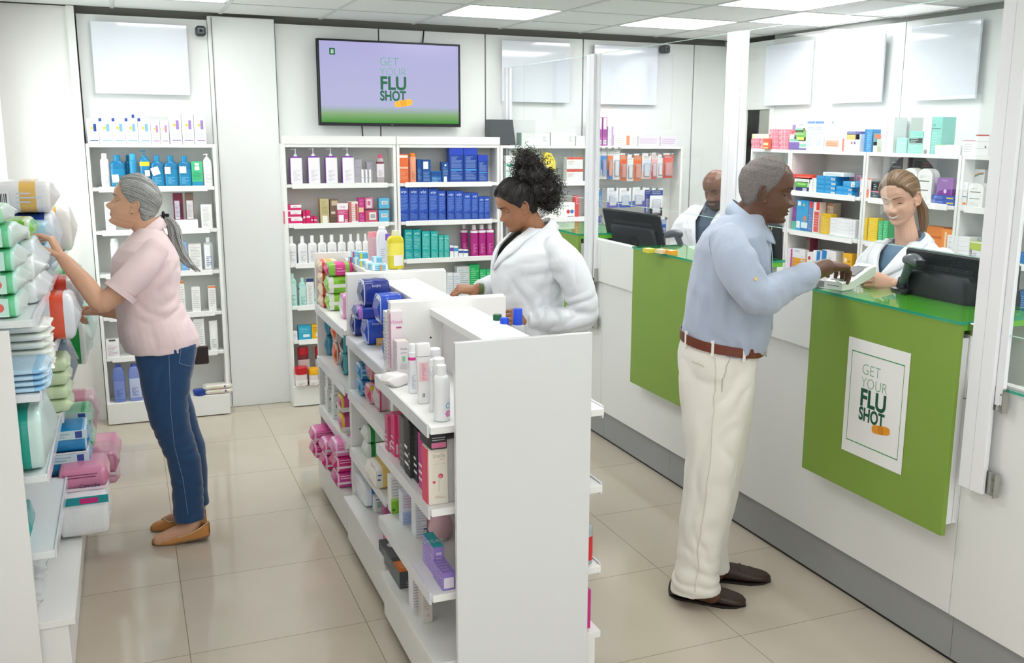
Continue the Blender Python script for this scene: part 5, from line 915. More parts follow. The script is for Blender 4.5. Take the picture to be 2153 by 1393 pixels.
# nearest unit, upper shelf
zA = .925
VI = lambda c, c2: [('t', .55, .77, .065, 'Viasek', c, .9), ('l', .3, .66, .8, .70, 1, c), ('r', .42, .42, .68, .58, c2), ('l', .25, .2, .85, .38, 4, '#c3bfc3'), ('lL', .1, .1, .9, .95, 14, '#c9bfc9'), ('rT', .1, .1, .9, .9, '#f3ece0')]
g('p', 836, 791.5, 860.6, 719.5, zA, c_('#e9e3e6', VI('#6f6f78', '#8fcfa0'), .05), 'carton', 'white carton with small green block, front one on the nearest unit', 'carton', rz=.0)
g('p', 836, 791.5, 860.6, 719.5, zA, c_('#f0e3ea', [('rL', .55, .05, .95, .95, '#e89ac4'), ('t', .5, .8, .065, 'Viasek', '#d98ab4', .9), ('r', .45, .72, .9, .745, '#b0508a'), ('lL', .05, .1, .5, .9, 12, '#c9bfc9')], .05), 'carton', 'taller pink and white carton behind the white carton with green block', 'carton', dy=.062, dx=-.004, hh=.213)
g('p', 836, 791.5, 860.6, 719.5, zA, c_('#eeeaee', [('lL', .1, .1, .9, .9, 14, '#b9a9c9')], .05), 'carton', 'white carton third in line against the divider, nearest unit', 'carton', dy=.122, dx=-.004, hh=.2)
g('p', 832, 819, 872, 786, zA, lambda w, h: pack(w*.95, .07, .038, '#f1eeee', (), fin=.014, plump=1, crinkle=.012, seed=9), 'soft_pack', 'small crumpled white pack in front of the pale cartons', 'pack', dy=.03, rz=.5)
sp = lambda w, h, cap='#eef2f4', cw=.85, band='#e0409c': bottle('spray', w, w, h, '#eef0f4', cap, capw=cw, caph=.16, sh=.05, lines=10, tc='#b4a9c9', stripe=(.8, .87, band))
g('p', 862, 828.5, 880, 724, zA, sp, 'spray_can', 'tall white spray can with a pink band', 'bottle')
def shamp(w, h):
    def mk():
        b = M().stack([(0, w*.36, w*.25, 2.6), (.004, w*.42, w*.28, 2.6), (h*.4, w*.45, w*.3, 2.6), (h*.78, w*.5, w*.33, 2.6), (h*.79, w*.5, w*.33, 2.6)], mat('#f3f1f1', .25, coat=.3), y=w*.35, n=28)
        c = M().stack([(h*.8, w*.5, w*.33, 2.6), (h*.97, w*.52, w*.35, 2.6), (h, w*.48, w*.31, 2.6)], mat('#f4f3f4', .2, coat=.4), y=w*.35, n=28)
        l = M(); seg(l, (h*.38, h*.7), w*.46, w*.31, w*.35, 2.6, -130, -60, mat('#f3c9cf', .4), 1.05); barcode(l, (-w*.2, w*.02, h*.1), (1, 0, 0), (0, 0, 1), w*.25, h*.1); fake_lines(l, (-w*.18, w*.015, h*.4), (1, 0, 0), (0, 0, 1), w*.3, h*.28, 8, '#c98f9f')
        return [('bottle_body', b.mesh('b', 40)), ('cap', c.mesh('c', 40)), ('label_sticker', l.mesh('l'))]
    return cached(('shamp', round(w, 3)), mk)
g('p', 879, 851, 908.5, 725, zA, shamp, 'shampoo_bottle', 'white bottle standing on its broad cap side, with pink label and barcode', 'bottle')
g('p', 905, 850, 929, 737, zA, lambda w, h: sp(w, h, '#f3f1f8', .95, '#efeef4'), 'spray_can', 'white can with lilac cap ring behind the clear-capped cans', 'bottle', dx=.01, dy=.02)
g('p', 908, 868, 926, 758, zA, lambda w, h: sp(w, h, '#f4f4f6', .95, '#e6e4ef'), 'spray_can', 'slim white can half hidden between two others', 'bottle', dy=.01)
g('p', 915, 872, 940, 756, zA, lambda w, h: sp(w, h, '#f7f7f8', .96, '#eceaf2'), 'spray_can', 'white can with clear cap just behind the big white bottle', 'bottle', dy=.01, dx=.003)
def bigb(w, h):
    return bottle('screw', w, w, h, '#eff0f2', '#f6f6f6', e=2, capw=.62, caph=.18, sh=.2, labz=(.1, .3))
loc, w, h = G_('p', 917, 889, 951, 772, zA)
bb = put(bigb(w, h), 'lotion_bottle', loc, 0, 'big white rounded bottle nearest the end panel, with blue ring print', 'bottle')
m = M(); cx = w*.28; yy = w/2-math.sqrt(max(0, (w/2)**2-cx**2))-.0006
for zc, col in ((.285*h, '#5fb0cc'), ): 
    for i in range(20):
        a0, a1 = 2*PI*i/20, 2*PI*(i+1)/20; f = lambda a, r: (min(w*.46, cx+r*math.cos(a)), w/2-math.sqrt(max(1e-6, (w/2)**2-min(w*.46, cx+r*math.cos(a))**2))-.0007, zc+r*math.sin(a)); m.quad(f(a0, .006), f(a0, .0085), f(a1, .0085), f(a1, .006), mat(col, .4))
for i in range(6):
    a = i*PI/3; f2 = lambda q, r: (min(w*.47, cx+.006*math.cos(a)+r*math.cos(q)), w/2-math.sqrt(max(1e-6, (w/2)**2-min(w*.47, cx+.006*math.cos(a)+r*math.cos(q))**2))-.001, .14*h+.006*math.sin(a)+r*math.sin(q)); m.add([f2(q*PI/4, .0045) for q in range(8)], [tuple(range(8))], mat('#d980b8', .4))
p_ = m.build('printed_logo', bb)
# nearest unit, middle shelf: thin cartons standing in line, spines towards the aisle
zB = .68
LINE = [(803, 942, 820, 871, '#c9557a', 'dull pink carton', 1), (820, 950, 834, 866, '#e0447f', 'bright pink carton', 1), (834, 961, 846, 871, '#d8336f', 'rose carton', 0), (838, 975, 850, 872, '#5c5e60', 'dark grey carton', 0), (845, 990, 858, 858, '#191a1c', 'tall black carton with hanging hole', 2), (857, 1006, 872, 893, '#3a3c3e', 'charcoal carton', 2), (868, 1006, 880, 897, '#202122', 'matt black carton', 2), (876, 1018, 893, 906, '#c22f8f', 'magenta carton', 1), (893, 1040, 900, 912, '#c9c8c6', 'light grey carton', 0)]
for i, (l, b, r, t, c, n, k) in enumerate(LINE):
    P = AT(l, b, Z=zB); nb = LINE[i+1] if i+1 < len(LINE) else (906, 1062)
    Q = AT(nb[0], nb[1], Z=zB); thick = max(.012, (P.y-Q.y)*.8); T = AT(l, t, X=P.x); hh = min(.215, max(.12, T.z-zB))
    pr = [('lL', .1, .12, .9, .5, 3, '#f4f4f4' if k else '#9a9a9a')] + ([('l', .1, .1, .9, .8, 8, '#77797c')] if k == 2 else [('r', .05, .05, .95, .3, '#f0e6ea')] if k == 1 else [])
    put(carton(.10, thick, hh, c, pr), 'carton', (max(P.x, .752)+.052, Q.y+.004, zB+EPS), 0, n+[', first in the line of thin cartons', ' second in the line of thin cartons', ' with pale stripe in the line of thin cartons', ' before the tall black one', ' in the line of thin cartons', ' right after the tall black one', ' before the magenta one', ' between black and grey ones', ' just behind the flower carton'][i], 'carton', 'line of thin cartons')
SN = [('t', .56, .83, .075, 'Snella', '#bdb2a4', .9), ('r', .62, .79, .82, .8, '#e98f8f'), ('l', .3, .70, .9, .73, 1, '#dcd3c6'), ('c', .64, .5, .12, '#dd4a63'), ('c', .62, .49, .07, '#f08b98'), ('c', .32, .4, .07, '#dd4a63'), ('r', .55, .22, .565, .44, '#c9a98f'), ('l', .35, .1, .9, .16, 2, '#e0b9a9'), ('rL', 0, 0, 1, 1, '#e0506a'), ('r', 0, 0, .05, 1, '#e0506a')]
g('p', 899.5, 1063, 942.5, 944, zB, c_('#efe7d8', SN, .055), 'carton', 'cream carton with a red flower, next to the end panel', 'carton', dy=.0)
g('p', 899.5, 1063, 942.5, 944, zB, c_('#efe7d8', [('r', .8, 0, 1, 1, '#e0506a'), ('l', .1, .1, .7, .9, 8, '#e6dccb'), ('rL', 0, 0, 1, 1, '#e0506a')], .055), 'carton', 'second cream and red carton partly hidden by the end panel', 'carton', dx=.098, dy=.03)
kb = c_('#1f2022', [('r', .05, .1, .95, .45, '#c76a8f'), ('l', .1, .55, .9, .85, 2, '#aaaaaa'), ('rT', .3, .1, .6, .9, '#6f7173')], .11)
loc, w, h = G_('p', 899.5, 1063, 942.5, 944, zB)
put(kb(w*.78, .045), 'carton', (loc.x-.0, loc.y-.015, zB+h+.001), 0, 'flat black box lying on the cream flower carton', 'carton'); put(c_('#2a2b2d', [('l', .1, .3, .9, .8, 2, '#777777')], .1)(w*.9, .05), 'carton', (loc.x+.098, loc.y+.02, zB+h+.001), 0, 'flat black box on the second cream carton by the end panel', 'carton')
# nearest unit, lower shelf
zC = .415
g('p', 823, 1080, 848, 1004, zC, c_('#eef0ea', [('r', 0, 0, .85, .34, '#8fce3a'), ('r', 0, .34, .7, .42, '#b9e07a'), ('l', .1, .45, .9, .95, 6, '#c9ccd0'), ('c', .2, .1, .12, '#3a6a2a')], .05), 'carton', 'white carton with lime green foot', 'carton')
g('p', 847, 1103, 874, 1037, zC, c_('#dfe5f2', [('r', 0, 0, 1, .4, '#b9cdf0'), ('l', .1, .05, .9, .35, 4, '#8fa9dd'), ('l', .1, .5, .9, .95, 5, '#e0a9c9'), ('r', .78, .05, .95, .3, '#ffffff')], .05), 'carton', 'pale blue and white carton between lime one and instruction one', 'carton')
g('p', 874, 1131, 898, 1056, zC, c_('#eceef2', [('l', .1, .05, .9, .95, 12, '#b9c3d6'), ('r', .7, .2, 1, .24, '#2f4f8f')], .05), 'carton', 'white carton printed with instructions, third on the lower shelf', 'carton')
g('p', 906, 1150, 934, 1126-20, zC, c_('#e6dfe6', [('c', .5, .5, .4, '#f0d3dc')], .02), 'carton', 'pale backing card beside the lilac carton', 'carton', dx=.0, dy=.22)
g('p', 912, 1211, 934.5, 1152, zC, lambda w, h: carton(w, .12, h, '#a98fdc', [('rT', .0, 0, 1, 1, '#34b4c0'), ('t'+'T', .5, .3, .3, 'leten', '#bfeef2', .7), ('r', .25, .72, .75, .82, '#dfd6f0'), ('r', .25, .52, .75, .62, '#dfd6f0'), ('r', .25, .32, .75, .42, '#dfd6f0'), ('r', .25, .12, .75, .22, '#dfd6f0'), ('lL', .1, .1, .9, .9, 5, '#c9b9ec')]), 'carton', 'lilac carton with turquoise top and oval windows', 'carton')
g('p', 931, 1242, 957, 1184, zC, lambda w, h: carton(w, .10, .055, '#9a80d0', [('r', .1, .1, .9, .7, '#efeaf6'), ('lL', .1, .1, .9, .9, 4, '#c9b9ec'), ('lT', .1, .1, .9, .9, 4, '#b9a6e3')]), 'carton', 'lilac box lying at the end panel on the lower shelf', 'carton')
def brush(w, h):
    def mk():
        a = M().stack([(0, .02, .02, 2), (.01, .034, .03, 2), (.04, .043, .036, 2.1), (.075, .034, .03, 2), (.095, .018, .016, 2), (.12, .012, .011, 2), (.16, .014, .011, 2), (.165, .008, .007, 2)], mat('#e2b7be', .4), y=.03, n=24)
        b = M().stack([(.12, .0125, .0115, 2), (.16, .0145, .0115, 2)], mat('#b82f5c', .3), y=.03, n=16); return [('brush_head', a.mesh('a', 40)), ('handle_sleeve', b.mesh('b', 40))]
    return cached('brush', mk)
g('p', 905, 1140, 930, 1090, zC, brush, 'bath_brush', 'left round pink bath brush behind the lilac carton', 'brush', 'pink bath brushes', dx=-.002, dy=.06); g('p', 928, 1160, 952, 1100, zC, brush, 'bath_brush', 'right round pink bath brush beside the end panel', 'brush', 'pink bath brushes', dy=.07, dx=.01)
# nearest unit, base
zD = .20
GR = [('rT', .08, .5, .45, .9, '#e9e9e9'), ('rT', .5, .0, 1, .42, '#ee7a22'), ('l', .3, .1, .95, .5, 3, '#8f9193'), ('lL', .02, .05, .98, .95, 5, '#9fa3a6'), ('rT', .05, .05, .3, .2, '#bfc1c2')]
g('p', 855, 1236, 871, 1185, zD, lambda w, h: carton(.075, .30, .062, '#55585b', [('rL', 0, 0, .25, 1, '#3f4244'), ('rT', .0, 0, 1, .3, '#ee7a22'), ('rT', .0, .3, 1, .42, '#3a3c3e'), ('cT', .5, .78, .3, '#dcdcdc'), ('lL', .1, .1, .6, .9, 6, '#aeb2b5'), ('l', .3, .1, .9, .45, 3, '#aeb2b5'), ('lT', .15, .08, .8, .25, 3, '#f7c49a')]), 'carton', 'long grey box with orange top block on the base shelf', 'carton')
g('p', 868, 1283, 889, 1205, zD, c_('#eeedf0', [('l', .1, .05, .9, .95, 12, '#c3c0c9')], .05), 'carton', 'white instruction carton on the base shelf', 'carton')
g('p', 889, 1310.5, 909.8, 1234, zD, c_('#e2dad2', [('l', .1, .35, .9, .95, 8, '#c3b9b0'), ('c', .55, .2, .15, '#c9c0b8'), ('lL', .1, .1, .9, .9, 10, '#d0c8c0')], .05), 'carton', 'beige carton standing alone at the front of the base shelf', 'carton')
# ---- middle unit, upper shelf: dark blue packs
zE = .915
def blue_pack(w, h, c='#2747b4', box='#8f62b8', txt='Sempre', fl=None, sd=3):
    pr = [('t', .48, .76, .10, txt, '#e6ecfa', .8), ('r', .38, .0, .95, .26, box), ('l', .44, .06, .8, .2, 2, '#f3e6f2')]
    if fl: pr += [('c', .78, .45, .13, fl), ('c', .92, .5, .12, fl), ('c', .85, .36, .09, fl)]
    return pack(w, .10, h, c, ((0, .1, '#dfe4f4'),), pr, seed=sd, fin=.006, plump=.3, crinkle=.007)
g('p', 772, 727, 822, 671, zE, lambda w, h: blue_pack(w, h, '#2450c4', '#e9b55a', 'SempreLib', '#edb84a', 3), 'soft_pack', 'royal blue pack with golden butterfly, in front', 'pack', 'dark blue packs')
g('p', 747, 711, 797, 663, zE, lambda w, h: blue_pack(w, h, '#23368c', '#c39ad6', 'Sempre', None, 5), 'soft_pack', 'navy pack with lilac label behind the butterfly pack', 'pack', 'dark blue packs', dx=-.0, dy=.03)
g('p', 752, 662, 802, 645, zE, lambda w, h: pack(w, .10, .05, '#2a3f9c', ((0, .22, '#a56fc4'),), seed=8, fin=.006, plump=.3), 'soft_pack', 'flat navy and violet pack under the upper navy pack', 'pack', 'dark blue packs', zb=zE+.102, Y=3.76)
g('p', 764, 648, 822, 604, zE, lambda w, h: blue_pack(w, .10, '#23368c', '#a56fc4', 'Sempre', None, 11), 'soft_pack', 'upper navy pack with violet label near the divider', 'pack', 'dark blue packs', zb=zE+.153, Y=3.76)
g('p', 798, 664, 850, 613, zE, lambda w, h: blue_pack(w, .105, '#2450c4', '#ee8444', 'Sempre', '#f08a3a', 17), 'soft_pack', 'royal blue pack with orange top leaning over the butterfly pack', 'pack', 'dark blue packs', zb=zE+.118, Y=3.58)
g('p', 809, 757, 850, 708, zE, lambda w, h: pack(w, .03, h*.9, '#2a4ea8', ((.1, .5, '#e6eaf6'),), seed=21, fin=.004), 'soft_pack', 'small blue and white pack half behind the near divider', 'pack', 'dark blue packs')
# middle unit, second shelf
zF = .69
for i, zz in enumerate((0, .066)): g('p', 758, 834, 798, 800, zF, lambda w, h: pack(w, .09, .064, '#3a8cc4', ((0, .16, '#8fc4e6'),), [('l', .1, .2, .5, .8, 2, '#9fd0ee')], seed=31+i, fin=.006, plump=.3), 'soft_pack', ['lower', 'upper'][i]+' light blue pack beside the pin holes, middle unit', 'pack', 'light blue packs', zb=zF+zz)
g('p', 778, 852, 822, 808, zF, lambda w, h: pack(w, .09, .075, '#d0476c', ((0, .3, '#efb9c6'),), [('r', 0, .75, 1, 1, '#e6d24a')], seed=35, fin=.006, plump=.3), 'soft_pack', 'pink pack with yellow top edge in the middle of the shelf', 'pack', 'pink soft packs'); g('p', 783, 845, 822, 770, zF, lambda w, h: pack(w, .09, .085, '#e09aa8', ((0, .1, '#e9d75a'),), seed=37, fin=.006, plump=.3), 'soft_pack', 'pale pink pack stacked on the one with yellow edge', 'pack', 'pink soft packs', zb=zF+.077, dy=.02)
g('p', 797, 868, 840, 812, zF, lambda w, h: pack(w, .09, .09, '#dfb0b8', ((0, .12, '#c9386a'), (.5, .7, '#efe6e6')), seed=39, fin=.006, plump=.3, clear='#f2e6ea'), 'soft_pack', 'nearest pink pack with clear wrapper on the middle unit', 'pack', 'pink soft packs')
# middle unit, third shelf
zG = .44
for i, zz in enumerate((0, .062)): g('p', 770, 940, 812, 908, zG, lambda w, h: pack(w*.9, .09, .062, '#e6ece4', ((.25, .5, '#2f9a4a'), (.5, .8, '#c9dccb')), seed=41+i, fin=.008, plump=.6), 'soft_pack', ['lower', 'upper'][i]+' white and green pack behind the pink cartons', 'pack', 'white and green packs', zb=zG+zz*1.06, Y=3.78)
g('p', 790, 958, 830, 920, zG, lambda w, h: pack(w, .07, .07, '#d9a3ac', ((.5, .8, '#e6c9ce'),), seed=44, fin=.008, plump=.6), 'soft_pack', 'dusty pink pack in front of the white and green packs', 'pack')
g('p', 797, 1042, 838, 980, zG, lambda w, h: pack(w, .16, .085, '#eeeadf', ((.35, .8, '#f0cd78'), (0, .1, '#3a5ab0')), [('l', .1, .4, .4, .8, 2, '#3a5ab0')], seed=45, fin=.01, plump=.5), 'wipes_pack', 'cream and yellow wipes pack at the near end of the third shelf', 'wipes', dy=.05)
# middle unit, base
zH = .225
g('p', 772, 1072, 830, 1000, zH, lambda w, h: pack(.13, .30, .10, '#2a86cc', ((0, .2, '#e9eef4'), (.5, 1, '#1f3f9c')), [('r', .35, .1, 1, .95, '#1f3f9c'), ('c', .72, .5, .28, '#dfe9e4'), ('c', .72, .5, .2, '#3a8f5a')], seed=51, fin=.004, plump=.25), 'wipes_pack', 'large blue wipes pack lying on the middle base shelf', 'wipes')
g('p', 789, 1078, 812, 1046, zH, c_('#eef1ee', [('r', .2, .3, .8, .7, '#9fd0b9'), ('l', .1, .75, .9, .95, 1, '#4a6fb0')], .05), 'carton', 'little white and mint box in front of the large blue wipes', 'carton'); g('p', 809, 1090, 826, 1045, zH, c_('#c4689f', [('r', .1, .6, .9, .9, '#8fb0b9')], .05), 'carton', 'little mauve box beside the white and mint box', 'carton')
g('p', 812, 1141, 835, 1105, zH, c_('#d8407f', [('r', 0, .45, 1, .62, '#3f9a8a'), ('r', 0, .3, 1, .45, '#efe6ea')], .05), 'carton', 'small pink and teal box at the near end of the middle base', 'carton')
# ---- farthest unit, upper shelf: green and pink packs
zI = .925
gp = lambda w, h, sd=1: pack(w, .1, h, '#8fd33a', ((0, .22, '#eef3e8'),), [('r', .0, .36, 1, .56, '#eef4e4'), ('t', .6, .66, .16, 'Calypso', '#3f7a1f', .8), ('l', .2, .1, .8, .25, 2, '#5f9a2a')], seed=sd, fin=.006, plump=.3)
for i, n in enumerate(('bottom', 'middle')): g('p', 692, 655, 745, 620, zI, lambda w, h: gp(w, .078, 60+i), 'soft_pack', n+' lime green pack of the stack on the farthest unit', 'pack', 'stack of lime and pink packs', zb=zI+i*.08)
g('p', 692, 655, 745, 620, zI, lambda w, h: pack(w*1.0, .1, .06, '#e0388c', ((0, .28, '#7fc23f'), (.72, .85, '#7fc23f')), [('l', .35, .3, .8, .7, 2, '#f3a9cf')], seed=63, fin=.006, plump=.3), 'soft_pack', 'top pink and green pack on the lime stack', 'pack', 'stack of lime and pink packs', zb=zI+.161)
for i in range(4): g('p', 676, 632, 716, 600, zI, lambda w, h: pack(w*.9, .1, .054, '#f0d9b8', ((0, .2, '#e0503f'), (.3, .6, '#f2b04a')), seed=64+i, fin=.008, plump=.4), 'soft_pack', ['lowest', 'second', 'third', 'topmost'][i]+' yellow and red pack counted upward behind the lime stack', 'pack', 'yellow and red packs', zb=zI+i*.056, Y=4.60)
g('p', 722, 672, 752, 636, zI, lambda w, h: pack(w, .08, .11, '#f0e9ee', ((0, .3, '#e39ac9'),), seed=70, fin=.006, plump=.4), 'soft_pack', 'white pack with pink corner against the middle divider', 'pack')
# farthest unit second shelf
zJ = .675
for i, n in enumerate(('lower', 'upper')): g('p', 690, 748, 725, 700, zJ, lambda w, h: pack(w*1.05, .1, .095, '#1f87ab', ((.0, .14, '#5fb4cc'), (.3, .42, '#a9dbe6')), seed=72+i, fin=.006, plump=.3, crinkle=.008), 'soft_pack', n+' petrol blue pack on the farthest unit', 'pack', 'petrol blue packs', zb=zJ+i*.098)
for i, n in enumerate(('lower', 'upper')): g('p', 707, 768, 742, 720, zJ, lambda w, h: pack(w, .09, .10, '#e8602a', ((0, .16, '#f0e6e0'), (.5, .62, '#3a55b0') if i == 0 else (.8, .9, '#f0e6e0')), seed=75+i, fin=.008, plump=.4, crinkle=.01), 'soft_pack', n+' orange crinkled pack on the farthest unit', 'pack', 'orange crinkled packs', zb=zJ+i*.103)
for i, n in enumerate(('lower', 'upper')): g('p', 722, 790, 752, 740, zJ, lambda w, h: pack(w, .09, .095, '#4a4f5a', ((0, .3, '#5fc0c9'), (.5, .7, '#d9dde0')), seed=78+i, fin=.008, plump=.4, crinkle=.01), 'soft_pack', n+' charcoal and turquoise pack near the middle divider', 'pack', 'charcoal and turquoise packs', zb=zJ+i*.098)
# farthest unit third shelf
zK = .43
wc = lambda w, h, i=0: carton(w, .06, h, '#eff1ee', [('c', .45, .55, .22, '#3f8f6a'), ('c', .5, .5, .12, '#eff1ee'), ('lL', .1, .1, .9, .9, 5, '#c9c3b4'), ('l', .1, .1, .9, .25, 1, '#c0c6c0')])
for i, (l, b, r, zz, n) in enumerate(((690, 866, 706, 0, 'left'), (703, 882, 722, 0, 'middle'), (716, 896, 734, 0, 'right'), (692, 866, 708, .116, 'left'), (705, 882, 724, .116, 'middle'))):
    g('p', l, b, r, b-40, zK, lambda w, h: wc(w*1.1, .112, i), 'carton', ('upper ' if zz else 'lower ')+n+' white carton with green circle on the farthest unit', 'carton', 'white cartons with green circle', zb=zK+zz)
for i, n in enumerate(('lower', 'upper')): g('p', 722, 908, 745, 870, zK, lambda w, h: pack(w*1.2, .09, .07, '#dc5f9c', ((0, .22, '#f0d63a'),), [('r', 0, 0, 1, .3, '#f0eef0')], seed=81+i, fin=.006, plump=.3), 'soft_pack', n+' pink pack with yellow end next to the white cartons', 'pack', 'pink packs with yellow end', zb=zK+i*.09)
# farthest unit base: pink packs
zL = .215
pp = lambda w, h, sd, c='#dd3f92', c2='#f0dbe6': pack(w, .12, h, c, ((0, .1, '#f3c9de'),), [('r', 0, .3, 1, .45, c2), ('l', .1, .6, .7, .9, 2, '#f6b9d8')], seed=sd, fin=.01, plump=.45, crinkle=.006)
for i, (px_, py_, zz, c, n) in enumerate(((668, 925, 0, '#d92f84', 'lower far left pink pack'), (668, 925, .083, '#e25aa2', 'upper far left pink pack'), (684, 950, 0, '#d92f84', 'lower pink pack, second from the back'), (688, 948, .083, '#e46aac', 'upper pink pack, second from the back'), (709, 992, 0, '#cf3f93', 'lower front pink pack'), (711, 990, .083, '#d8287c', 'middle front pink pack'), (709, 988, .166, '#e57fbb', 'top front pale pink pack'))):
    Yv = (4.53, 4.53, 4.34, 4.34, 4.09, 4.09, 4.09)[i]; xl = AT((660, 660, 683, 683, 708, 708, 706)[i], (915, 915, 950, 950, 1000, 1000, 1000)[i], Y=Yv).x
    put(pp(.16, .07, 90+i, c), 'soft_pack', (xl+.08, Yv, zL+zz*.86+EPS), 0, n+' on the base of the farthest unit', 'pack', 'pink packs on the base')
g('p', 716, 935, 740, 900, zL, lambda w, h: pack(.1, .08, .07, '#5a5fb4', (), seed=99, fin=.006), 'soft_pack', 'violet blue pack tucked behind the pink packs', 'pack', dx=.03)
# ---- on the top board of the farthest unit
zT = 1.138; 
def tb_(l, b, r, t, fn, name, label, cat, group=None, zz=0, dy=0, dx=0): return g('p', l, b, r, t, zT, fn, name, label, cat, group, zb=zT+zz, dy=dy, dx=dx)
tb_(818, 566.5, 852, 486, lambda w, h: bottle('screw', w, w*.6, h, '#eedf3a', '#f0ecc4', e=2.8, capw=.42, caph=.13, sh=.16, tr=.1, lab='#f2f0ea', labz=(.1, .42), a=(-105, -45), stripe=(.4, .78, '#f4e85e')), 'bottle', 'large yellow bottle with cream cap on top of the central shelving', 'bottle')
tb_(797, 553, 822, 478, lambda w, h: bottle('spray', w, w*.8, h, '#e9eaf2', '#eceef2', capw=.6, caph=.1, sh=.3, lines=5, tc='#b9bdd0'), 'spray_can', 'pearly white bottle behind the yellow bottle', 'bottle', dy=.02)
for i, (l, r) in enumerate(((775, 786), (786, 797))): tb_(l, 547-2*i, r, 488, lambda w, h: bottle('screw', w, w, h, '#e8c3cc', '#f09aa4', e=2, capw=.92, caph=.2, sh=.04, tr=.2, lines=6, tc='#c98f9f'), 'bottle', ['left', 'right'][i]+' slim rosy bottle with pink cap', 'bottle', 'slim rosy bottles', dy=.01*i)
tb_(812, 556, 824, 492, lambda w, h: bottle('screw', w, w, h, '#e6e4f0', '#8a62c4', e=2, capw=.9, caph=.22, sh=.04), 'bottle', 'slim bottle with purple cap beside the yellow bottle', 'bottle')
CB = [('rL', 0, 0, 1, 1, '#9fd0e8'), ('l', .1, .2, .9, .8, 2, '#6fb0cc')]
SM = [(736, 552, 747, 0, '#9fd6e6'), (747, 556, 758, 0, '#a9dcec'), (758, 561, 770, 0, '#9fd6e6'), (770, 566, 783, 0, '#b6e2f0'), (783, 569, 800, 0, '#a4dbf0'), (800, 569, 812, 0, '#8fcdea'), (742, 553, 754, .027, '#a9dcec'), (757, 557, 775, .027, '#5fb8d8'), (786, 566, 805, .027, '#9ad4ee')]
nm_ = ['first', 'second', 'third', 'fourth', 'fifth', 'sixth', 'upper left', 'upper middle', 'upper right']
for i, (l, b, r, zz, c) in enumerate(SM):
    tb_(l, b, r, b-12, lambda w, h: carton(w*.96, .045, .026, c, [('r', 0, 0, .3, 1, '#e6d43a' if i in (2, 7) else '#d6457f' if i in (0, 6) else '#f09a3a' if i == 5 else '#e9f3f6'), ('l', .35, .2, .95, .8, 2, '#5fa9c9')]), 'carton', nm_[i]+' little sky blue box in the cluster before the yellow bottle', 'carton', 'little sky blue boxes', zz=zz, dy=.0)
# ---- right side of the gondola: bottles with coloured caps
def capb(px_, py_, zt, h, cap, n, w=.06):
    P = AT(px_, py_, Z=zt); put(bottle('screw', w, w*.75, h, '#dfe4e6', cap, e=2.4, capw=.5, caph=.2, sh=.25, tr=.55, lines=6, tc='#7f93a0'), 'bottle', (P.x, P.y-w*.35, zt-h+EPS), 0, n, 'bottle', 'clear bottles with coloured caps')
capb(1089, 649, 1.185, .26, '#1f4fd6', 'clear bottle with blue cap, tallest beside the pharmacist\'s sleeve', .062)
capb(1061, 668, 1.155, .23, '#1f4fd6', 'clear bottle with blue cap just above the white board edge'); capb(1046, 661, 1.155, .23, '#1f5f3a', 'clear bottle with dark green cap beside the blue cap')
put(bottle('screw', .06, .05, .15, '#c9d3d8', '#e9eef0', capw=.4, caph=.12, tr=.4, lab='#d8323a', labz=(.1, .7), a=(-170, 0)), 'bottle', (1.243, 2.60, .4155), 0, 'clear bottle with red label peeking out right of the end panel', 'bottle')
put(c_('#d8308f', [('rR', 0, 0, 1, 1, '#e468b0')], .05)(.05, .13), 'carton', (1.236, 2.60, .2007), 0, 'magenta carton peeking out right of the end panel near the floor', 'carton')
# pink reflection source: pink packs seen between the boards on the far side
for i, y in enumerate((2.75, 2.95)): put(pack(.1, .1, .12, '#ee9fc0', (), seed=120+i, fin=.006), 'soft_pack', (1.12, y, .9257), 0, ['near', 'far'][i]+' pink pack on the hidden side of the nearest unit', 'pack', 'pink packs on the hidden side')
# ================================================================ left wall shelving products
def lp(Y, z, x0, x1, h, c, bands=(), pr=(), d=.2, label='', group=None, name='soft_pack', cat='pack', zz=0, rz=0, **kw):
    return put(pack(x1-x0, d, h, c, bands, pr, **kw), name, ((x0+x1)/2, Y, z+zz+EPS), rz, label, cat, group)
MT = [('r', .1, .15, .9, .9, '#c9efd9'), ('r', .15, .25, .45, .8, '#8fdcb0'), ('r', .52, .25, .85, .8, '#8fdcb0'), ('l', .18, .65, .42, .78, 2, '#2a5a8f'), ('l', .55, .65, .82, .78, 2, '#2a5a8f')]
for i in range(4): lp(3.23, 1.19, -.50, -.305, .066, '#bfe9dc', ((.0, .2, '#a6e2c4'), (.8, .92, '#6fd39a')), [('r', .1, .1, .85, .9, '#c6ecdf'), ('c', .72, .5, .2, '#e46a5f' if i < 2 else '#2f4f8f'), ('l', .2, .3, .6, .7, 2, '#8fcfc0')], d=.24, zz=i*.068, label=['lowest', 'second', 'third', 'topmost'][i]+' mint wipes pack counted upward in the near left stack', group='near stack of mint wipes', name='wipes_pack', cat='wipes', seed=201+i, fin=.012+.006*i, plump=.5, clear='#e9f6f0', crinkle=.008)
lp(3.24, 1.19, -.50, -.325, .052, '#9fe0b4', ((.2, .8, '#b9ecd0'),), MT, d=.22, zz=.274, label='mint green pack with panels crowning the near left stack', name='wipes_pack', cat='wipes', seed=209, fin=.02, plump=.5, clear='#e9f6f0')
for i, (Y, zz) in enumerate(((3.47, 0), (3.47, .075), (3.68, .0))): lp(Y, 1.19, -.48, -.275, .072, '#eef2f3', ((.5, .8, '#e3edf0'),), (), d=.19, zz=zz, label=['lower', 'upper', 'farther'][i]+' translucent white pack bulging behind the mint wipes', group='translucent white packs', seed=215+i, fin=.025, plump=.6, clear='#f3f6f7', crinkle=.02)
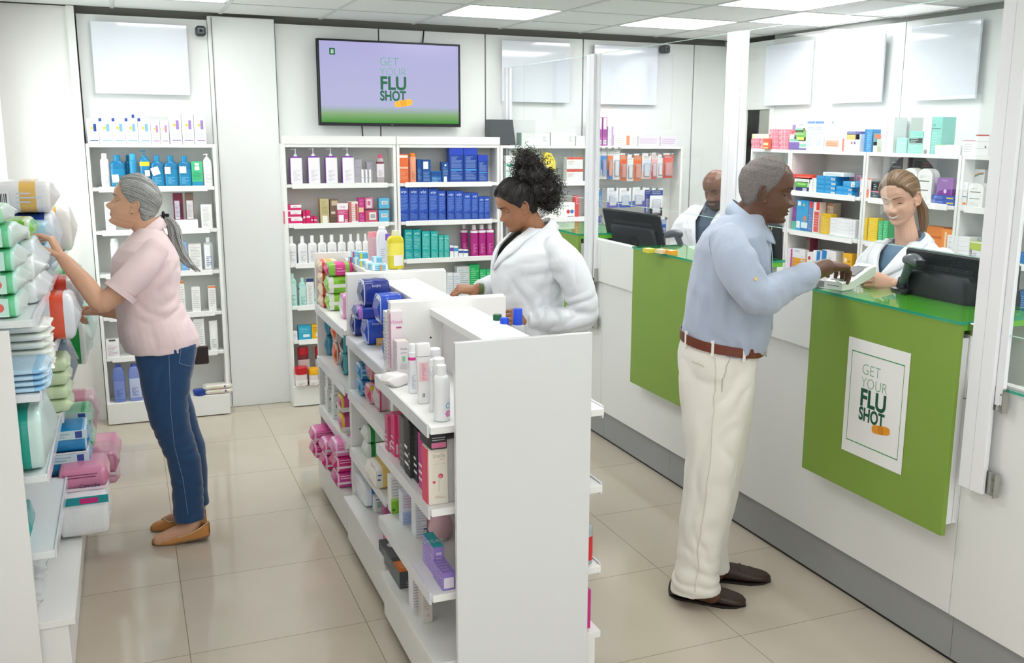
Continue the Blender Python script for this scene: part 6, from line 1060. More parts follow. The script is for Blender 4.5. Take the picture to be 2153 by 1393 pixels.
lp(4.33, 1.19, -.48, -.29, .085, '#a9d6ea', ((.1, .4, '#8fc6e4'),), [('c', .75, .25, .1, '#d94a4a')], d=.18, zz=.10, label='pale blue pack under the shopper\'s reaching fingers', name='wipes_pack', cat='wipes', seed=221, fin=.02, plump=.5, clear='#d9ecf4')
lp(4.33, 1.19, -.48, -.29, .098, '#b9dcea', ((.1, .4, '#9fcde4'),), (), d=.18, zz=.0, label='pale blue pack below the one being touched', name='wipes_pack', cat='wipes', seed=222, fin=.03, plump=.5, clear='#d9ecf4')
lp(3.93, 1.19, -.50, -.315, .07, '#7fc63a', ((0, .15, '#cfe8c0'), (.85, 1, '#cfe8c0')), [('r', .1, .2, .9, .9, '#6db52c')], d=.22, zz=.16, label='grass green pack lying between blue and mint packs', seed=225, plump=.5)
lp(3.93, 1.19, -.52, -.305, .158, '#dfe9ef', ((.6, .8, '#8fc4e6'),), (), d=.26, label='large white pack with blue strip behind the pale blue pack', group='large packs on the top shelf', seed=226, fin=.03, clear='#eef4f6', crinkle=.01)
lp(4.58, 1.19, -.53, -.28, .20, '#2a4fae', ((0, .5, '#5a74c0'), (.86, 1, '#e9edf3')), (), d=.3, label='big navy blue nappy pack on the top left shelf', group='large packs on the top shelf', seed=227, fin=.015, clear='#e6edf4', crinkle=.01)
lp(4.55, 1.19, -.53, -.28, .13, '#f3f1f2', ((.55, .8, '#f3c46a'),), [('b', .1, .2, .4, .7), ('l', .5, .3, .9, .7, 3, '#d9d9e2')], d=.3, zz=.204, label='white and yellow nappy pack topmost on the left shelving', group='large packs on the top shelf', seed=228, fin=.02, clear='#f6f4f2', crinkle=.01)
lp(4.93, 1.19, -.50, -.23, .20, '#f2efe9', ((.3, .5, '#f3c25a'), (.7, .8, '#f3c25a')), (), d=.24, label='white pack with orange yellow marks beyond the reaching hand', group='large packs on the top shelf', seed=229, fin=.015, clear='#f6f2ea', crinkle=.014)
# unit 1 shelf z .965
for i in range(4): lp(3.22, .965, -.46, -.262, .017, '#bfe0f3', ((0, .15, '#8fc6ec'), (.85, 1, '#8fc6ec')), [], d=.24, zz=i*.018, label=['lowest', 'second', 'third', 'topmost'][i]+' flat sky blue sheet pack counted upward', group='flat sky blue packs', seed=231+i, fin=.012, plump=.2)
for i in range(6): lp(3.47, .965, -.47, -.268, .025, '#eff4ec', ((0, .3, '#6fc23a'), (.3, .42, '#b9e08f')), [], d=.22, zz=i*.0265, label=['lowest', 'second', 'third', 'fourth', 'fifth', 'topmost'][i]+' flat white and green pack counted upward', group='flat white and green packs', seed=236+i, fin=.016, plump=.3)
for i in range(2): lp(3.73, .965, -.45, -.29, .06, '#bfe4de', ((.3, .8, '#a9d9d2'),), [('b', .5, .2, .8, .8)], d=.14, zz=i*.062, label=['lower', 'upper'][i]+' pale teal wipes pack with barcode behind the flat green packs', group='pale teal wipes', name='wipes_pack', cat='wipes', seed=243+i, fin=.01, plump=.4)
# second unit, shelf z .965
lp(4.00, .965, -.48, -.2, .17, '#eef1f6', ((.72, .84, '#ee5a3a'), (.5, .58, '#4a6fc4')), (), d=.2, label='large white nappy pack with a red band below the reaching arm', group='large nappy packs', seed=251, fin=.015, clear='#eef2f8', crinkle=.014)
lp(4.28, .965, -.48, -.2, .19, '#e9edf2', ((.7, .85, '#e8482c'), (0, .3, '#2f55b0')), (), d=.22, label='white, red and blue nappy pack, middle of the large ones', group='large nappy packs', seed=252, fin=.015, clear='#eef2f8', crinkle=.014)
lp(4.80, .965, -.46, -.2, .17, '#bfe6cf', ((.7, .85, '#5fc07a'),), (), d=.22, label='white and mint nappy pack, farthest of the large ones', group='large nappy packs', seed=253, fin=.015, clear='#e6f4ec', crinkle=.014)
# second unit z .69
for i in range(4): lp(4.0, .69, -.42, -.245, .05, '#cfe3b9', ((.3, .7, '#dcebc9'),), (), d=.2, zz=i*.052, label=['lowest', 'second', 'third', 'topmost'][i]+' pale green pillow pack counted upward', group='pale green pillow packs', seed=261+i, fin=.01, plump=.9, crinkle=.008)
lp(4.35, .69, -.44, -.25, .2, '#9fb4cc', ((.3, .8, '#5a7fc4'),), (), d=.2, label='blue grey wrapped pack behind the pale green pillow packs', seed=266, fin=.02, clear='#c9d6e6', crinkle=.014)
lp(4.80, .69, -.40, -.205, .22, '#12a33c', ((.85, 1, '#e3efe6'),), (), d=.2, label='tall vivid green pack below the shopper\'s arm', seed=267, fin=.02, clear='#e3efe6', crinkle=.008)
lp(5.10, .69, -.40, -.19, .25, '#bfe6dc', ((.4, .7, '#8fd6c6'),), [('b', .7, .2, .95, .5)], d=.2, label='tall aqua pack farthest on the left shelving', seed=268, fin=.02, clear='#dff2ee', crinkle=.014)
# first unit z .715
lp(3.22, .715, -.46, -.275, .19, '#18a896', ((.82, 1, '#cfe9e4'),), [('c', .25, .85, .1, '#e9e4dc'), ('l', .2, .3, .6, .5, 2, '#0f7f76')], d=.34, label='large teal green pack in the near left bay', seed=271, fin=.02, plump=.4, clear='#dff0ee', crinkle=.012)
# second unit z .44
for i in range(2): lp(4.00, .44, -.345, -.195, .088, '#1f8fcc', ((0, .08, '#e6edf2'), (.9, 1, '#cfe6f2')), [('r', 0, .62, 1, 1, '#cfe6ea'), ('l', .2, .68, .6, .92, 2, '#8fb4c9'), ('r', .72, .66, .88, .95, '#3a4fa0'), ('r', 0, 0, 1, .08, '#e9eef0'), ('l', .2, .25, .7, .35, 1, '#1a5f9c')], d=.22, zz=i*.091, label=['lower', 'upper'][i]+' blue and white wipes pack jutting over the left shelf', group='blue and white wipes', name='wipes_pack', cat='wipes', seed=281+i, fin=.008, plump=.3)
for i in range(2): lp(4.28, .44, -.36, -.19, .085, '#a9dfc0', ((0, .08, '#e6f2ea'), (.8, 1, '#5fc28a')), [('r', 0, .6, 1, 1, '#d3ecdf'), ('r', .72, .66, .88, .95, '#3a4fa0')], d=.22, zz=i*.088, label=['lower', 'upper'][i]+' mint green wipes pack behind the blue and white ones', group='mint wipes behind the blue ones', name='wipes_pack', cat='wipes', seed=284+i, fin=.008, plump=.3)
lp(4.55, .44, -.36, -.18, .17, '#e3a0b4', ((.8, 1, '#f0c9d6'),), (), d=.2, label='pink wrapped pack behind the mint wipes', seed=287, fin=.012, plump=.3, clear='#f4dce4')
# base shelf of the second unit
BZ = .246
lp(3.83, BZ, -.31, -.135, .165, '#eceeef', ((.0, .1, '#e3e6e8'),), [('r', 0, .82, 1, 1, '#17929a'), ('r', .45, .84, .8, .96, '#c9247a')], d=.30, label='big white nappy pack with a teal top on the base shelf', seed=291, fin=.004, plump=.25, crinkle=.008)
lp(3.90, BZ, -.30, -.135, .082, '#d987a8', ((0, .1, '#e3a6c0'),), [('r', 0, 0, 1, .14, '#f3dfe8'), ('t', .62, .12, .2, 'Comodin', '#3a2f5f', .8), ('l', .1, .55, .8, .8, 2, '#8f3f6a'), ('t', .1, .35, .18, '10', '#6a2f5a')], d=.22, zz=.168, label='pink pack with lettering lying on the big teal-topped pack', group='pink wrapped packs', seed=292, fin=.008, plump=.4)
lp(4.42, BZ, -.28, -.112, .095, '#dc8fae', ((0, .1, '#e3a6c0'),), [('l', .1, .5, .8, .8, 2, '#8f3f6a'), ('r', 0, 0, 1, .14, '#f3dfe8')], d=.22, zz=.045, label='middle pink pack sticking out over the floor', group='pink wrapped packs', seed=293, fin=.012, plump=.4); lp(4.42, BZ, -.27, -.115, .044, '#e6a9c0', (), (), d=.22, zz=0, label='flattened pink pack under the middle pink pack', group='pink wrapped packs', seed=295, fin=.01, plump=.4)
lp(4.72, BZ, -.27, -.11, .10, '#d987a8', ((0, .1, '#e3a6c0'),), [('l', .1, .5, .8, .8, 2, '#8f3f6a')], d=.2, label='farthest pink pack sticking out over the floor', group='pink wrapped packs', seed=294, fin=.012, plump=.4)
for i in range(4): lp(3.24+.1*i, BZ, -.50, -.36, .06, '#eef0f0', ((0, .35, '#1f9a86'),), (), d=.09, zz=0, label=nth(i, 9).replace('leftmost', 'nearest')+' small white and teal pack on the near base shelf', group='small white and teal packs', seed=301+i, fin=.03, plump=.7, clear='#eef2f2', crinkle=.02)
lp(3.25, .47, -.48, -.345, .10, '#1fa39c', ((.5, .8, '#bfe6e2'),), (), d=.2, label='teal striped pack on the almost empty near left shelf', seed=311, fin=.008)
# ================================================================ people kit
from mathutils.bvhtree import BVHTree
def ip(tab, z):
    """smooth interpolation in a table of (z, value)"""
    tab = sorted(tab)
    if z <= tab[0][0]: return tab[0][1]
    for i in range(len(tab)-1):
        if z <= tab[i+1][0]:
            a, b = tab[i], tab[i+1]; t = (z-a[0])/(b[0]-a[0]); t = t*t*(3-2*t)*.5+t*.5; return a[1]+(b[1]-a[1])*t
    return tab[-1][1]
def fuse(m, voxel=.005, smooth=4, folds=(), cut=None, jitter=0, paint=None, name='body', seed=0, grain=(9, 9, 9)):
    """melt overlapping closed shapes into one continuous skin"""
    me = m.mesh('tmp'); mats = list(m.mats); o = bpy.data.objects.new('tmp', me); COL.objects.link(o)
    r = o.modifiers.new('r', 'REMESH'); r.mode = 'VOXEL'; r.voxel_size = voxel; r.use_smooth_shade = True
    sm = o.modifiers.new('s', 'SMOOTH'); sm.factor = .5; sm.iterations = smooth
    dg = bpy.context.evaluated_depsgraph_get(); out = bpy.data.meshes.new_from_object(o.evaluated_get(dg)); bpy.data.objects.remove(o); bpy.data.meshes.remove(me)
    out.name = name; out.materials.clear()
    for q in mats: out.materials.append(q)
    if folds or jitter:
        N_ = [v.normal.copy() for v in out.vertices]; co = []
        for v, n in zip(out.vertices, N_):
            p = v.co; a = 0
            for c, d, lam, amp, rad in folds:
                q = p-Vector(c); w = math.exp(-q.length_squared/(rad*rad))
                if w > .03:
                    ph = q.dot(Vector(d))/lam*2*PI+4.5*noise.noise(p*9+Vector((seed, 0, 0))); s_ = math.sin(ph); a += amp*w*(s_-.4*abs(s_))
            if jitter: a += jitter*(noise.noise(Vector((p.x*grain[0], p.y*grain[1], p.z*grain[2]+seed)))+.5*noise.noise(Vector((p.x*grain[0]*2.3, p.y*grain[1]*2.3, p.z*grain[2]*2.3-seed))))
            co += (p+n*a)[:]
        out.vertices.foreach_set('co', co)
    for p in out.polygons:
        p.use_smooth = True; p.material_index = 0
        if paint: p.material_index = paint(p.center, p.normal)
    if cut:
        global LASTBV
        LASTBV = bvh_of(out); bm = bmesh.new(); bm.from_mesh(out); bmesh.ops.delete(bm, geom=[f for f in bm.faces if cut(f.calc_center_median())], context='FACES')
        B_ = [v for v in bm.verts if v.is_boundary]
        for it in range(14):
            nw = {v: sum(((e.other_vert(v).co) for e in v.link_edges if e.is_boundary), Vector())/max(1, sum(1 for e in v.link_edges if e.is_boundary)) for v in B_}
            for v, c in nw.items(): v.co = v.co.lerp(c, .5)
        bm.to_mesh(out); bm.free()
    out.update(); return out
def link(me, name, parent, **k):
    o = bpy.data.objects.new(name, me); COL.objects.link(o); o.parent = parent; return tag(o, **k)
def limb(m, pts, mt, n=20, flat=0):
    """pts: (x, y, z, ra, rb) round-ended tapering limb"""
    P = [Vector(p[:3]) for p in pts]; R = [(p[3], p[4] if len(p) > 4 else p[3]) for p in pts]
    PP = []; RR = []
    d0 = (P[0]-P[1]).normalized(); d1 = (P[-1]-P[-2]).normalized()
    for t in (.97, .75, .4): PP.append(P[0]+d0*R[0][0]*t); q = math.sqrt(1-t*t); RR.append((R[0][0]*q, R[0][1]*q))
    N = 5
    for i in range(len(P)-1):
        a, b = P[max(i-1, 0)], P[i]; c, e = P[i+1], P[min(i+2, len(P)-1)]
        for j in range(N):
            t = j/N; q = .5*((2*b)+(c-a)*t+(2*a-5*b+4*c-e)*t*t+(3*b-a-3*c+e)*t**3); PP.append(q)
            s_ = t*t*(3-2*t); RR.append(tuple(R[i][k]*(1-s_)+R[i+1][k]*s_ for k in (0, 1)))
    PP.append(P[-1]); RR.append(R[-1])
    for t in (.4, .75, .97): PP.append(P[-1]+d1*R[-1][0]*t*(.12 if flat else 1)); q = math.sqrt(1-t*t); RR.append((R[-1][0]*q, R[-1][1]*q))
    return m.tube(PP, 0, mt, n, rr=RR)
def trunk(m, rows, mt, n=36, e=2.3):
    """rows: (z, back x, front x, half width[, y centre, tilt]) stacked ellipses"""
    rs = []
    for r in rows:
        z, b, f, w = r[:4]; yc = r[4] if len(r) > 4 else 0; tl = r[5] if len(r) > 5 else 0; cx = (b+f)/2; a = (f-b)/2
        rs.append([(cx+a*sgp(math.cos(2*PI*i/n), 2/e), yc+w*sgp(math.sin(2*PI*i/n), 2/e), z+tl*a*math.cos(2*PI*i/n)) for i in range(n)])
    return m.loft(rs, mt)
# ---- head
BASE = [(-.108, .028), (-.103, .060), (-.095, .077), (-.085, .083), (-.072, .080), (-.057, .0835), (-.036, .085), (-.02, .083), (.0, .080), (.012, .079), (.028, .0865), (.05, .088), (.075, .080), (.10, .060), (.118, .030), (.126, .006)]
WID = [(-.108, .016), (-.10, .030), (-.085, .044), (-.065, .056), (-.04, .065), (0, .072), (.03, .0755), (.06, .0745), (.085, .063), (.105, .045), (.12, .022), (.126, .004)]
BACK = [(-.108, .0), (-.10, -.005), (-.08, -.030), (-.06, -.052), (-.04, -.068), (-.01, -.086), (.03, -.096), (.06, -.092), (.085, -.074), (.105, -.05), (.12, -.022), (.126, -.004)]
def gs(v, c, s): return math.exp(-((v-c)/s)**2/2)
def hx(y, z, P):
    """front surface of a face at (y, z)"""
    w = ip(WID, z)*P.get('w', 1); f = ip(BASE, z); t = min(.999, abs(y)/max(w, 1e-4)); x = f*(1-t**2.25)**(1/2.25)
    return x+feat(y, z, P)
def feat(y, z, P):
    a = abs(y); n = P.get('nose', 1); nw = P.get('nosew', 1)
    br = ip([(-.050, 0), (-.040, .002), (-.034, .013), (-.026, .0235), (-.019, .0225), (-.005, .0125), (.010, .0055), (.022, .001), (.03, 0)], z)*n
    x = br*gs(y, 0, ip([(-.04, .0105), (-.025, .0092), (-.01, .0062), (.02, .006)], z)*nw)
    x += .0095*n*gs(a, .0135*nw, .0052*nw)*gs(z, -.030, .0065)
    x -= .0125*gs(a, .030, .0135)*gs(z, .007, .011); x += .0015*gs(a, .030, .011)*gs(z, .004, .0075)
    x += .0035*gs(a, .022, .018)*gs(z, .030, .006)
    x += (.0045+.004*P.get('smile', 0))*gs(a, .041, .013)*gs(z, -.024, .014)
    sm = P.get('smile', 0); lw = .021+.005*sm; zz = z-sm*.010*(a/.026)**2
    k = math.exp(-(a/lw)**4); L = P.get('lips', 1)
    x += .0058*L*k*gs(zz, -.0515, .0034)+.0062*L*k*gs(zz, -.0635, .0044)-.0028*k*gs(zz, -.0572, .0018)
    x -= .003*gs(z, -.0735, .005)*gs(a, 0, .018); x += .0055*P.get('chin', 1)*gs(a, 0, .017)*gs(z, -.089, .010)
    x -= .0022*sm*gs(a, .034, .006)*gs(z, -.050, .012); x -= .0012*gs(a, 0, .003)*gs(z, -.043, .004)
    x -= P.get('old', 0)*.0022*gs(a, .030+.4*max(0, -.035-z), .004)*gs(z, -.047, .015)
    return x
def head_rings(P, off=None, nz=84, n=132):
    rs = []
    for j in range(nz+1):
        z = -.108+.234*(j/nz); w = ip(WID, z)*P.get('w', 1); f = ip(BASE, z); b = ip(BACK, z); r = []
        for i in range(n):
            t = -1+2*i/n; ph = PI*math.copysign(abs(t)**1.45, t); c, s_ = math.cos(ph), math.sin(ph); e = 2.25
            d = (abs(c)**e+abs(s_)**e)**(-1/e); x = d*c*(f if c > 0 else -b); y = d*s_*w
            if c > 0: x += feat(y, z, P)*min(1, c*3)
            p = Vector((x, y, z))
            if off:
                q = off(abs(math.degrees(ph)), z, p); p = Vector((p.x, p.y, p.z))+Vector((x, y, z*.9)).normalized()*q
            r.append(p)
        rs.append(r)
    return rs
def ear(m, sd, mt):
    c = Vector((-.006, sd*.074, -.004)); a = math.radians(12); X = Vector((math.cos(a), sd*-.42, math.sin(a))).normalized(); Z = Vector((-math.sin(a), sd*.12, math.cos(a))).normalized(); Yv = X.cross(Z)*-sd
    pts = []
    for k in range(15):
        q = math.radians(35+k*16.2); pts.append(c+X*.0165*math.cos(q)+Z*.029*math.sin(q)+Yv*.007)
    m.tube(pts, .0036, mt, 8, rr=[.003]+[.0038]*13+[.003])
    def bl(ct, ra, rb, rc):
        rs = []
        for j in range(1, 8):
            b = PI*j/8-PI/2; rs.append([ct+X*ra*math.cos(b)*math.cos(2*PI*i/14)+Yv*rb*math.cos(b)*math.sin(2*PI*i/14)+Z*rc*math.sin(b) for i in range(14)])
        m.loft(rs, mt)
    bl(c+X*.002+Yv*.001, .0145, .0042, .026); bl(c-Z*.026+X*.004+Yv*.004, .0075, .0035, .009); bl(c+X*.012-Z*.002+Yv*.005, .004, .004, .006)
    bl(c-X*.005-Z*.002+Yv*.0045, .0025, .0035, .015)
def RY(a): return Matrix.Rotation(math.radians(-a), 4, 'Y')
def headT(loc, pitch=0, yaw=0, roll=0, s=1): return Matrix.Translation(loc) @ Matrix.Rotation(math.radians(yaw), 4, 'Z') @ RY(pitch) @ Matrix.Rotation(math.radians(roll), 4, 'X') @ Matrix.Scale(s, 4)
def face_parts(root, body, T, P, iris='#3a2a20', brow='#3a3028', lip='#b5685f', lid=-18, skin=None, white='#e9e4df'):
    """eyes with lids, brows, lips as children"""
    for sd in (-1, 1):
        y = sd*.0300; zc = .0055; xc = hx(y, zc, P)-.0076; c = Vector((xc, y, zc)); R = .0122
        m = M(); m.T = T; W_ = mat(white, .12, coat=.5); I = mat(iris, .1, coat=.6)
        def pt(el, az, r=R): return c+Vector((r*math.cos(el)*math.cos(az), 1.18*r*math.cos(el)*math.sin(az), r*math.sin(el)))
        N = 18; gz = math.radians(P.get('gaze', -12)); gy = math.radians(P.get('gazey', 0)); gd = Vector((math.cos(gz)*math.cos(gy), math.cos(gz)*math.sin(gy), math.sin(gz)))
        rs = []
        u = gd.cross(Vector((0, 0, 1))).normalized(); v = u.cross(gd)
        for k, a in enumerate((0.04, .22, .45, .5, .75, 1.0, 1.3, 1.6)):
            rs.append([c+(gd*math.cos(a)+(u*math.cos(2*PI*i/N)+v*math.sin(2*PI*i/N))*math.sin(a))*R for i in range(N)])
        m.loft(rs, W_, ms=[BLK, I, I, W_, W_, W_, W_]); e = m.build('eye', root, 60)
        l = M(); l.T = T; r2 = R+.0011; A = [math.radians(-62+124*i/14) for i in range(15)]
        def lidpt(fr, az, top):
            el = math.radians(lid)*math.cos(az*1.25)*(1 if top else 1)+math.radians(-6)*(1-math.cos(az)) if top else math.radians(min(lid-3, P.get('lower', -30)))*math.cos(az*1.25)
            return el+(math.radians(78)-el)*fr if top else el+(math.radians(-78)-el)*fr
        for top in (1, 0):
            vs = []
            for j in range(7):
                for a in A: vs.append(pt(lidpt(j/6, a, top), a, r2-(.0006 if j else 0)))
            l.add(vs, [(j*15+i, j*15+i+1, (j+1)*15+i+1, (j+1)*15+i) for j in range(6) for i in range(14)], skin)
        l.build('eyelid', e, 60)
        s_ = M(); s_.T = T; s_.tube([pt(lidpt(0, a, 1), a, r2+.0005) for a in A], .0009*P.get('lash', 1), mat('#2a201c', .6), 5); s_.build('eyelashes', e)
        b = M(); b.T = T; q = []
        for i in range(11):
            t = i/10; yy = sd*(.013+.036*t); z0 = .0265+.0065*math.sin(t*2.3)-.003*t; hw = .0040*(1-.7*t)*(.6+.4*min(1, t*6))*P.get('browk', 1)
            q.append([Vector((hx(yy, z0+hw, P)+.0007, yy, z0+hw)), Vector((hx(yy, z0, P)+.0018, yy, z0)), Vector((hx(yy, z0-hw, P)+.0007, yy, z0-hw)), Vector((hx(yy, z0, P)-.002, yy, z0))])
        b.loft(q, mat(brow, .8, bump=.6, bs=900)); b.build('eyebrow', root, 60)
    sm = P.get('smile', 0); L = M(); L.T = T; lm = mat(lip, .4, bump=.1, bs=400); lw = .0235+.006*sm; op = .0052*sm
    def lp_(y, z): return Vector((hx(y, z+sm*0, P)+.0009, y, z+sm*.010*(abs(y)/.026)**2))
    for up in (1, -1):
        vs = []; N = 20
        for i in range(N+1):
            y = lw*(-1+2*i/N); t = 1-abs(y/lw)**2.2; cup = .0012*gs(abs(y), .006, .004)-.001*gs(y, 0, .003)
            z0 = -.0572+(op if up > 0 else -op)*t*.9; z1 = z0+(.0062*t+cup)*P.get('lips', 1) if up > 0 else z0-(.0078*t)*P.get('lips', 1)
            for j in range(5): vs.append(lp_(y, z0+(z1-z0)*j/4)+Vector((.0011*math.sin(PI*j/4)*t, 0, 0)))
        L.add(vs, [(i*5+j, i*5+j+1, (i+1)*5+j+1, (i+1)*5+j) for i in range(N) for j in range(4)], lm)
    L.build('lips', root, 80)
    if sm:
        t_ = M(); t_.T = T; vs = []; N = 16
        for i in range(N+1):
            y = lw*.9*(-1+2*i/N); t = 1-abs(y/lw/.9)**2
            for z in (-.0572+op*t, -.0572-op*t*.7): vs.append(lp_(y, z)+Vector((.0002, 0, 0)))
        t_.add(vs, [(2*i, 2*i+1, 2*i+3, 2*i+2) for i in range(N)], mat('#f3efe8', .2)); t_.build('teeth', root, 80)
def strands(m, bvh, C0, dirs, end, mt, r=.0011, lift=.0015, n=16, jit=.03, seed=1, ns=4):
    rn = random.Random(seed); C0 = Vector(C0); ed = (Vector(end)-C0).normalized()
    for k, d in enumerate(dirs):
        d = Vector(d).normalized(); w = Vector((rn.uniform(-1, 1), rn.uniform(-1, 1), rn.uniform(-1, 1)))*jit; pts = []
        for i in range(n+1):
            t = i/n; q = d.slerp(ed, t) if d.angle(ed) < 3.0 else d.lerp(ed, t); q = (q+w*math.sin(t*PI)).normalized()
            h = bvh.ray_cast(C0+q*.4, -q)
            if h[0] is None: continue
            pts.append(h[0]+q*(lift*(.6+.8*rn.random()*.3)))
        if len(pts) > 3: m.tube(pts, r, mt[k % len(mt)], ns)
    return m
# ---- hand
def hand(m, mt, T, curls=(25, 35, 30), spread=1.0, thumb=(40, 20), fl=None, s=1, nails=None, tcurl=25):
    """T: wrist frame; +x towards the fingers, +z back of the hand, +y thumb side"""
    keep = m.T; base = (keep @ T if keep else T) @ Matrix.Scale(s, 4); m.T = base
    rs = []
    for x, w, t, yc in ((-.012, .026, .019, 0), (.005, .027, .018, 0), (.025, .033, .0165, .002), (.05, .039, .0155, .002), (.075, .041, .014, .0), (.092, .040, .0115, -.001), (.100, .036, .007, -.001)):
        rs.append([(x, yc+w*sgp(math.cos(2*PI*i/20), .8), t*sgp(math.sin(2*PI*i/20), .8)-.001) for i in range(20)])
    m.loft(rs, mt)
    L = [(.043, .026, .021), (.047, .030, .023), (.044, .028, .022), (.034, .021, .019)]; Y = (.0295, .0100, -.0105, -.029); RD = (.0092, .0096, .0090, .0080); tips = []
    for f in range(4):
        c = curls[f] if isinstance(curls[0], tuple) else curls; a = 0; p = Vector((.088-.004*abs(f-1), Y[f], 0)); sp = math.radians((6, 1.5, -3, -9)[f]*spread); pts = [(*(p-Vector((.02, 0, 0))), RD[f]*1.05)]
        pts.append((*p, RD[f]*1.08))
        for j in range(3):
            a += math.radians(c[j]); d = Vector((math.cos(a)*math.cos(sp), math.cos(a)*math.sin(sp), -math.sin(a))); q = p+d*L[f][j]*.5; pts.append((*q, RD[f]*(.95-.06*j))); p = p+d*L[f][j]; pts.append((*p, RD[f]*(1.0-.1*j) if j < 2 else RD[f]*.70))
        limb(m, pts, mt, 10); tips.append((p, a, sp, RD[f]))
    a = math.radians(thumb[0]); b = math.radians(thumb[1]); p = Vector((.012, .022, -.006)); pts = [(*p, .0145)]; d = Vector((math.cos(a), math.sin(a), -math.sin(b))).normalized()
    p = p+d*.042; pts.append((*p, .0125)); d = (d+Vector((math.sin(math.radians(tcurl))*.9, -math.sin(math.radians(tcurl))*.7, -.25*math.sin(math.radians(tcurl))))).normalized(); p = p+d*.030; pts.append((*p, .0105)); d = (d+Vector((.25, -.2, -.15))).normalized(); p = p+d*.026; pts.append((*p, .0072)); limb(m, pts, mt, 12)
    m.T = keep
    if nails:
        nails.T = base
        for p, a_, sp, r in tips:
            d = Vector((math.cos(a_)*math.cos(sp), math.cos(a_)*math.sin(sp), -math.sin(a_))); up = Vector((math.sin(a_), 0, math.cos(a_))); sdv = d.cross(up); c = p+up*r*.62-d*.001; R2 = []
            for j in range(1, 5):
                q = PI*j/5-PI/2; R2.append([c+d*.0062*math.cos(q)*math.cos(2*PI*i/10)+sdv*.0048*math.cos(q)*math.sin(2*PI*i/10)+up*.0018*math.sin(q) for i in range(10)])
            nails.loft(R2, NAIL)
    return m
NAIL = mat('#e3b3a3', .25)
def frame(o, fwd, back):
    """wrist frame from position, finger direction and back-of-hand direction"""
    o = Vector(o); x = Vector(fwd).normalized(); z = Vector(back); z = (z-x*z.dot(x)).normalized(); y = z.cross(x)
    return Matrix(((x.x, y.x, z.x, o.x), (x.y, y.y, z.y, o.y), (x.z, y.z, z.z, o.z), (0, 0, 0, 1)))
def shoe(m, T, L, w, top, mt, sole, low=False, lift=0):
    """slip-on shoe along +x, heel at 0"""
    m.T = T; rs = []; n = 24
    S_ = [(0, .55, .75), (.04, .78, .95), (.12, .86, 1.0), (.3, .86, .95), (.45, .88, .85), (.6, .98, .72), (.75, 1.0, .56), (.87, .90, .46), (.95, .68, .38), (1, .3, .25)]
    for t, ww, hh in S_:
        h = top*hh; rs.append([(L*t, w/2*ww*sgp(math.cos(2*PI*i/n), .85), .008+lift*(1-t)+h*(.5+.5*sgp(math.sin(2*PI*i/n), .7))) for i in range(n)])
    m.loft(rs, mt)
    rs = []
    for z in (0, .009):
        r = []
        for i in range(28):
            a = 2*PI*i/28; t = .5+.51*math.cos(a); ww = ip([(0, .5), (.1, .82), (.4, .85), (.7, 1.03), (.9, .85), (1, .35)], t); r.append((L*t, w/2*1.03*ww*math.copysign(min(1, abs(math.sin(a))**.6*1.1), math.sin(a)), z+lift*(1-min(1, t*1.6))*.8*(1 if z else .9)))
        rs.append(r)
    m.loft(rs, sole); return m
def bvh_of(me): return BVHTree.FromPolygons([v.co.copy() for v in me.vertices], [tuple(p.vertices) for p in me.polygons])
def ribbon(m, bvh, A, B, mt, off=.004, n=3, th=.002):
    """a strip of cloth laid over a garment between two edge paths"""
    vs = []; A = [Vector(a) for a in A]; B = [Vector(b) for b in B]; K_ = len(A); rows = []
    for i in range(K_):
        r = []
        for j in range(n+1):
            p = A[i].lerp(B[i], j/n); h = bvh.find_nearest(p)
            q = h[0]+h[1]*(off+.002*math.sin(PI*j/n)) if h[0] is not None and (h[0]-p).length < .06 else p
            r.append(q)
        rows.append(r)
    for r in rows: vs += r
    m.add(vs, [(i*(n+1)+j, i*(n+1)+j+1, (i+1)*(n+1)+j+1, (i+1)*(n+1)+j) for i in range(K_-1) for j in range(n)], mt)
    return m
def thick(o, t=.002):
    s = o.modifiers.new('solidify', 'SOLIDIFY'); s.thickness = t; s.offset = 1; return o
def collar(m, rows, mt, gap=18, n=40):
    """shirt collar: rows of (centre x, z, radius x, radius y, tilt) from the neck edge outwards, open at the front"""
    vs = []
    for cx, z, rx, ry, tl in rows:
        for i in range(n+1):
            a = math.radians(gap+(360-2*gap)*i/n); vs.append((cx+rx*math.cos(a), ry*math.sin(a), z+tl*math.cos(a)))
    k = len(rows); m.add(vs, [(j*(n+1)+i, j*(n+1)+i+1, (j+1)*(n+1)+i+1, (j+1)*(n+1)+i) for j in range(k-1) for i in range(n)], mt); return m
def cloth(c, rough=.85, bs=900, sheen=.3, bump=.15): return mat(c, rough, sheen=sheen, bump=bump, bs=bs, var=.05, vs=14)
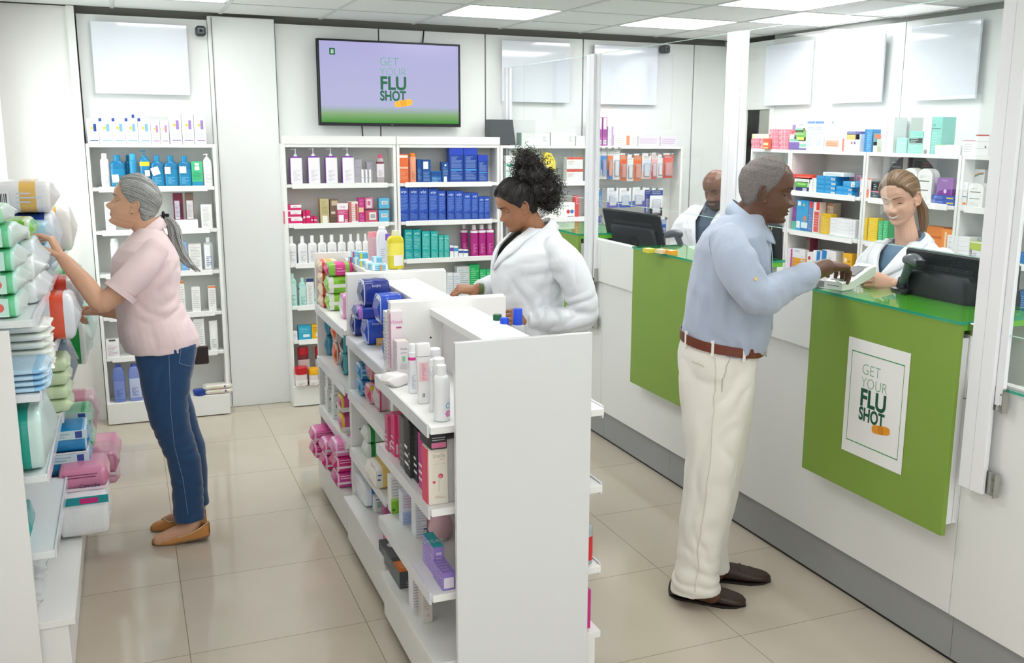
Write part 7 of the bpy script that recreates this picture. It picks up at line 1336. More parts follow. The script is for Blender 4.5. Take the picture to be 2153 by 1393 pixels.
# ================================================================ people
def root_person(x, y, ang, label):
    t = empty('person', (x, y, 0), math.radians(ang)); return tag(t, label, 'person')
def LOC(root, p): return root.matrix_basis.inverted() @ Vector(p)
def build_head(m, P, T, skin, neck):
    keep = m.T; m.T = T; m.loft(head_rings(P), skin)
    for sd in (-1, 1): ear(m, sd, skin)
    m.T = keep; limb(m, neck, skin, 20)
def hair_cap(P, T, line, thick_, mt, name, root, nzamp=0, nzs=40, edge=.010, seed=0):
    def off(ph, z, p):
        h = line(ph); k = (z-h)/edge; k = max(0.0, min(1.0, k*.5+.5)); k = k*k*(3-2*k)
        q = -.007+(.007+thick_(ph, z))*k
        return q+nzamp*k*noise.noise(p*nzs+Vector((seed, 0, 0)))
    m = M(); m.T = T; m.loft(head_rings(P, off, 90, 160), mt); return m.mesh(name, 180)
def sprinkle(n, seed, zmin=-1, f=lambda d: True):
    rn = random.Random(seed); out = []
    while len(out) < n:
        d = Vector((rn.gauss(0, 1), rn.gauss(0, 1), rn.gauss(0, 1))).normalized()
        if d.z > zmin and f(d): out.append(d)
    return out
def Tdir(T, d): return (T.to_3x3() @ Vector(d)).normalized()
# ---------------------------------------------------------------- grey-haired shopper
def shopper():
    t = root_person(.17, 4.38, 180, 'woman with grey ponytail in pink short-sleeved shirt and jeans, reaching to the left shelf')
    SK = mat('#dbab8c', .45, bump=.12, bs=260, sss=.06, var=.05, vs=22); P = dict(nose=1.12, lips=.7, old=.7, gaze=-4, lower=-20, chin=1.1, w=.96)
    T = headT((.142, 0, 1.436), 13, 0, 0, .925)
    b = M(); build_head(b, P, T, SK, [(.065, 0, 1.24, .06), (.085, 0, 1.32, .052, .052), (.118, 0, 1.375, .052, .050), (.125, 0, 1.41, .05)])
    limb(b, [(.08, .13, 1.25, .036), (.15, .178, 1.17, .042), (.265, .20, 1.082, .041), (.292, .20, 1.078, .039), (.335, .185, 1.145, .037, .035), (.385, .165, 1.215, .030, .026), (.412, .155, 1.252, .0235, .020)], SK)
    hand(b, SK, frame((.412, .154, 1.254), (.40, -.14, .90), (-.85, .10, .45)), curls=((38, 30, 10), (44, 30, 12), (50, 32, 14), (56, 34, 16)), thumb=(30, 40), s=.86, tcurl=10)
    limb(b, [(.07, -.13, 1.24, .036), (.10, -.185, 1.12, .038), (.14, -.21, 1.0, .038), (.20, -.20, .965, .034), (.27, -.18, .972, .026), (.295, -.17, .978, .022)], SK)
    hand(b, SK, frame((.295, -.17, .978), (1, .25, .15), (.1, -.6, .8)), curls=((50, 60, 40), (55, 65, 40), (58, 65, 40), (60, 65, 40)), thumb=(35, 20), s=.84)
    trunk(b, [(.80, -.03, .15, .14), (.95, -.0, .20, .14), (1.15, .02, .21, .14), (1.26, .03, .17, .14), (1.30, .05, .13, .08)], SK)
    for y, dx, zz in ((.10, 0, .0), (-.10, -.035, .0)):
        limb(b, [(.06+dx, y*.8, .8, .05), (.055+dx, y*.9, .5, .045), (.01+dx, y, .3, .045), (.0+dx, y, .13, .034), (.01+dx, y, .07, .034), (.09+dx, y, .038, .031, .022), (.135+dx, y, .026, .028, .016)], SK)
    link(fuse(b, .0024, 2, name='body'), 'body', t); face_parts(t, b, T, P, '#3a281c', '#7d7a74', '#b0675f', 12, SK)
    e = M(); e.T = T; e.ball((.003, .079, -.034), .0028, BLK, 8); e.build('earring', t)
    J = cloth('#20466f'); j = M()
    trunk(j, [(.70, -.035, .165, .155), (.78, -.055, .175, .165), (.86, -.074, .186, .168), (.895, -.055, .180, .150)], J)
    for y, dx in ((.092, 0), (-.092, -.03)):
        rows = [(.098, -.052, .074, .062), (.16, -.050, .076, .060), (.25, -.052, .076, .060), (.37, -.048, .088, .066), (.45, -.030, .115, .072), (.53, -.016, .140, .077), (.62, -.012, .155, .080), (.72, -.03, .168, .080), (.80, -.05, .178, .072), (.86, -.06, .18, .06)]
        trunk(j, [(z, bx+dx*(1 if z < .6 else .4), fx+dx*(1 if z < .6 else .4), w, y*(1 if z > .5 else .95)) for z, bx, fx, w in rows], J)
    me = fuse(j, .0055, 3, folds=[((.06, .1, .50), (.25, 0, 1), .055, .0035, .09), ((-.0, .1, .60), (.5, 0, 1), .06, .003, .08), ((.02, .1, .2), (.2, 0, 1), .05, .0025, .10), ((.1, .14, .76), (.8, 0, .6), .07, .003, .09), ((.0, .1, .35), (-.3, 0, 1), .06, .0025, .08)], jitter=.003, name='jeans', seed=3)
    jo = link(me, 'jeans', t); bv = bvh_of(me); st = mat('#7d93ad', .8); q = M()
    for pts in ([(.05, .2, .90), (.055, .2, .75), (.06, .2, .6), (.055, .2, .45), (.03, .2, .3), (.018, .2, .11)],):
        out = []
        for i in range(len(pts)-1):
            for k in range(6): out.append(Vector(pts[i]).lerp(Vector(pts[i+1]), k/6))
        pr = [bv.ray_cast(p, Vector((0, -1, 0)))[0] for p in out]; pr = [p+Vector((0, .001, 0)) for p in pr if p]; q.tube(pr, .0012, st, 5)
    for pts in ([(-.0, .25, .88), (.015, .25, .80), (-.035, .25, .775), (-.055, .25, .80)],):
        pr = []
        for i in range(len(pts)-1):
            for k in range(6):
                h = bv.ray_cast(Vector(pts[i]).lerp(Vector(pts[i+1]), k/6), Vector((0, -1, 0)))[0]
                if h: pr.append(h+Vector((0, .001, 0)))
        q.tube(pr, .0013, st, 5)
    q.build('seam_stitching', jo)
    R_ = M(); R_.ball((.066, .165, .863), .007, STEEL, 8); R_.build('rivet', jo)
    SH = cloth('#f4dcdc'); s = M()
    trunk(s, [(.838, -.076, .218, .172, 0, -.026), (.88, -.078, .235, .172, 0, -.015), (.93, -.06, .238, .168), (.975, -.036, .238, .158), (1.04, -.016, .242, .155), (1.10, -.014, .246, .165), (1.165, -.022, .247, .175), (1.22, -.016, .238, .182), (1.265, .0, .212, .178), (1.30, .018, .175, .145), (1.325, .035, .150, .10), (1.345, .045, .135, .07)], SH)
    limb(s, [(.075, .14, 1.262, .052), (.125, .17, 1.205, .062, .06), (.165, .19, 1.165, .060, .058), (.205, .198, 1.125, .060, .056), (.21, .199, 1.118, .059, .055)], SH, flat=1)
    limb(s, [(.075, -.14, 1.262, .052), (.09, -.18, 1.19, .06), (.115, -.195, 1.12, .058)], SH, flat=1)
    me = fuse(s, .0048, 3, folds=[((-.0, .13, 1.03), (.35, 0, 1), .06, .004, .07), ((.1, .14, 1.04), (-.25, 0, 1), .07, .0025, .07), ((.10, .17, 1.14), (.8, .2, .5), .05, .004, .06), ((.0, .12, 1.16), (.8, 0, .6), .07, .003, .07), ((.15, .14, .92), (1, 0, .2), .09, .0025, .12)], jitter=.004, name='shirt', seed=5)
    so = link(me, 'shirt', t); bv = bvh_of(me)
    c = M(); c.add([], [], SH); collar(c, [(.116, 1.322, .068, .060, -.048), (.116, 1.338, .072, .064, -.050), (.117, 1.322, .084, .078, -.056), (.120, 1.292, .098, .094, -.060)], SH, 16); thick(c.build('collar', so, 60), .002)
    cu = M(); d = Vector((.55, .12, -.6)).normalized(); cu.T = frame((.212, .2, 1.112), d, (1, 0, 1)); rs = [[(x, r*math.cos(2*PI*i/24)*1.02, r*math.sin(2*PI*i/24)*1.06) for i in range(24)] for x, r in ((-.012, .0590), (-.012, .0625), (.012, .0625), (.012, .0590), (.008, .054))]; cu.loft(rs, SH, cap=False); cu.build('sleeve_cuff', so, 40)
    HM = mat('#9c9d9b', .4, bump=.5, bs=500); HM2 = mat('#c9cac8', .35); HM3 = mat('#6e6f6e', .4)
    line = lambda ph: ip([(0, .088), (20, .086), (40, .070), (60, .038), (78, .012), (95, .016), (108, -.02), (130, -.055), (180, -.062)], ph)
    hm = hair_cap(P, T, line, lambda ph, z: .012+.004*min(1, ph/120), HM, 'hair', t, .001, 90)
    ho = link(hm, 'hair', t); bv = bvh_of(hm); C0 = T @ Vector((0, 0, .01)); E = Vector((.034, 0, 1.390)); rn = random.Random(2)
    st_ = M(); ds = []
    for k in range(560):
        ph = math.radians(rn.uniform(-178, 178)); zz = line(abs(math.degrees(ph)))+rn.uniform(.002, .02); w = ip(WID, zz); f = ip(BASE, zz) if abs(ph) < PI/2 else -ip(BACK, zz); ds.append(T @ Vector((math.cos(ph)*f, math.sin(ph)*w, zz))-C0)
    for d in sprinkle(260, 5, -.1): ds.append(d) if d.x*1 < .6 or d.z > .75 else None
    strands(st_, bv, C0, ds, E, [HM, HM2, HM3, HM2, HM], .00085, .001, 16, .04, 3); st_.build('hair_strands', ho, 80)
    tb = M(); tb.tube([E+Vector((.012*0, 0, .0))+Vector((-.002, .0125*math.cos(a), .0125*math.sin(a))) for a in [2*PI*i/16 for i in range(17)]], .006, mat('#26282b', .8, bump=.3), 8); tb.ball((.018, .012, 1.392), .009, mat('#26282b', .8), 8); tb.build('hair_tie', t, 60)
    pn = M(); path = [Vector(p) for p in ((.034, 0, 1.390), (.010, .0, 1.375), (-.006, .0, 1.335), (-.010, .0, 1.285), (-.022, .0, 1.235), (-.050, .0, 1.190), (-.078, 0, 1.165))]
    pn.tube(path, 0, HM, 14, rr=[.010, .016, .021, .022, .019, .012, .003]); rn = random.Random(8)
    for k in range(190):
        a = rn.uniform(0, 2*PI); rr = rn.uniform(.75, 1.15); ph = rn.uniform(0, 6); q = []
        tl = rn.uniform(.82, 1.08)
        for i in range(19):
            u = i/18*tl*(len(path)-1); j = min(int(u), len(path)-2); f = u-j; p = path[j].lerp(path[j+1], f); r = (.010, .017, .0225, .024, .022, .017, .012)[j]*(1-f)+(.010, .017, .0225, .024, .022, .017, .012)[min(j+1, 6)]*f
            q.append(p+Vector((r*rr*math.cos(a+.3*math.sin(u+ph)), r*rr*math.sin(a+.3*math.sin(u+ph)), 0))+Vector((0, 0, .003*math.sin(u*2+ph))))
        pn.tube(q, .0009, (HM, HM2, HM3, HM2)[k % 4], 4)
    pn.build('ponytail', t, 80)
    SO = mat('#c98a4a', .4, bump=.1, bs=200); SB = mat('#8a6a4a', .6); BR = mat('#e3c9a0', .5)
    for nm, (x, y, rz, lift) in (('a', (-.064, .185, -28, .022)), ('b', (-.065+.0, -.16, 18, .0))):
        m = M(); Ts = Matrix.Translation((x, y*.62 if nm == 'a' else y*.7, 0)) @ Matrix.Rotation(math.radians(rz*.4), 4, 'Z'); L = .235; m.T = Ts; rs = []; n = 28
        PR = [(0, .4, .052), (.03, .62, .054), (.12, .78, .050), (.3, .80, .034), (.5, .85, .028), (.66, .95, .030), (.78, .98, .034), (.88, .88, .030), (.95, .66, .024), (1, .3, .014)]
        outer = []; 
        for tt, ww, hh in PR: outer.append([(L*tt, .040*ww*math.cos(a), .006+lift*max(0, 1-tt*1.5)+hh*max(0, math.sin(a))**.7) for a in [PI*i/n for i in range(n+1)]])
        # shell open on top between heel and vamp
        k0 = len(m.v)
        for i, r in enumerate(outer):
            tt = PR[i][0]
            if tt < .74:
                w = .040*PR[i][1]; h = PR[i][2]; zb = .006+lift*max(0, 1-tt*1.5); r = [(L*tt if 0 < i else L*tt+.004*(1-abs(math.cos(PI*j/n))), w*(1 if j < n/2 else -1)*(1-.10*(min(j, n-j)/(n/2))**2), zb+h*(min(j, n-j)/(n/2))) if i > 0 else (L*tt, w*math.cos(PI*j/n), zb+h*min(1, 1.6*min(j, n-j)/(n/2))) for j in range(n+1)]
                outer[i] = r
        fs = []
        for i in range(len(outer)-1):
            for j in range(n):
                if 0 < i and PR[i+1][0] <= .75 and j in (n//2-1, n//2) : continue
                if i == 0 and j in (n//2-1, n//2): pass
                fs.append((i*(n+1)+j, i*(n+1)+j+1, (i+1)*(n+1)+j+1, (i+1)*(n+1)+j))
        m.add([p for r in outer for p in r], fs, SO); sh = m.build('shoe', t, 50)
        s_ = M(); s_.T = Ts; pts = [[(L*tt, .041*ww*sg, z+lift*max(0, 1-tt*1.5)) for sg in (1, -1) for z in (.0, .008)] for tt, ww, hh in PR]; s_.loft([[r[0], r[1], r[3], r[2]] for r in pts], SB); s_.build('sole', sh)
        bo = M(); bo.T = Ts; top = [(L*.735, 0, .038), (L*.70, .022, .034), (L*.5, .032, .033+.0), (L*.3, .030, .036+lift*.5), (L*.12, .028, .052+lift*.8), (0.004, 0, .058+lift), (L*.12, -.028, .052+lift*.8), (L*.3, -.030, .036+lift*.5), (L*.5, -.032, .033), (L*.70, -.022, .034), (L*.735, 0, .038)]
        bo.tube(top, .0026, BR, 6); bo.tube([(L*.745, -.018, .044), (L*.75, 0, .041), (L*.745, .018, .044)], .003, BR, 6); bo.ball((L*.75, 0, .042), .005, BR, 8); bo.build('bow_trim', sh, 60)
    w = M(); w.box(-.12, -.16, .72, -.06, -.14, .80, mat('#3a2a26', .5), b=.004); o = w.build('wallet_purse', None); o.location = (.17, 4.38, 0); o.rotation_euler = (0, 0, PI); tag(o, 'dark brown purse hanging behind the grey-haired woman\'s hip', 'purse')
shopper()
# ---------------------------------------------------------------- old man at the counter
def old_man():
    t = root_person(1.98, 3.0, -37, 'elderly man in pale blue shirt and white trousers leaning over the card terminal')
    SK = mat('#63402f', .42, bump=.15, bs=240, sss=.05, var=.08, vs=18); P = dict(nose=1.05, nosew=1.25, lips=1.15, old=1, gaze=-20, lower=-26, w=1.0, chin=1)
    T = headT((.122, 0, 1.542), -9, 0, 0, 1.0)
    b = M(); build_head(b, P, T, SK, [(.03, 0, 1.36, .07), (.045, 0, 1.43, .062, .06), (.085, 0, 1.47, .064, .058), (.105, 0, 1.50, .06)])
    LW = lambda x, y, z: LOC(t, (x, y, z))
    hp = LW(2.315, 2.862, 1.275); tip = LW(2.50, 2.935, 1.25)
    el = Vector((.125, -.245, 1.20)); cu = LW(2.225, 2.825, 1.266)
    limb(b, [(.01, -.155, 1.36, .04), (.06, -.225, 1.28, .042), tuple(el)+(.042,), tuple(cu)+(.033,), tuple(hp)+(.031, .023)], SK)
    nl = M(); fw = (tip-hp).normalized()
    hand(b, SK, frame(hp, fw+Vector((0, 0, .10)), Vector((-.0, -.25, 1))), curls=((26, 36, 20), (28, 40, 22), (32, 42, 24), (38, 44, 26)), thumb=(28, 32), s=1.02, nails=nl, tcurl=20)
    limb(b, [(.01, .155, 1.36, .04), (-.06, .215, 1.25, .04), (-.10, .225, 1.17, .038), (-.06, .225, 1.05, .034), (-.04, .215, .98, .028)], SK); hand(b, SK, frame((-.04, .215, .98), (.0, -.1, -1), (0, 1, .1)), thumb=(30, 20))
    trunk(b, [(.9, -.12, .10, .14), (1.1, -.11, .12, .14), (1.3, -.08, .10, .16), (1.4, -.05, .09, .12)], SK)
    for y in (-.1, .1): limb(b, [(-.02, y*.8, .85, .05), (-.03, y*.9, .5, .05), (-.06, y, .2, .042), (-.07, y, .08, .04), (.0, y, .045, .036, .02)], SK)
    link(fuse(b, .0025, 2, name='body'), 'body', t); nl.build('fingernails', t, 60)
    face_parts(t, b, T, P, '#241710', '#2c2420', '#5c3a33', -12, SK, '#cfc4ba')
    HM = bpy.data.materials.new('grey_curly'); HM.use_nodes = True; nt = HM.node_tree; pb = nt.nodes['Principled BSDF']; tc = nt.nodes.new('ShaderNodeTexCoord'); no = nt.nodes.new('ShaderNodeTexNoise'); no.inputs['Scale'].default_value = 620; no.inputs['Detail'].default_value = 2; nt.links.new(tc.outputs['Object'], no.inputs['Vector'])
    cr = nt.nodes.new('ShaderNodeValToRGB'); cr.color_ramp.elements[0].position = .36; cr.color_ramp.elements[0].color = hexc('#5d544f'); cr.color_ramp.elements[1].position = .66; cr.color_ramp.elements[1].color = hexc('#9b9693'); nt.links.new(no.outputs['Fac'], cr.inputs[0]); nt.links.new(cr.outputs[0], pb.inputs['Base Color']); pb.inputs['Roughness'].default_value = .9
    bp = nt.nodes.new('ShaderNodeBump'); bp.inputs['Strength'].default_value = .8; bp.inputs['Distance'].default_value = .003; nt.links.new(no.outputs['Fac'], bp.inputs['Height']); nt.links.new(bp.outputs[0], pb.inputs['Normal'])
    line = lambda ph: ip([(0, .116), (25, .110), (45, .094), (60, .066), (72, .032), (86, .004), (97, .012), (110, -.028), (140, -.058), (180, -.066)], ph)
    link(hair_cap(P, T, line, lambda ph, z: .0035+.006*min(1, ph/60), HM, 'hair', t, .003, 260, .016), 'hair', t)
    SH = cloth('#aab5c7'); s = M()
    trunk(s, [(.975, -.150, .140, .165, 0, -.12), (1.02, -.156, .160, .172, 0, -.09), (1.06, -.152, .168, .175, 0, -.06), (1.12, -.148, .168, .178), (1.20, -.140, .162, .182), (1.28, -.126, .154, .190), (1.345, -.112, .148, .198), (1.395, -.092, .138, .185), (1.425, -.064, .130, .140), (1.450, -.036, .128, .100), (1.468, -.010, .125, .072)], SH)
    limb(s, [(.005, -.165, 1.385, .062), (.035, -.215, 1.33, .073, .072), (.075, -.245, 1.26, .068, .070)]+[tuple(el+Vector((0, 0, .008)))+(.066, .064)]+[tuple(el.lerp(cu, .4))+(.058, .060), tuple(el.lerp(cu, .72))+(.053, .062), tuple(el.lerp(cu, .95))+(.041, .043)], SH, flat=1)
    limb(s, [(.005, .165, 1.385, .062), (-.055, .215, 1.28, .066), (-.098, .225, 1.17, .060), (-.065, .226, 1.06, .052), (-.045, .216, .99, .042)], SH, flat=1)
    me = fuse(s, .0048, 3, folds=[(tuple(el), (.75, .2, .6), .06, .005, .07), (tuple(el.lerp(cu, .6)), (.5, -.3, .9), .055, .005, .07), ((.0, -.16, 1.1), (1, .2, .35), .09, .004, .14), ((-.05, -.15, 1.28), (1, .2, .3), .10, .004, .11), ((.06, -.2, 1.33), (.7, 0, -.6), .06, .004, .07), ((.06, -.12, 1.0), (1, 0, .3), .055, .005, .06)], jitter=.006, name='shirt', seed=9, grain=(15, 12, 6))
    so = link(me, 'shirt', t); bv = bvh_of(me)
    c = M(); collar(c, [(.070, 1.448, .062, .060, -.044), (.070, 1.466, .066, .064, -.047), (.072, 1.448, .078, .078, -.052), (.074, 1.416, .092, .096, -.056)], cloth('#b3c1d4'), 16); thick(c.build('collar', so, 60), .002)
    pl = M(); ribbon(pl, bv, [(.15, -.018, 1.40), (.17, -.018, 1.33), (.18, -.018, 1.2), (.18, -.018, 1.05), (.16, -.018, .985)], [(.15, .018, 1.40), (.17, .018, 1.33), (.18, .018, 1.2), (.18, .018, 1.05), (.16, .018, .985)], SH, .003); pl.build('button_placket', so, 60)
    bt = M(); YB_ = mat('#dcb878', .3)
    h = bv.find_nearest(el+Vector((-.015, -.06, .075))); u = h[1]; a_ = u.cross(Vector((0, 0, 1))).normalized(); b_ = u.cross(a_); bt.loft([[h[0]+u*.002*k+(a_*math.cos(2*PI*i/14)+b_*math.sin(2*PI*i/14))*.0065 for i in range(14)] for k in (0, 1.4)], YB_); bt.build('sleeve_button', so, 40)
    bt = M(); bt.T = frame((.146, -.01, 1.415), (0, 0, 1), (1, 0, .2)); bt.stack([(0, .0055, .0055, 2), (.003, .0055, .0055, 2)], YB_, n=14); bt.build('collar_button', so, 40)
    sm_ = M(); ln = [(-.055, -.14, 1.44), (-.050, -.17, 1.40), (-.047, -.185, 1.36), (-.045, -.19, 1.33)]; sm_.tube([bv.find_nearest(Vector(p))[0]+bv.find_nearest(Vector(p))[1]*.001 for p in [Vector(ln[i]).lerp(Vector(ln[i+1]), k/5) for i in range(3) for k in range(5)]], .0012, mat('#8fa3bf', .8), 5); sm_.build('shoulder_seam', so)
    TR = cloth('#e9e6dc'); p = M()
    trunk(p, [(.84, -.150, .112, .150), (.90, -.163, .122, .165), (.955, -.166, .130, .168, 0, -.04), (1.0, -.155, .134, .166, 0, -.16), (1.025, -.150, .134, .165, 0, -.18)], TR)
    for y, dx in ((-.085, 0), (.085, .02)):
        trunk(p, [(.055, -.152+dx, .035+dx, .075, y*1.2, .06), (.10, -.150+dx, .028+dx, .078, y*1.2), (.16, -.136+dx, .024+dx, .076, y*1.15), (.25, -.130+dx, .030+dx, .078, y*1.1), (.35, -.130+dx, .046+dx, .082, y*1.1), (.46, -.122+dx, .062+dx, .085, y), (.57, -.118+dx, .078+dx, .09, y), (.68, -.130+dx, .09+dx, .086, y), (.79, -.146+dx*.5, .106+dx*.5, .080, y), (.87, -.155, .118, .074, y), (.94, -.15, .12, .065, y)], TR)
    me = fuse(p, .0055, 3, folds=[((-.05, -.1, .12), (.3, 0, 1), .06, .007, .09), ((.0, -.1, .25), (1, 0, .4), .08, .004, .12), ((-.02, -.1, .55), (1, 0, -.1), .10, .004, .22), ((.04, -.12, .84), (.8, 0, -.5), .06, .004, .09)], jitter=.004, name='trousers', seed=13, grain=(12, 12, 4))
    tr = link(me, 'trousers', t); bv = bvh_of(me); q = M(); ST = mat('#d3cfc2', .8)
    def proj(pts, k=6):
        out = []
        for i in range(len(pts)-1):
            for j in range(k):
                h = bv.find_nearest(Vector(pts[i]).lerp(Vector(pts[i+1]), j/k)); out.append(h[0]+h[1]*.0008)
        return out
    q.tube(proj([(-.01, -.3, .98), (-.02, -.3, .8), (-.03, -.3, .5), (-.05, -.3, .2), (-.05, -.3, .08)]), .0013, ST, 5); q.tube(proj([(.06, -.25, .975), (.06, -.3, .92), (.01, -.3, .83)]), .0016, mat('#b9b4a4', .9), 5); q.tube(proj([(-.14, -.2, .945), (-.07, -.25, .93)]), .0014, mat('#c3beae', .9), 5); q.build('seams_and_pocket', tr)
    BE = mat('#6b3320', .4, bump=.1, bs=150); bl = M(); rs = []
    for z, g_ in ((-.017, .004), (-.017, .008), (.017, .008), (.017, .004)):
        rs.append([(-.0085+(.1465+g_)*sgp(math.cos(2*PI*i/48), 2/2.3), (.168+g_)*sgp(math.sin(2*PI*i/48), 2/2.3), 1.003+z-.18*.146*math.cos(2*PI*i/48)*1.0) for i in range(48)])
    bl.loft(rs+[rs[0]], BE, cap=False); be = bl.build('belt', t, 40)
    bk = M(); bk.T = Matrix.Translation((.150, 0, .975)); bk.box(-.003, -.024, -.02, .004, .024, -.014, STEEL, b=.001).box(-.003, -.024, .014, .004, .024, .02, STEEL, b=.001).box(-.003, -.024, -.02, .004, -.018, .02, STEEL, b=.001).box(-.003, .018, -.02, .004, .024, .02, STEEL, b=.001); bk.build('buckle', be)
    for a in (-96, -58, -140, 60, 120):
        a_ = math.radians(a); x = -.0085+.152*sgp(math.cos(a_), 2/2.3); y = .1735*sgp(math.sin(a_), 2/2.3); lp_ = M(); lp_.T = Matrix.Translation((x, y, 1.003-.026*math.cos(a_))) @ Matrix.Rotation(math.atan2(math.sin(a_)/.168, math.cos(a_)/.1465), 4, 'Z'); lp_.box(-.004, -.0065, -.03, .0025, .0065, .027, TR, b=.001); lp_.build('belt_loop', tr)
    SO = mat('#3a2a24', .42, bump=.2, bs=180); SB = mat('#221a17', .6)
    for wx, wy, ex, ey in ((1.822, 3.062, 2.045, 2.862), (2.0, 3.155, 2.20, 3.035)):
        a0 = LOC(t, (wx, wy, 0)); a1 = LOC(t, (ex, ey, 0)); d = a1-a0; m = M(); Ts = Matrix.Translation((a0.x, a0.y, 0)) @ Matrix.Rotation(math.atan2(d.y, d.x), 4, 'Z')
        shoe(m, Ts, .29, .098, .066, SO, SB); sh = m.build('shoe', t, 50)
        k = M(); k.T = Ts; pts = []
        for i in range(15):
            u = PI*i/14-PI/2; pts.append((.205+.070*math.cos(u), .030*math.sin(u), .045-.020*max(0, math.cos(u))))
        k.tube(pts, .0026, SO, 6); k.tube([(.175, -.044, .038), (.168, -.03, .054), (.165, 0, .060), (.168, .03, .054), (.175, .044, .038)], .0045, SO, 6); k.build('moccasin_seam', sh, 60)
old_man()
# ---------------------------------------------------------------- generic coat pieces
COAT = cloth('#e4e7eb', .8, bump=.1)
# ---------------------------------------------------------------- curly-haired pharmacist by the shelving
def curly():
    t = root_person(1.62, 4.0, 180, 'woman with black curly puff and white coat standing behind the central shelving, looking down')
    SK = mat('#a06f50', .42, bump=.1, bs=260, sss=.06, var=.05, vs=22); P = dict(nose=.92, nosew=1.15, lips=1.2, gaze=-30, lower=-32, w=.98, chin=.9)
    T = headT((.066, 0, 1.428), -24, 0, 0, .93)
    b = M(); build_head(b, P, T, SK, [(-.03, 0, 1.22, .065), (-.02, 0, 1.30, .055, .052), (.01, 0, 1.36, .052, .05), (.04, 0, 1.40, .05)])
    LW = lambda p: LOC(t, p)
    w1 = LW(AT(1004, 607, Y=4.10)); f1 = LW(AT(942, 606, Y=4.12)); w2 = LW(AT(1112, 668, Y=3.87)); f2 = LW(AT(1062, 665, Y=3.84))
    limb(b, [(-.045, -.135, 1.23, .035), (-.03, -.205, 1.16, .038), (.02, -.24, 1.075, .036), tuple(w1.lerp(Vector((.02, -.24, 1.06)), .3))+(.031,), tuple(w1)+(.026, .021)], SK)
    hand(b, SK, frame(w1, f1-w1, (0, .35, 1)), curls=((30, 45, 30), (36, 50, 30), (42, 52, 30), (46, 54, 30)), thumb=(34, 35), s=.9, tcurl=25)
    limb(b, [(-.045, .135, 1.23, .035), (-.09, .205, 1.17, .04), (-.13, .238, 1.07, .038), (-.13, .245, .985, .036), tuple(w2.lerp(Vector((-.12, .245, .96)), .35))+(.031,), tuple(w2)+(.026, .021)], SK)
    hand(b, SK, frame(w2, f2-w2, (.0, .9, .3)), curls=((40, 45, 25), (44, 45, 25), (48, 45, 25), (52, 45, 25)), thumb=(34, 30), s=.9)
    trunk(b, [(.8, -.09, .08, .13), (1.0, -.09, .11, .13), (1.2, -.09, .10, .14), (1.28, -.08, .05, .12)], SK)
    for y in (-.08, .08): limb(b, [(-.02, y, .8, .05), (-.02, y, .45, .055), (-.03, y, .1, .035), (.06, y, .04, .033, .022)], SK)
    link(fuse(b, .0025, 2, name='body'), 'body', t); face_parts(t, b, T, P, '#2c1c14', '#2a201c', '#9a5d52', -20, SK)
    for sd in (1,): e = M(); e.T = T; e.ball((.03, .066, -.065), .0022, mat('#4a3020', .6), 6); e.build('mole', t)
    # garments
    GR = cloth('#5d6b42'); s = M(); trunk(s, [(.82, -.11, .11, .15), (1.0, -.11, .135, .15), (1.15, -.115, .15, .165), (1.22, -.11, .125, .16), (1.27, -.10, .085, .12), (1.30, -.085, .055, .085)], GR); link(fuse(s, .006, 3, jitter=.002, name='green_shirt'), 'green_shirt', t)
    TRs = cloth('#33363c'); p = M(); trunk(p, [(.75, -.12, .12, .15), (.93, -.12, .12, .15)], TRs)
    for y in (-.085, .085): trunk(p, [(.05, -.06, .05, .07, y), (.4, -.07, .06, .07, y), (.8, -.10, .11, .09, y)], TRs)
    link(fuse(p, .008, 3, jitter=.003, name='trousers'), 'trousers', t)
    for y in (-.09, .09): m = M(); shoe(m, Matrix.Translation((-.09, y, 0)), .25, .085, .06, mat('#2a2a2c', .5), BLK); m.build('shoe', t, 50)
    c = M(); trunk(c, [(.50, -.15, .15, .19), (.70, -.145, .145, .185), (.85, -.14, .135, .178), (.95, -.135, .150, .168), (1.05, -.13, .165, .168), (1.13, -.135, .172, .178), (1.19, -.14, .165, .188), (1.24, -.14, .140, .185), (1.285, -.13, .095, .150), (1.32, -.112, .055, .105), (1.35, -.096, .02, .072)], COAT)
    limb(c, [(-.045, .155, 1.255, .058), (-.085, .20, 1.19, .072), (-.125, .235, 1.08, .068), (-.138, .245, .99, .066), (-.09, .245, .955, .060)]+[tuple(w2.lerp(Vector((-.12, .245, .96)), .35))+(.050, .055), tuple(w2.lerp(Vector((-.12, .245, .96)), .04))+(.040, .046)], COAT, flat=1)
    limb(c, [(-.045, -.155, 1.255, .058), (-.03, -.21, 1.17, .068), (.02, -.24, 1.08, .06), tuple(w1.lerp(Vector((.02, -.24, 1.06)), .5))+(.050,), tuple(w1.lerp(Vector((.02, -.24, 1.06)), .07))+(.037,)], COAT, flat=1)
    def cut(p_):
        half = .05*min(1, max(0, p_.z-1.165)/.11)
        return p_.x > .0 and abs(p_.y) < half or p_.z > 1.335
    me = fuse(c, .005, 3, folds=[((-.10, .24, 1.0), (.5, 0, .85), .05, .006, .09), ((.0, .22, .96), (1, 0, .3), .05, .006, .08), ((-.0, .12, 1.1), (.5, 0, 1), .075, .004, .14), ((-.06, .2, 1.15), (1, 0, .5), .06, .004, .09), ((.1, .12, 1.0), (1, 0, -.4), .08, .004, .12)], jitter=.0035, name='white_coat', seed=21, cut=cut)
    co = link(me, 'white_coat', t); thick(co, .0025); bv = LASTBV
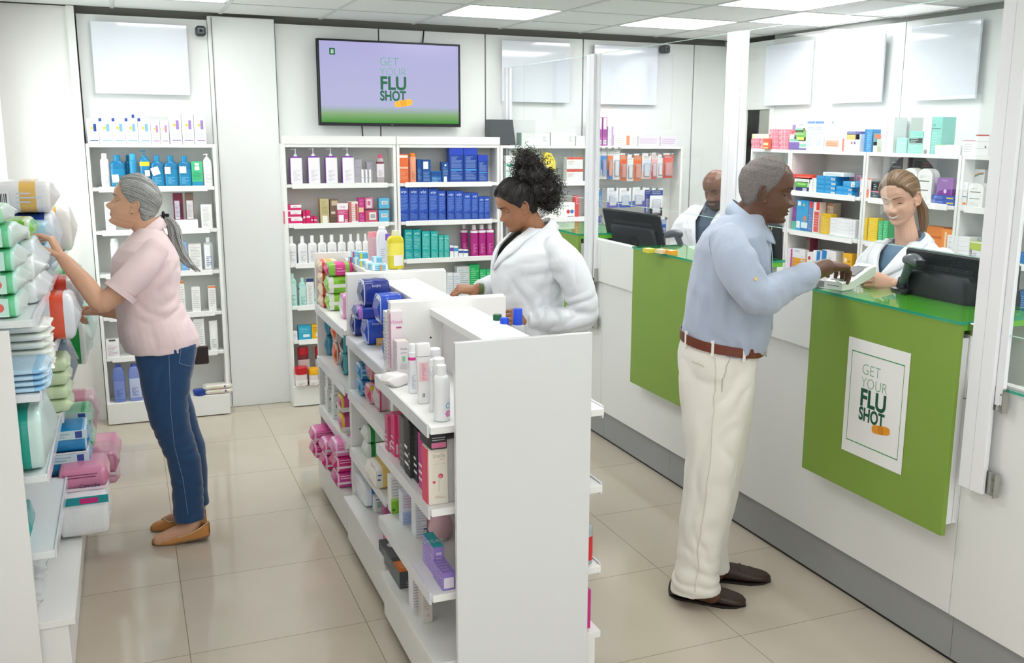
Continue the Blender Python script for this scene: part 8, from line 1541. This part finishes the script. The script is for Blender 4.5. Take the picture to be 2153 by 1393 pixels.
    for sd in (-1, 1):
        l = M(); A = [(.168, -sd*.001, 1.155), (.160, sd*.006, 1.18), (.145, sd*.022, 1.21), (.12, sd*.036, 1.245), (.075, sd*.044, 1.285), (.02, sd*.05, 1.32)]; B = [(.168, sd*.010, 1.157), (.158, sd*.045, 1.185), (.140, sd*.084, 1.215), (.11, sd*.108, 1.24), (.06, sd*.105, 1.285), (.0, sd*.095, 1.322)]
        ribbon(l, bv, A, B, COAT, .006); thick(l.build('lapel', co, 60), .003)
    l = M(); collar(l, [(-.018, 1.318, .060, .062, -.038), (-.02, 1.330, .064, .066, -.042), (-.022, 1.314, .078, .084, -.050), (-.025, 1.286, .094, .104, -.056)], COAT, 42); thick(l.build('coat_collar', co, 60), .003)
    for wv, fv in ((w1, f1), (w2, f2)):
        k = M(); d = (fv-wv).normalized(); k.T = frame(wv-d*.005, d, (0, 0, 1)); k.loft([[(x, r*math.cos(2*PI*i/20), r*.85*math.sin(2*PI*i/20)) for i in range(20)] for x, r in ((-.02, .026), (-.02, .031), (.0, .0305), (.0, .026))], GR, cap=False); k.build('shirt_cuff', t, 50)
    HM = mat('#171412', .45); HM2 = mat('#2b2623', .38); hm = hair_cap(P, T, lambda ph: ip([(0, .082), (25, .080), (45, .064), (62, .036), (78, .004), (92, .014), (105, -.02), (125, -.05), (180, -.055)], ph), lambda ph, z: .010+.004*min(1, ph/100), HM, 'hair', t, .002, 120)
    ho = link(hm, 'hair', t); bv = bvh_of(hm); C0 = T @ Vector((0, 0, .01)); E = T @ Vector((-.075, 0, .095)); rn = random.Random(4); st_ = M(); ds = []
    for k in range(330):
        ph = math.radians(rn.uniform(-178, 178)); zz = ip([(0, .084), (45, .066), (78, .008), (92, .016), (125, -.045), (180, -.052)], abs(math.degrees(ph)))+rn.uniform(.0, .03); w = ip(WID, zz); f = ip(BASE, zz) if abs(ph) < PI/2 else -ip(BACK, zz); ds.append(T @ Vector((math.cos(ph)*f, math.sin(ph)*w, zz))-C0)
    strands(st_, bv, C0, ds, E, [HM, HM2, HM], .0010, .0012, 16, .08, 7); st_.build('hair_strands', ho, 80)
    pf = M(); CE = [(Vector((.0, 0, 1.555)), (.085, .082, .080)), (Vector((-.055, 0, 1.50)), (.080, .082, .085)), (Vector((.028, 0, 1.62)), (.052, .055, .048)), (Vector((-.01, 0, 1.50)), (.078, .085, .07)), (Vector((-.085, 0, 1.455)), (.045, .06, .055))]
    for c0, rr in CE: pf.ball(c0, .86, HM, 24, rr)
    fm = fuse(pf, .006, 2, jitter=.012, name='puff', grain=(40, 40, 40)); lk = link(fm, 'curly_puff', ho)
    cu = M(); rn = random.Random(11)
    for k in range(900):
        c0, rr = CE[rn.choice((0, 0, 0, 1, 1, 2, 2, 3, 4))]; d = Vector((rn.gauss(0, 1), rn.gauss(0, 1), rn.gauss(.1, 1))).normalized(); p = c0+Vector((d.x*rr[0], d.y*rr[1], d.z*rr[2]))*rn.uniform(.72, .96)
        a = Vector((rn.gauss(0, 1), rn.gauss(0, 1), rn.gauss(-.4, 1))).normalized(); a = (a+d*.5).normalized(); u = a.cross(Vector((0, .3, 1))).normalized(); v = a.cross(u); R_ = rn.uniform(.004, .0075); n = 20; L = rn.uniform(.028, .055); ph = rn.uniform(0, 6); tw = rn.uniform(2.2, 3.6)
        cu.tube([p+a*(L*i/n)+(u*math.cos(ph+i/n*2*PI*tw)+v*math.sin(ph+i/n*2*PI*tw))*R_ for i in range(n+1)], .0011, (HM, HM2)[k % 2], 4)
    cu.build('curls', ho, 80)
curly()
# ---------------------------------------------------------------- smiling pharmacist behind the counter
def pharmacist():
    t = root_person(3.03, 3.24, 190, 'smiling pharmacist with brown ponytail and white coat over denim shirt behind the counter')
    SK = mat('#dcae96', .42, bump=.08, bs=260, sss=.08, var=.04, vs=22); P = dict(nose=.95, lips=.9, smile=1, browk=.8, gaze=-30, lower=-28, w=.96, chin=1)
    LW = lambda p: LOC(t, p)
    hc = LW(AT(1893, 418, X=2.98)); T = headT((hc.x, hc.y, hc.z), -17, 12, 6, .94)
    b = M(); nk = Vector((hc.x-.03, hc.y, hc.z-.07)); build_head(b, P, T, SK, [(-.0, 0, 1.25, .065), (.005, 0, 1.31, .050, .048), (nk.x, nk.y*.7, nk.z-.02, .042, .041), (nk.x+.01, nk.y, nk.z+.03, .042)])
    wl = LW(AT(1884, 600, X=2.685)); fl = LW(AT(1834, 586, X=2.615)); el = LW((2.93, 2.87, 1.10))
    limb(b, [(-.03, .135, 1.22, .035), (-.02, .20, 1.16, .038), tuple(el)+(.037,), tuple(wl)+(.026, .021)], SK)
    nl = M(); hand(b, SK, frame(wl, fl-wl, t.matrix_basis.to_3x3().inverted() @ Vector((-.4, -.7, .55))), curls=((28, 40, 25), (32, 42, 25), (36, 44, 25), (40, 46, 25)), thumb=(40, -10), s=.88, nails=nl)
    limb(b, [(-.03, -.135, 1.22, .035), (-.01, -.20, 1.14, .038), (.0, -.225, 1.03, .036), (.15, -.18, .98, .028)], SK); hand(b, SK, frame((.15, -.18, .98), (1, .2, 0), (0, 0, 1)), s=.88)
    trunk(b, [(.8, -.09, .08, .13), (1.0, -.09, .11, .13), (1.2, -.09, .10, .14), (1.28, -.08, .05, .12)], SK)
    for y in (-.08, .08): limb(b, [(-.02, y, .8, .05), (-.02, y, .45, .055), (-.03, y, .1, .035), (.06, y, .04, .033, .022)], SK)
    link(fuse(b, .0023, 2, name='body'), 'body', t); nl.build('fingernails', t, 60); face_parts(t, b, T, P, '#5f4a38', '#7a5a42', '#c4746c', -14, SK, '#efe9e4')
    DN = cloth('#62809a'); s = M(); trunk(s, [(.82, -.11, .11, .15), (1.0, -.11, .135, .15), (1.13, -.115, .145, .16), (1.20, -.11, .125, .155), (1.26, -.10, .095, .12), (1.295, -.085, .07, .075)], DN); me = fuse(s, .006, 3, jitter=.003, name='denim_shirt'); so = link(me, 'denim_shirt', t)
    c = M(); collar(c, [(.004, 1.298, .056, .054, -.026), (.004, 1.316, .060, .058, -.032), (.006, 1.298, .070, .068, -.040), (.008, 1.268, .082, .076, -.048)], DN, 20); thick(c.build('collar', so, 60), .002)
    TRs = cloth('#2f5a80'); p = M(); trunk(p, [(.75, -.12, .12, .15), (.93, -.12, .12, .15)], TRs)
    for y in (-.085, .085): trunk(p, [(.05, -.06, .05, .07, y), (.4, -.07, .06, .07, y), (.8, -.10, .11, .09, y)], TRs)
    link(fuse(p, .008, 3, jitter=.003, name='trousers'), 'trousers', t)
    for y in (-.09, .09): m = M(); shoe(m, Matrix.Translation((-.09, y, 0)), .25, .085, .06, mat('#e3e3e3', .5), BLK); m.build('shoe', t, 50)
    c = M(); trunk(c, [(.60, -.15, .15, .19), (.85, -.14, .14, .18), (1.0, -.135, .155, .17), (1.1, -.135, .170, .18), (1.17, -.14, .165, .188), (1.22, -.138, .145, .186), (1.262, -.125, .11, .155), (1.295, -.105, .07, .105), (1.32, -.09, .035, .075)], COAT)
    limb(c, [(-.03, .155, 1.235, .056), (-.02, .205, 1.175, .070), tuple(Vector((-.02, .205, 1.175)).lerp(el, .6))+(.062,), tuple(el)+(.058,), tuple(el.lerp(wl, .45))+(.052,), tuple(el.lerp(wl, .99))+(.038,)], COAT, flat=1)
    limb(c, [(-.03, -.155, 1.235, .056), (-.01, -.205, 1.15, .066), (.0, -.225, 1.03, .058), (.10, -.195, .985, .045)], COAT, flat=1)
    cut = lambda p_: (p_.x > .0 and abs(p_.y) < .05*min(1, max(0, p_.z-1.165)/.10)) or p_.z > 1.306
    me = fuse(c, .005, 3, folds=[(tuple(el), (.6, .2, .8), .05, .006, .09), ((.03, .19, 1.13), (.7, 0, .7), .05, .005, .09), ((.0, -.2, 1.1), (.3, 0, 1), .05, .005, .10), (tuple(el.lerp(wl, .6)), tuple((wl-el).normalized()), .045, .005, .07)], jitter=.0035, name='white_coat', seed=31, cut=cut)
    co = link(me, 'white_coat', t); thick(co, .0025); bv = LASTBV
    for sd in (-1, 1):
        l = M(); A = [(.168, -sd*.001, 1.155), (.160, sd*.006, 1.175), (.148, sd*.022, 1.20), (.125, sd*.038, 1.23), (.09, sd*.046, 1.26), (.04, sd*.05, 1.29)]; B = [(.168, sd*.010, 1.157), (.158, sd*.050, 1.182), (.142, sd*.086, 1.205), (.11, sd*.105, 1.235), (.06, sd*.112, 1.262), (.0, sd*.098, 1.296)]
        ribbon(l, bv, A, B, COAT, .006); thick(l.build('lapel', co, 60), .003)
    l = M(); collar(l, [(-.0, 1.300, .066, .066, -.030), (-.001, 1.313, .070, .070, -.034), (-.003, 1.298, .084, .086, -.042), (-.006, 1.272, .10, .106, -.050)], COAT, 55); thick(l.build('coat_collar', co, 60), .003)
    HM = mat('#7b6048', .4, bump=.4, bs=500); HM2 = mat('#a88866', .35); HM3 = mat('#54402f', .4)
    line = lambda ph: ip([(0, .088), (20, .086), (40, .072), (60, .044), (76, .008), (92, .016), (108, -.02), (130, -.05), (180, -.058)], ph)
    hm = hair_cap(P, T, line, lambda ph, z: .010, HM, 'hair', t, .001, 90); ho = link(hm, 'hair', t); bv = bvh_of(hm); C0 = T @ Vector((0, 0, .01)); E = T @ Vector((-.098, 0, -.01)); rn = random.Random(3); ds = []
    for k in range(800):
        ph = math.radians(rn.uniform(-178, 178)); zz = line(abs(math.degrees(ph)))+rn.uniform(.002, .02); w = ip(WID, zz); f = ip(BASE, zz) if abs(ph) < PI/2 else -ip(BACK, zz); ds.append(T @ Vector((math.cos(ph)*f, math.sin(ph)*w, zz))-C0)
    st_ = M(); strands(st_, bv, C0, ds, E, [HM, HM2, HM3, HM2], .0006, .0004, 16, .03, 3); st_.build('hair_strands', ho, 80)
    pn = M(); p0 = E; path = [p0, p0+Vector((-.03, .012, -.015)), p0+Vector((-.04, .035, -.06)), p0+Vector((-.035, .05, -.12)), p0+Vector((-.03, .055, -.17))]; pn.tube(path, 0, HM, 14, rr=[.010, .018, .021, .017, .004]); rn = random.Random(5)
    for k in range(110):
        a = rn.uniform(0, 2*PI); q = []
        for i in range(13):
            u = i/12*(len(path)-1); j = min(int(u), 3); f = u-j; r = (.010, .019, .0225, .019, .010)[j]*(1-f)+(.010, .019, .0225, .019, .010)[j+1]*f; q.append(path[j].lerp(path[j+1], f)+Vector((r*math.cos(a), r*math.sin(a), 0)))
        pn.tube(q, .0010, (HM, HM2, HM3)[k % 3], 4)
    pn.build('ponytail', t, 80)
pharmacist()
# ---------------------------------------------------------------- bald pharmacist in the background
def bald():
    t = root_person(3.28, 5.12, 205, 'bald bearded man in white coat, half hidden behind the post and the old man')
    SK = mat('#7a523f', .36, bump=.08, bs=260, sss=.05, var=.05, vs=20); BD = mat('#3d2a22', .8, bump=.4, bs=600); P = dict(nose=1, nosew=1.2, lips=1.1, gaze=-28, lower=-38, w=1, chin=1)
    hc = LOC(t, AT(1508, 398, X=3.24)); T = headT(hc, -22, 0, 0, .98)
    b = M(); build_head(b, P, T, SK, [(-.01, 0, 1.24, .07), (.0, 0, 1.32, .06), (hc.x-.03, hc.y, hc.z-.09, .058), (hc.x-.015, hc.y, hc.z-.04, .05)])
    for sd in (1, -1): limb(b, [(-.03, sd*.14, 1.23, .036), (-.0, sd*.225, 1.15, .04), (.02, sd*.25, 1.03, .038), (.16, sd*.2, .96, .028)], SK); hand(b, SK, frame((.16, sd*.2, .96), (1, -.3*sd, 0), (0, 0, 1)), s=.98)
    trunk(b, [(.8, -.10, .09, .14), (1.0, -.1, .12, .14), (1.2, -.1, .11, .15), (1.27, -.08, .06, .13)], SK)
    for y in (-.085, .085): limb(b, [(-.02, y, .8, .055), (-.02, y, .45, .05), (-.03, y, .1, .04), (.07, y, .04, .036, .022)], SK)
    Ti = T.inverted()
    def paint(c, n):
        q = Ti @ c
        return 1 if (q.z < -.036 and q.z > -.12 and q.x > -.01 and q.x > .075-1.6*(-.036-q.z) and not (abs(q.y) < .022 and -.068 < q.z < -.05)) else 0
    b.mi(BD); link(fuse(b, .0026, 2, name='body', paint=paint), 'body', t); face_parts(t, b, T, P, '#241710', '#2a1c16', '#8a5a4e', -30, SK, '#d9cfc6')
    DK = cloth('#4f5f70'); s = M(); trunk(s, [(.85, -.11, .12, .16), (1.1, -.115, .15, .17), (1.2, -.11, .13, .165), (1.27, -.10, .09, .12), (1.31, -.08, .06, .085)], DK); so = link(fuse(s, .007, 3, name='dark_shirt'), 'dark_shirt', t); c = M(); collar(c, [(.0, 1.325, .068, .066, -.03), (.0, 1.345, .074, .071, -.04), (.003, 1.31, .092, .088, -.055)], DK, 20); thick(c.build('collar', so, 60), .002)
    c = M(); trunk(c, [(.6, -.16, .16, .2), (.9, -.145, .15, .19), (1.08, -.14, .17, .195), (1.18, -.145, .165, .205), (1.235, -.14, .135, .195), (1.28, -.12, .09, .14), (1.32, -.10, .04, .085)], COAT)
    for sd in (1, -1): limb(c, [(-.03, sd*.17, 1.25, .06), (-.0, sd*.235, 1.15, .072), (.02, sd*.25, 1.03, .062), (.13, sd*.215, .965, .045)], COAT, flat=1)
    cut = lambda p_: (p_.x > .0 and abs(p_.y) < .07*min(1, max(0, (p_.z-1.0)/.2)) and p_.z > 1.0) or p_.z > 1.312
    me = fuse(c, .006, 3, folds=[((.0, .22, 1.08), (.3, 0, 1), .05, .006, .10), ((.02, -.22, 1.05), (.3, 0, 1), .05, .006, .10)], jitter=.004, name='white_coat', cut=cut); co = link(me, 'white_coat', t); thick(co, .003); bv = LASTBV
    for sd in (-1, 1):
        l = M(); ribbon(l, bv, [(.17, -sd*.001, .99), (.17, sd*.03, 1.13), (.12, sd*.052, 1.22), (.04, sd*.055, 1.29)], [(.17, sd*.02, 1.01), (.16, sd*.12, 1.15), (.10, sd*.13, 1.235), (.0, sd*.10, 1.30)], COAT, .006); thick(l.build('lapel', co, 60), .003)
    TRs = cloth('#2f3238'); p = M(); trunk(p, [(.75, -.12, .12, .16), (.93, -.12, .12, .16)], TRs)
    for y in (-.09, .09): trunk(p, [(.05, -.06, .05, .075, y), (.4, -.07, .06, .08, y), (.8, -.10, .11, .095, y)], TRs)
    link(fuse(p, .008, 3, name='trousers'), 'trousers', t)
    for y in (-.1, .1): m = M(); shoe(m, Matrix.Translation((-.1, y, 0)), .28, .095, .065, mat('#1d1d1f', .4), BLK); m.build('shoe', t, 50)
bald()
# ================================================================ things on the counters
GZT = 1.1762
def card_terminal():
    a = AT(1752, 596, Z=1.20); b = AT(1842, 576, Z=1.215); d = b-a; ang = math.atan2(d.y, d.x)
    t = empty('card_terminal', (a.x, a.y, GZT+.002), ang); tag(t, 'white card payment terminal between the old man\'s hand and the pharmacist', 'card terminal')
    W_ = mat('#eceee8', .3, coat=.3); G_2 = mat('#b9bcbc', .35); m = M(); L, w = .205, .04
    pf = [(0, .0, .030), (.01, -.0, .034), (.05, .0, .034), (.07, .004, .038), (.12, .018, .058), (.17, .030, .076), (.195, .040, .080), (.205, .048, .078)]
    m.loft([[(x, -w, z0), (x, -w+.004, z0-.0), (x, w-.004, z0), (x, w, z0+.002), (x, w, z1-.005), (x, w-.006, z1), (x, -w+.006, z1), (x, -w, z1-.005)] for x, z0, z1 in pf], W_); m.build('housing', t, 35)
    k = M()
    for i in range(4):
        for j in range(3): k.box(.012+i*.0125, -.026+j*.018, .033, .021+i*.0125, -.013+j*.018, .0375, G_2 if (i, j) != (0, 0) else mat('#6f9f5a', .4), b=.0015)
    k.build('keypad', t)
    s = M(); s.add([(.085, -.028, .047), (.085, .028, .047), (.155, .028, .0735), (.155, -.028, .0735)], [(0, 1, 2, 3)], BLK); s.v = [(x, y, z+.0012) for x, y, z in s.v]; s.box(.088, -.024, .05, .089, .024, .0505, G_2); s.build('display', t)
    p = M(); p.add([(.16, -.026, .0765), (.16, .026, .0765), (.188, .03, .083), (.188, -.03, .083)], [(0, 1, 2, 3)], PAPER); p.box(-.0005, -.026, .014, .0003, .026, .016, BLK); p.build('card_slot', t)
card_terminal()
def monitor(name, pts, depth_dir, label, logo=None, stand=True, zb=1.176):
    """rear view of a desk monitor; pts = top-left, top-right, bottom-right, bottom-left of its back"""
    A, B, C_, D = [Vector(p) for p in pts]; U = (B-A); w = U.length; U.normalize(); V = (A-D); h = V.length; V.normalize(); N = U.cross(V).normalized(); c = (A+B+C_+D)/4
    t = empty(name, (c.x, c.y, c.z)); tag(t, label, 'monitor', 'black desk monitors'); K_ = Matrix(((U.x, V.x, N.x, 0), (U.y, V.y, N.y, 0), (U.z, V.z, N.z, 0), (0, 0, 0, 1)))
    BK = mat('#202428', .38); m = M(); m.T = K_; m.box(-w/2, -h/2, -.035, w/2, h/2, 0, BK, b=.008); m.build('back_shell', t, 30)
    m = M(); m.T = K_; m.loft([[(-w*a, -h*.5, z), (w*a, -h*.5, z), (w*a, h*b, z), (w*(a-.04), h*(b+.06), z), (-w*(a-.04), h*(b+.06), z), (-w*a, h*b, z)] for a, b, z in ((.40, .16, 0), (.38, .14, .02), (.34, .10, .03))], mat('#2a2e32', .4)); m.build('rear_bulge', t, 30)
    m = M(); m.T = K_; m.box(-w/2+.008, -h/2+.008, -.037, w/2-.008, h/2-.008, -.0352, mat('#0d1013', .1)); m.build('screen', t)
    v = M(); v.T = K_; 
    for i in range(40):
        for j in range(3): v.box(-w*.34+w*.68*i/40, h*.235+j*.006, .0001, -w*.34+w*.68*i/40+.003, h*.235+j*.006+.002, .0006, mat('#5f6468', .5))
    v.build('vent_grille', t)
    if logo: l = M(); l.T = K_; logo(l, w, h); l.build('embossed_logo', t)
    if stand:
        s = M(); base = Vector((c.x, c.y, c.z))-N*.02; q = zb-c.z; s.tube([(-N.x*.0, -N.y*.0, -h*.3), (-N.x*.06, -N.y*.06, q+.01)], .018, BK, 12); s.T = Matrix.Translation((-N.x*.06, -N.y*.06, q)); s.stack([(0, .08, .08, 2), (.008, .075, .075, 2)], BK); s.build('stand', t, 40)
def lg(l, w, h):
    e = mat('#3c4247', .3); n = 24; l.tube([(w*.08+.014*math.cos(2*PI*i/n), h*.37+.014*math.sin(2*PI*i/n), .0006) for i in range(n+1)], .0009, e, 5); l.tube([(w*.08, h*.37+.007, .0006), (w*.08, h*.37-.005, .0006), (w*.08+.006, h*.37-.005, .0006)], .0009, e, 5); l.text('LG', (w*.08+.034, h*.37-.008, 0), (1, 0, 0), (0, 1, 0), .019, e, 'C', 0, 1, .0012)
def hp(l, w, h):
    e = mat('#15181b', .2); n = 24; r = .032; c = (-.0, -h*.12); l.add([(c[0]+r*math.cos(2*PI*i/n), c[1]+r*math.sin(2*PI*i/n), .0312) for i in range(n)], [tuple(range(n))], e); l.text('hp', (c[0], c[1]-.010, .031), (1, 0, 0), (0, 1, 0), .028, mat('#3f4549', .3), 'C', 0, .8, .0012)
X = 2.68
tl, tr = AT(1903, 519, X=X), AT(2070, 551, X=X); bl = AT(1903, 628, X=X+.0); br = AT(2060, 664, X=X)
monitor('monitor', [tl, (X, tl.y-.40, tl.z+.0), (X, tl.y-.40, tl.z-.245), (X, tl.y, tl.z-.245)], None, 'black monitor seen from behind on the nearest green desk, with a maker\'s logo', lg, zb=GZT)
X = 2.76; A = AT(1266, 437, X=2.70); B = AT(1354, 449, X=2.80); 
a = AT(1265, 437, Y=5.16); b = AT(1356, 449, Y=4.98); c = AT(1366, 512, Y=4.93); d = AT(1278, 506, Y=5.11)
u = (b-a).normalized(); a2 = AT(1265, 437, Y=5.16); 
monitor('monitor', [a2, a2+u*.345, a2+u*.345+Vector((.05, -.03, -.27)), a2+Vector((.05, -.03, -.27))], None, 'black monitor with round emblem seen from behind, beyond the far post', hp, zb=.885+.0)
e0 = AT(1640, 472, X=2.80); monitor('monitor', [e0+Vector((.0, .02, 0))+Vector((-.34*.35, .34*.94, 0))*1.0, e0, e0+Vector((0, 0, -.24)), e0+Vector((-.34*.35, .34*.94, -.24))], None, 'dark monitor edge visible in front of the old man\'s chest', None, zb=.885)
e1 = AT(2150, 556, X=2.86); monitor('monitor', [e1+Vector((-.05, .02, 0)), e1, e1+Vector((0, 0, -.30)), e1+Vector((-.05, .02, -.30))], None, 'narrow dark screen edge standing behind the glass at the right edge', None, zb=.72)
def scanner(loc, rz, label, z0):
    t = empty('barcode_scanner', (loc[0], loc[1], z0), rz); tag(t, label, 'scanner', 'handheld barcode scanners'); D_ = mat('#5a6066', .3); K2 = mat('#23272b', .35)
    m = M(); limb(m, [(-.01, 0, .12, .024, .02), (.02, 0, .125, .027, .022), (.055, 0, .118, .026, .020)], D_); m.build('scan_head', t, 60)
    m = M(); limb(m, [(.0, 0, .115, .018), (-.02, 0, .07, .016), (-.045, 0, .03, .015), (-.055, 0, .016, .015)], D_); m.build('handle', t, 60)
    m = M(); m.stack([(0, .045, .035, 2.2), (.008, .043, .033, 2.2), (.012, .02, .02, 2), (.05, .012, .012, 2)], K2, x=-.05); m.build('stand', t, 40)
    m = M(); m.box(.074, -.018, .104, .081, .018, .13, BLK, b=.003); m.build('scan_window', t)
s0 = AT(1895, 615, Z=GZT); scanner((s0.x+.03, s0.y, 0), math.radians(-105), 'grey barcode scanner in its stand left of the nearest monitor', GZT)
s1 = AT(1352, 515, Z=1.18); scanner((2.74, 4.66, 0), math.radians(160), 'dark barcode scanner beside the far monitor', 1.086)
bx = M().box(-.09, -.06, 0, .09, .06, .2, mat('#d9dadb', .5), b=.003).build('counter_riser'); bx.location = (2.76, 4.66, .886); tag(bx, 'small pale riser box carrying the far barcode scanner', 'box')
# items on / below the second green desk glass
for i, (l, r, y, c, n) in enumerate(((1345, 1368, 519, '#d9cf4a', 'yellow and white'), (1374, 1392, 521, '#e9d9b0', 'pale'), (1396, 1412, 523, '#f2a52a', 'orange'))):
    p = AT((l+r)/2, y+6, Z=1.19); put(carton(.055, .04, .02, c, [('rT', .1, .1, .9, .5, '#f3ecc0')]), 'carton', (p.x, p.y, GZT+EPS), -PI/2, n+' small box lying on the second green desk beside the old man', 'box', 'small boxes on the second desk')
# small bags and cards on the display counter at the right edge
for i, (x, y, c, n) in enumerate(((2.60, 2.02, '#f0d23a', 'yellow'), (2.62, 1.90, '#f3f3f3', 'white'))): put(carton(.10, .06, .05, c), 'carton', (x, y, .7207), -PI/2, n+' box inside the display counter at the right edge', 'box', 'boxes in the display counter')
k = M().box(0, -.02, 0, .012, .02, .04, STEEL, b=.002).build('lock'); a = AT(2034, 702, X=CXF-.02); k.location = (CXF-.035, 2.262, a.z); tag(k, 'small steel lock with black cable at the green desk corner', 'lock')
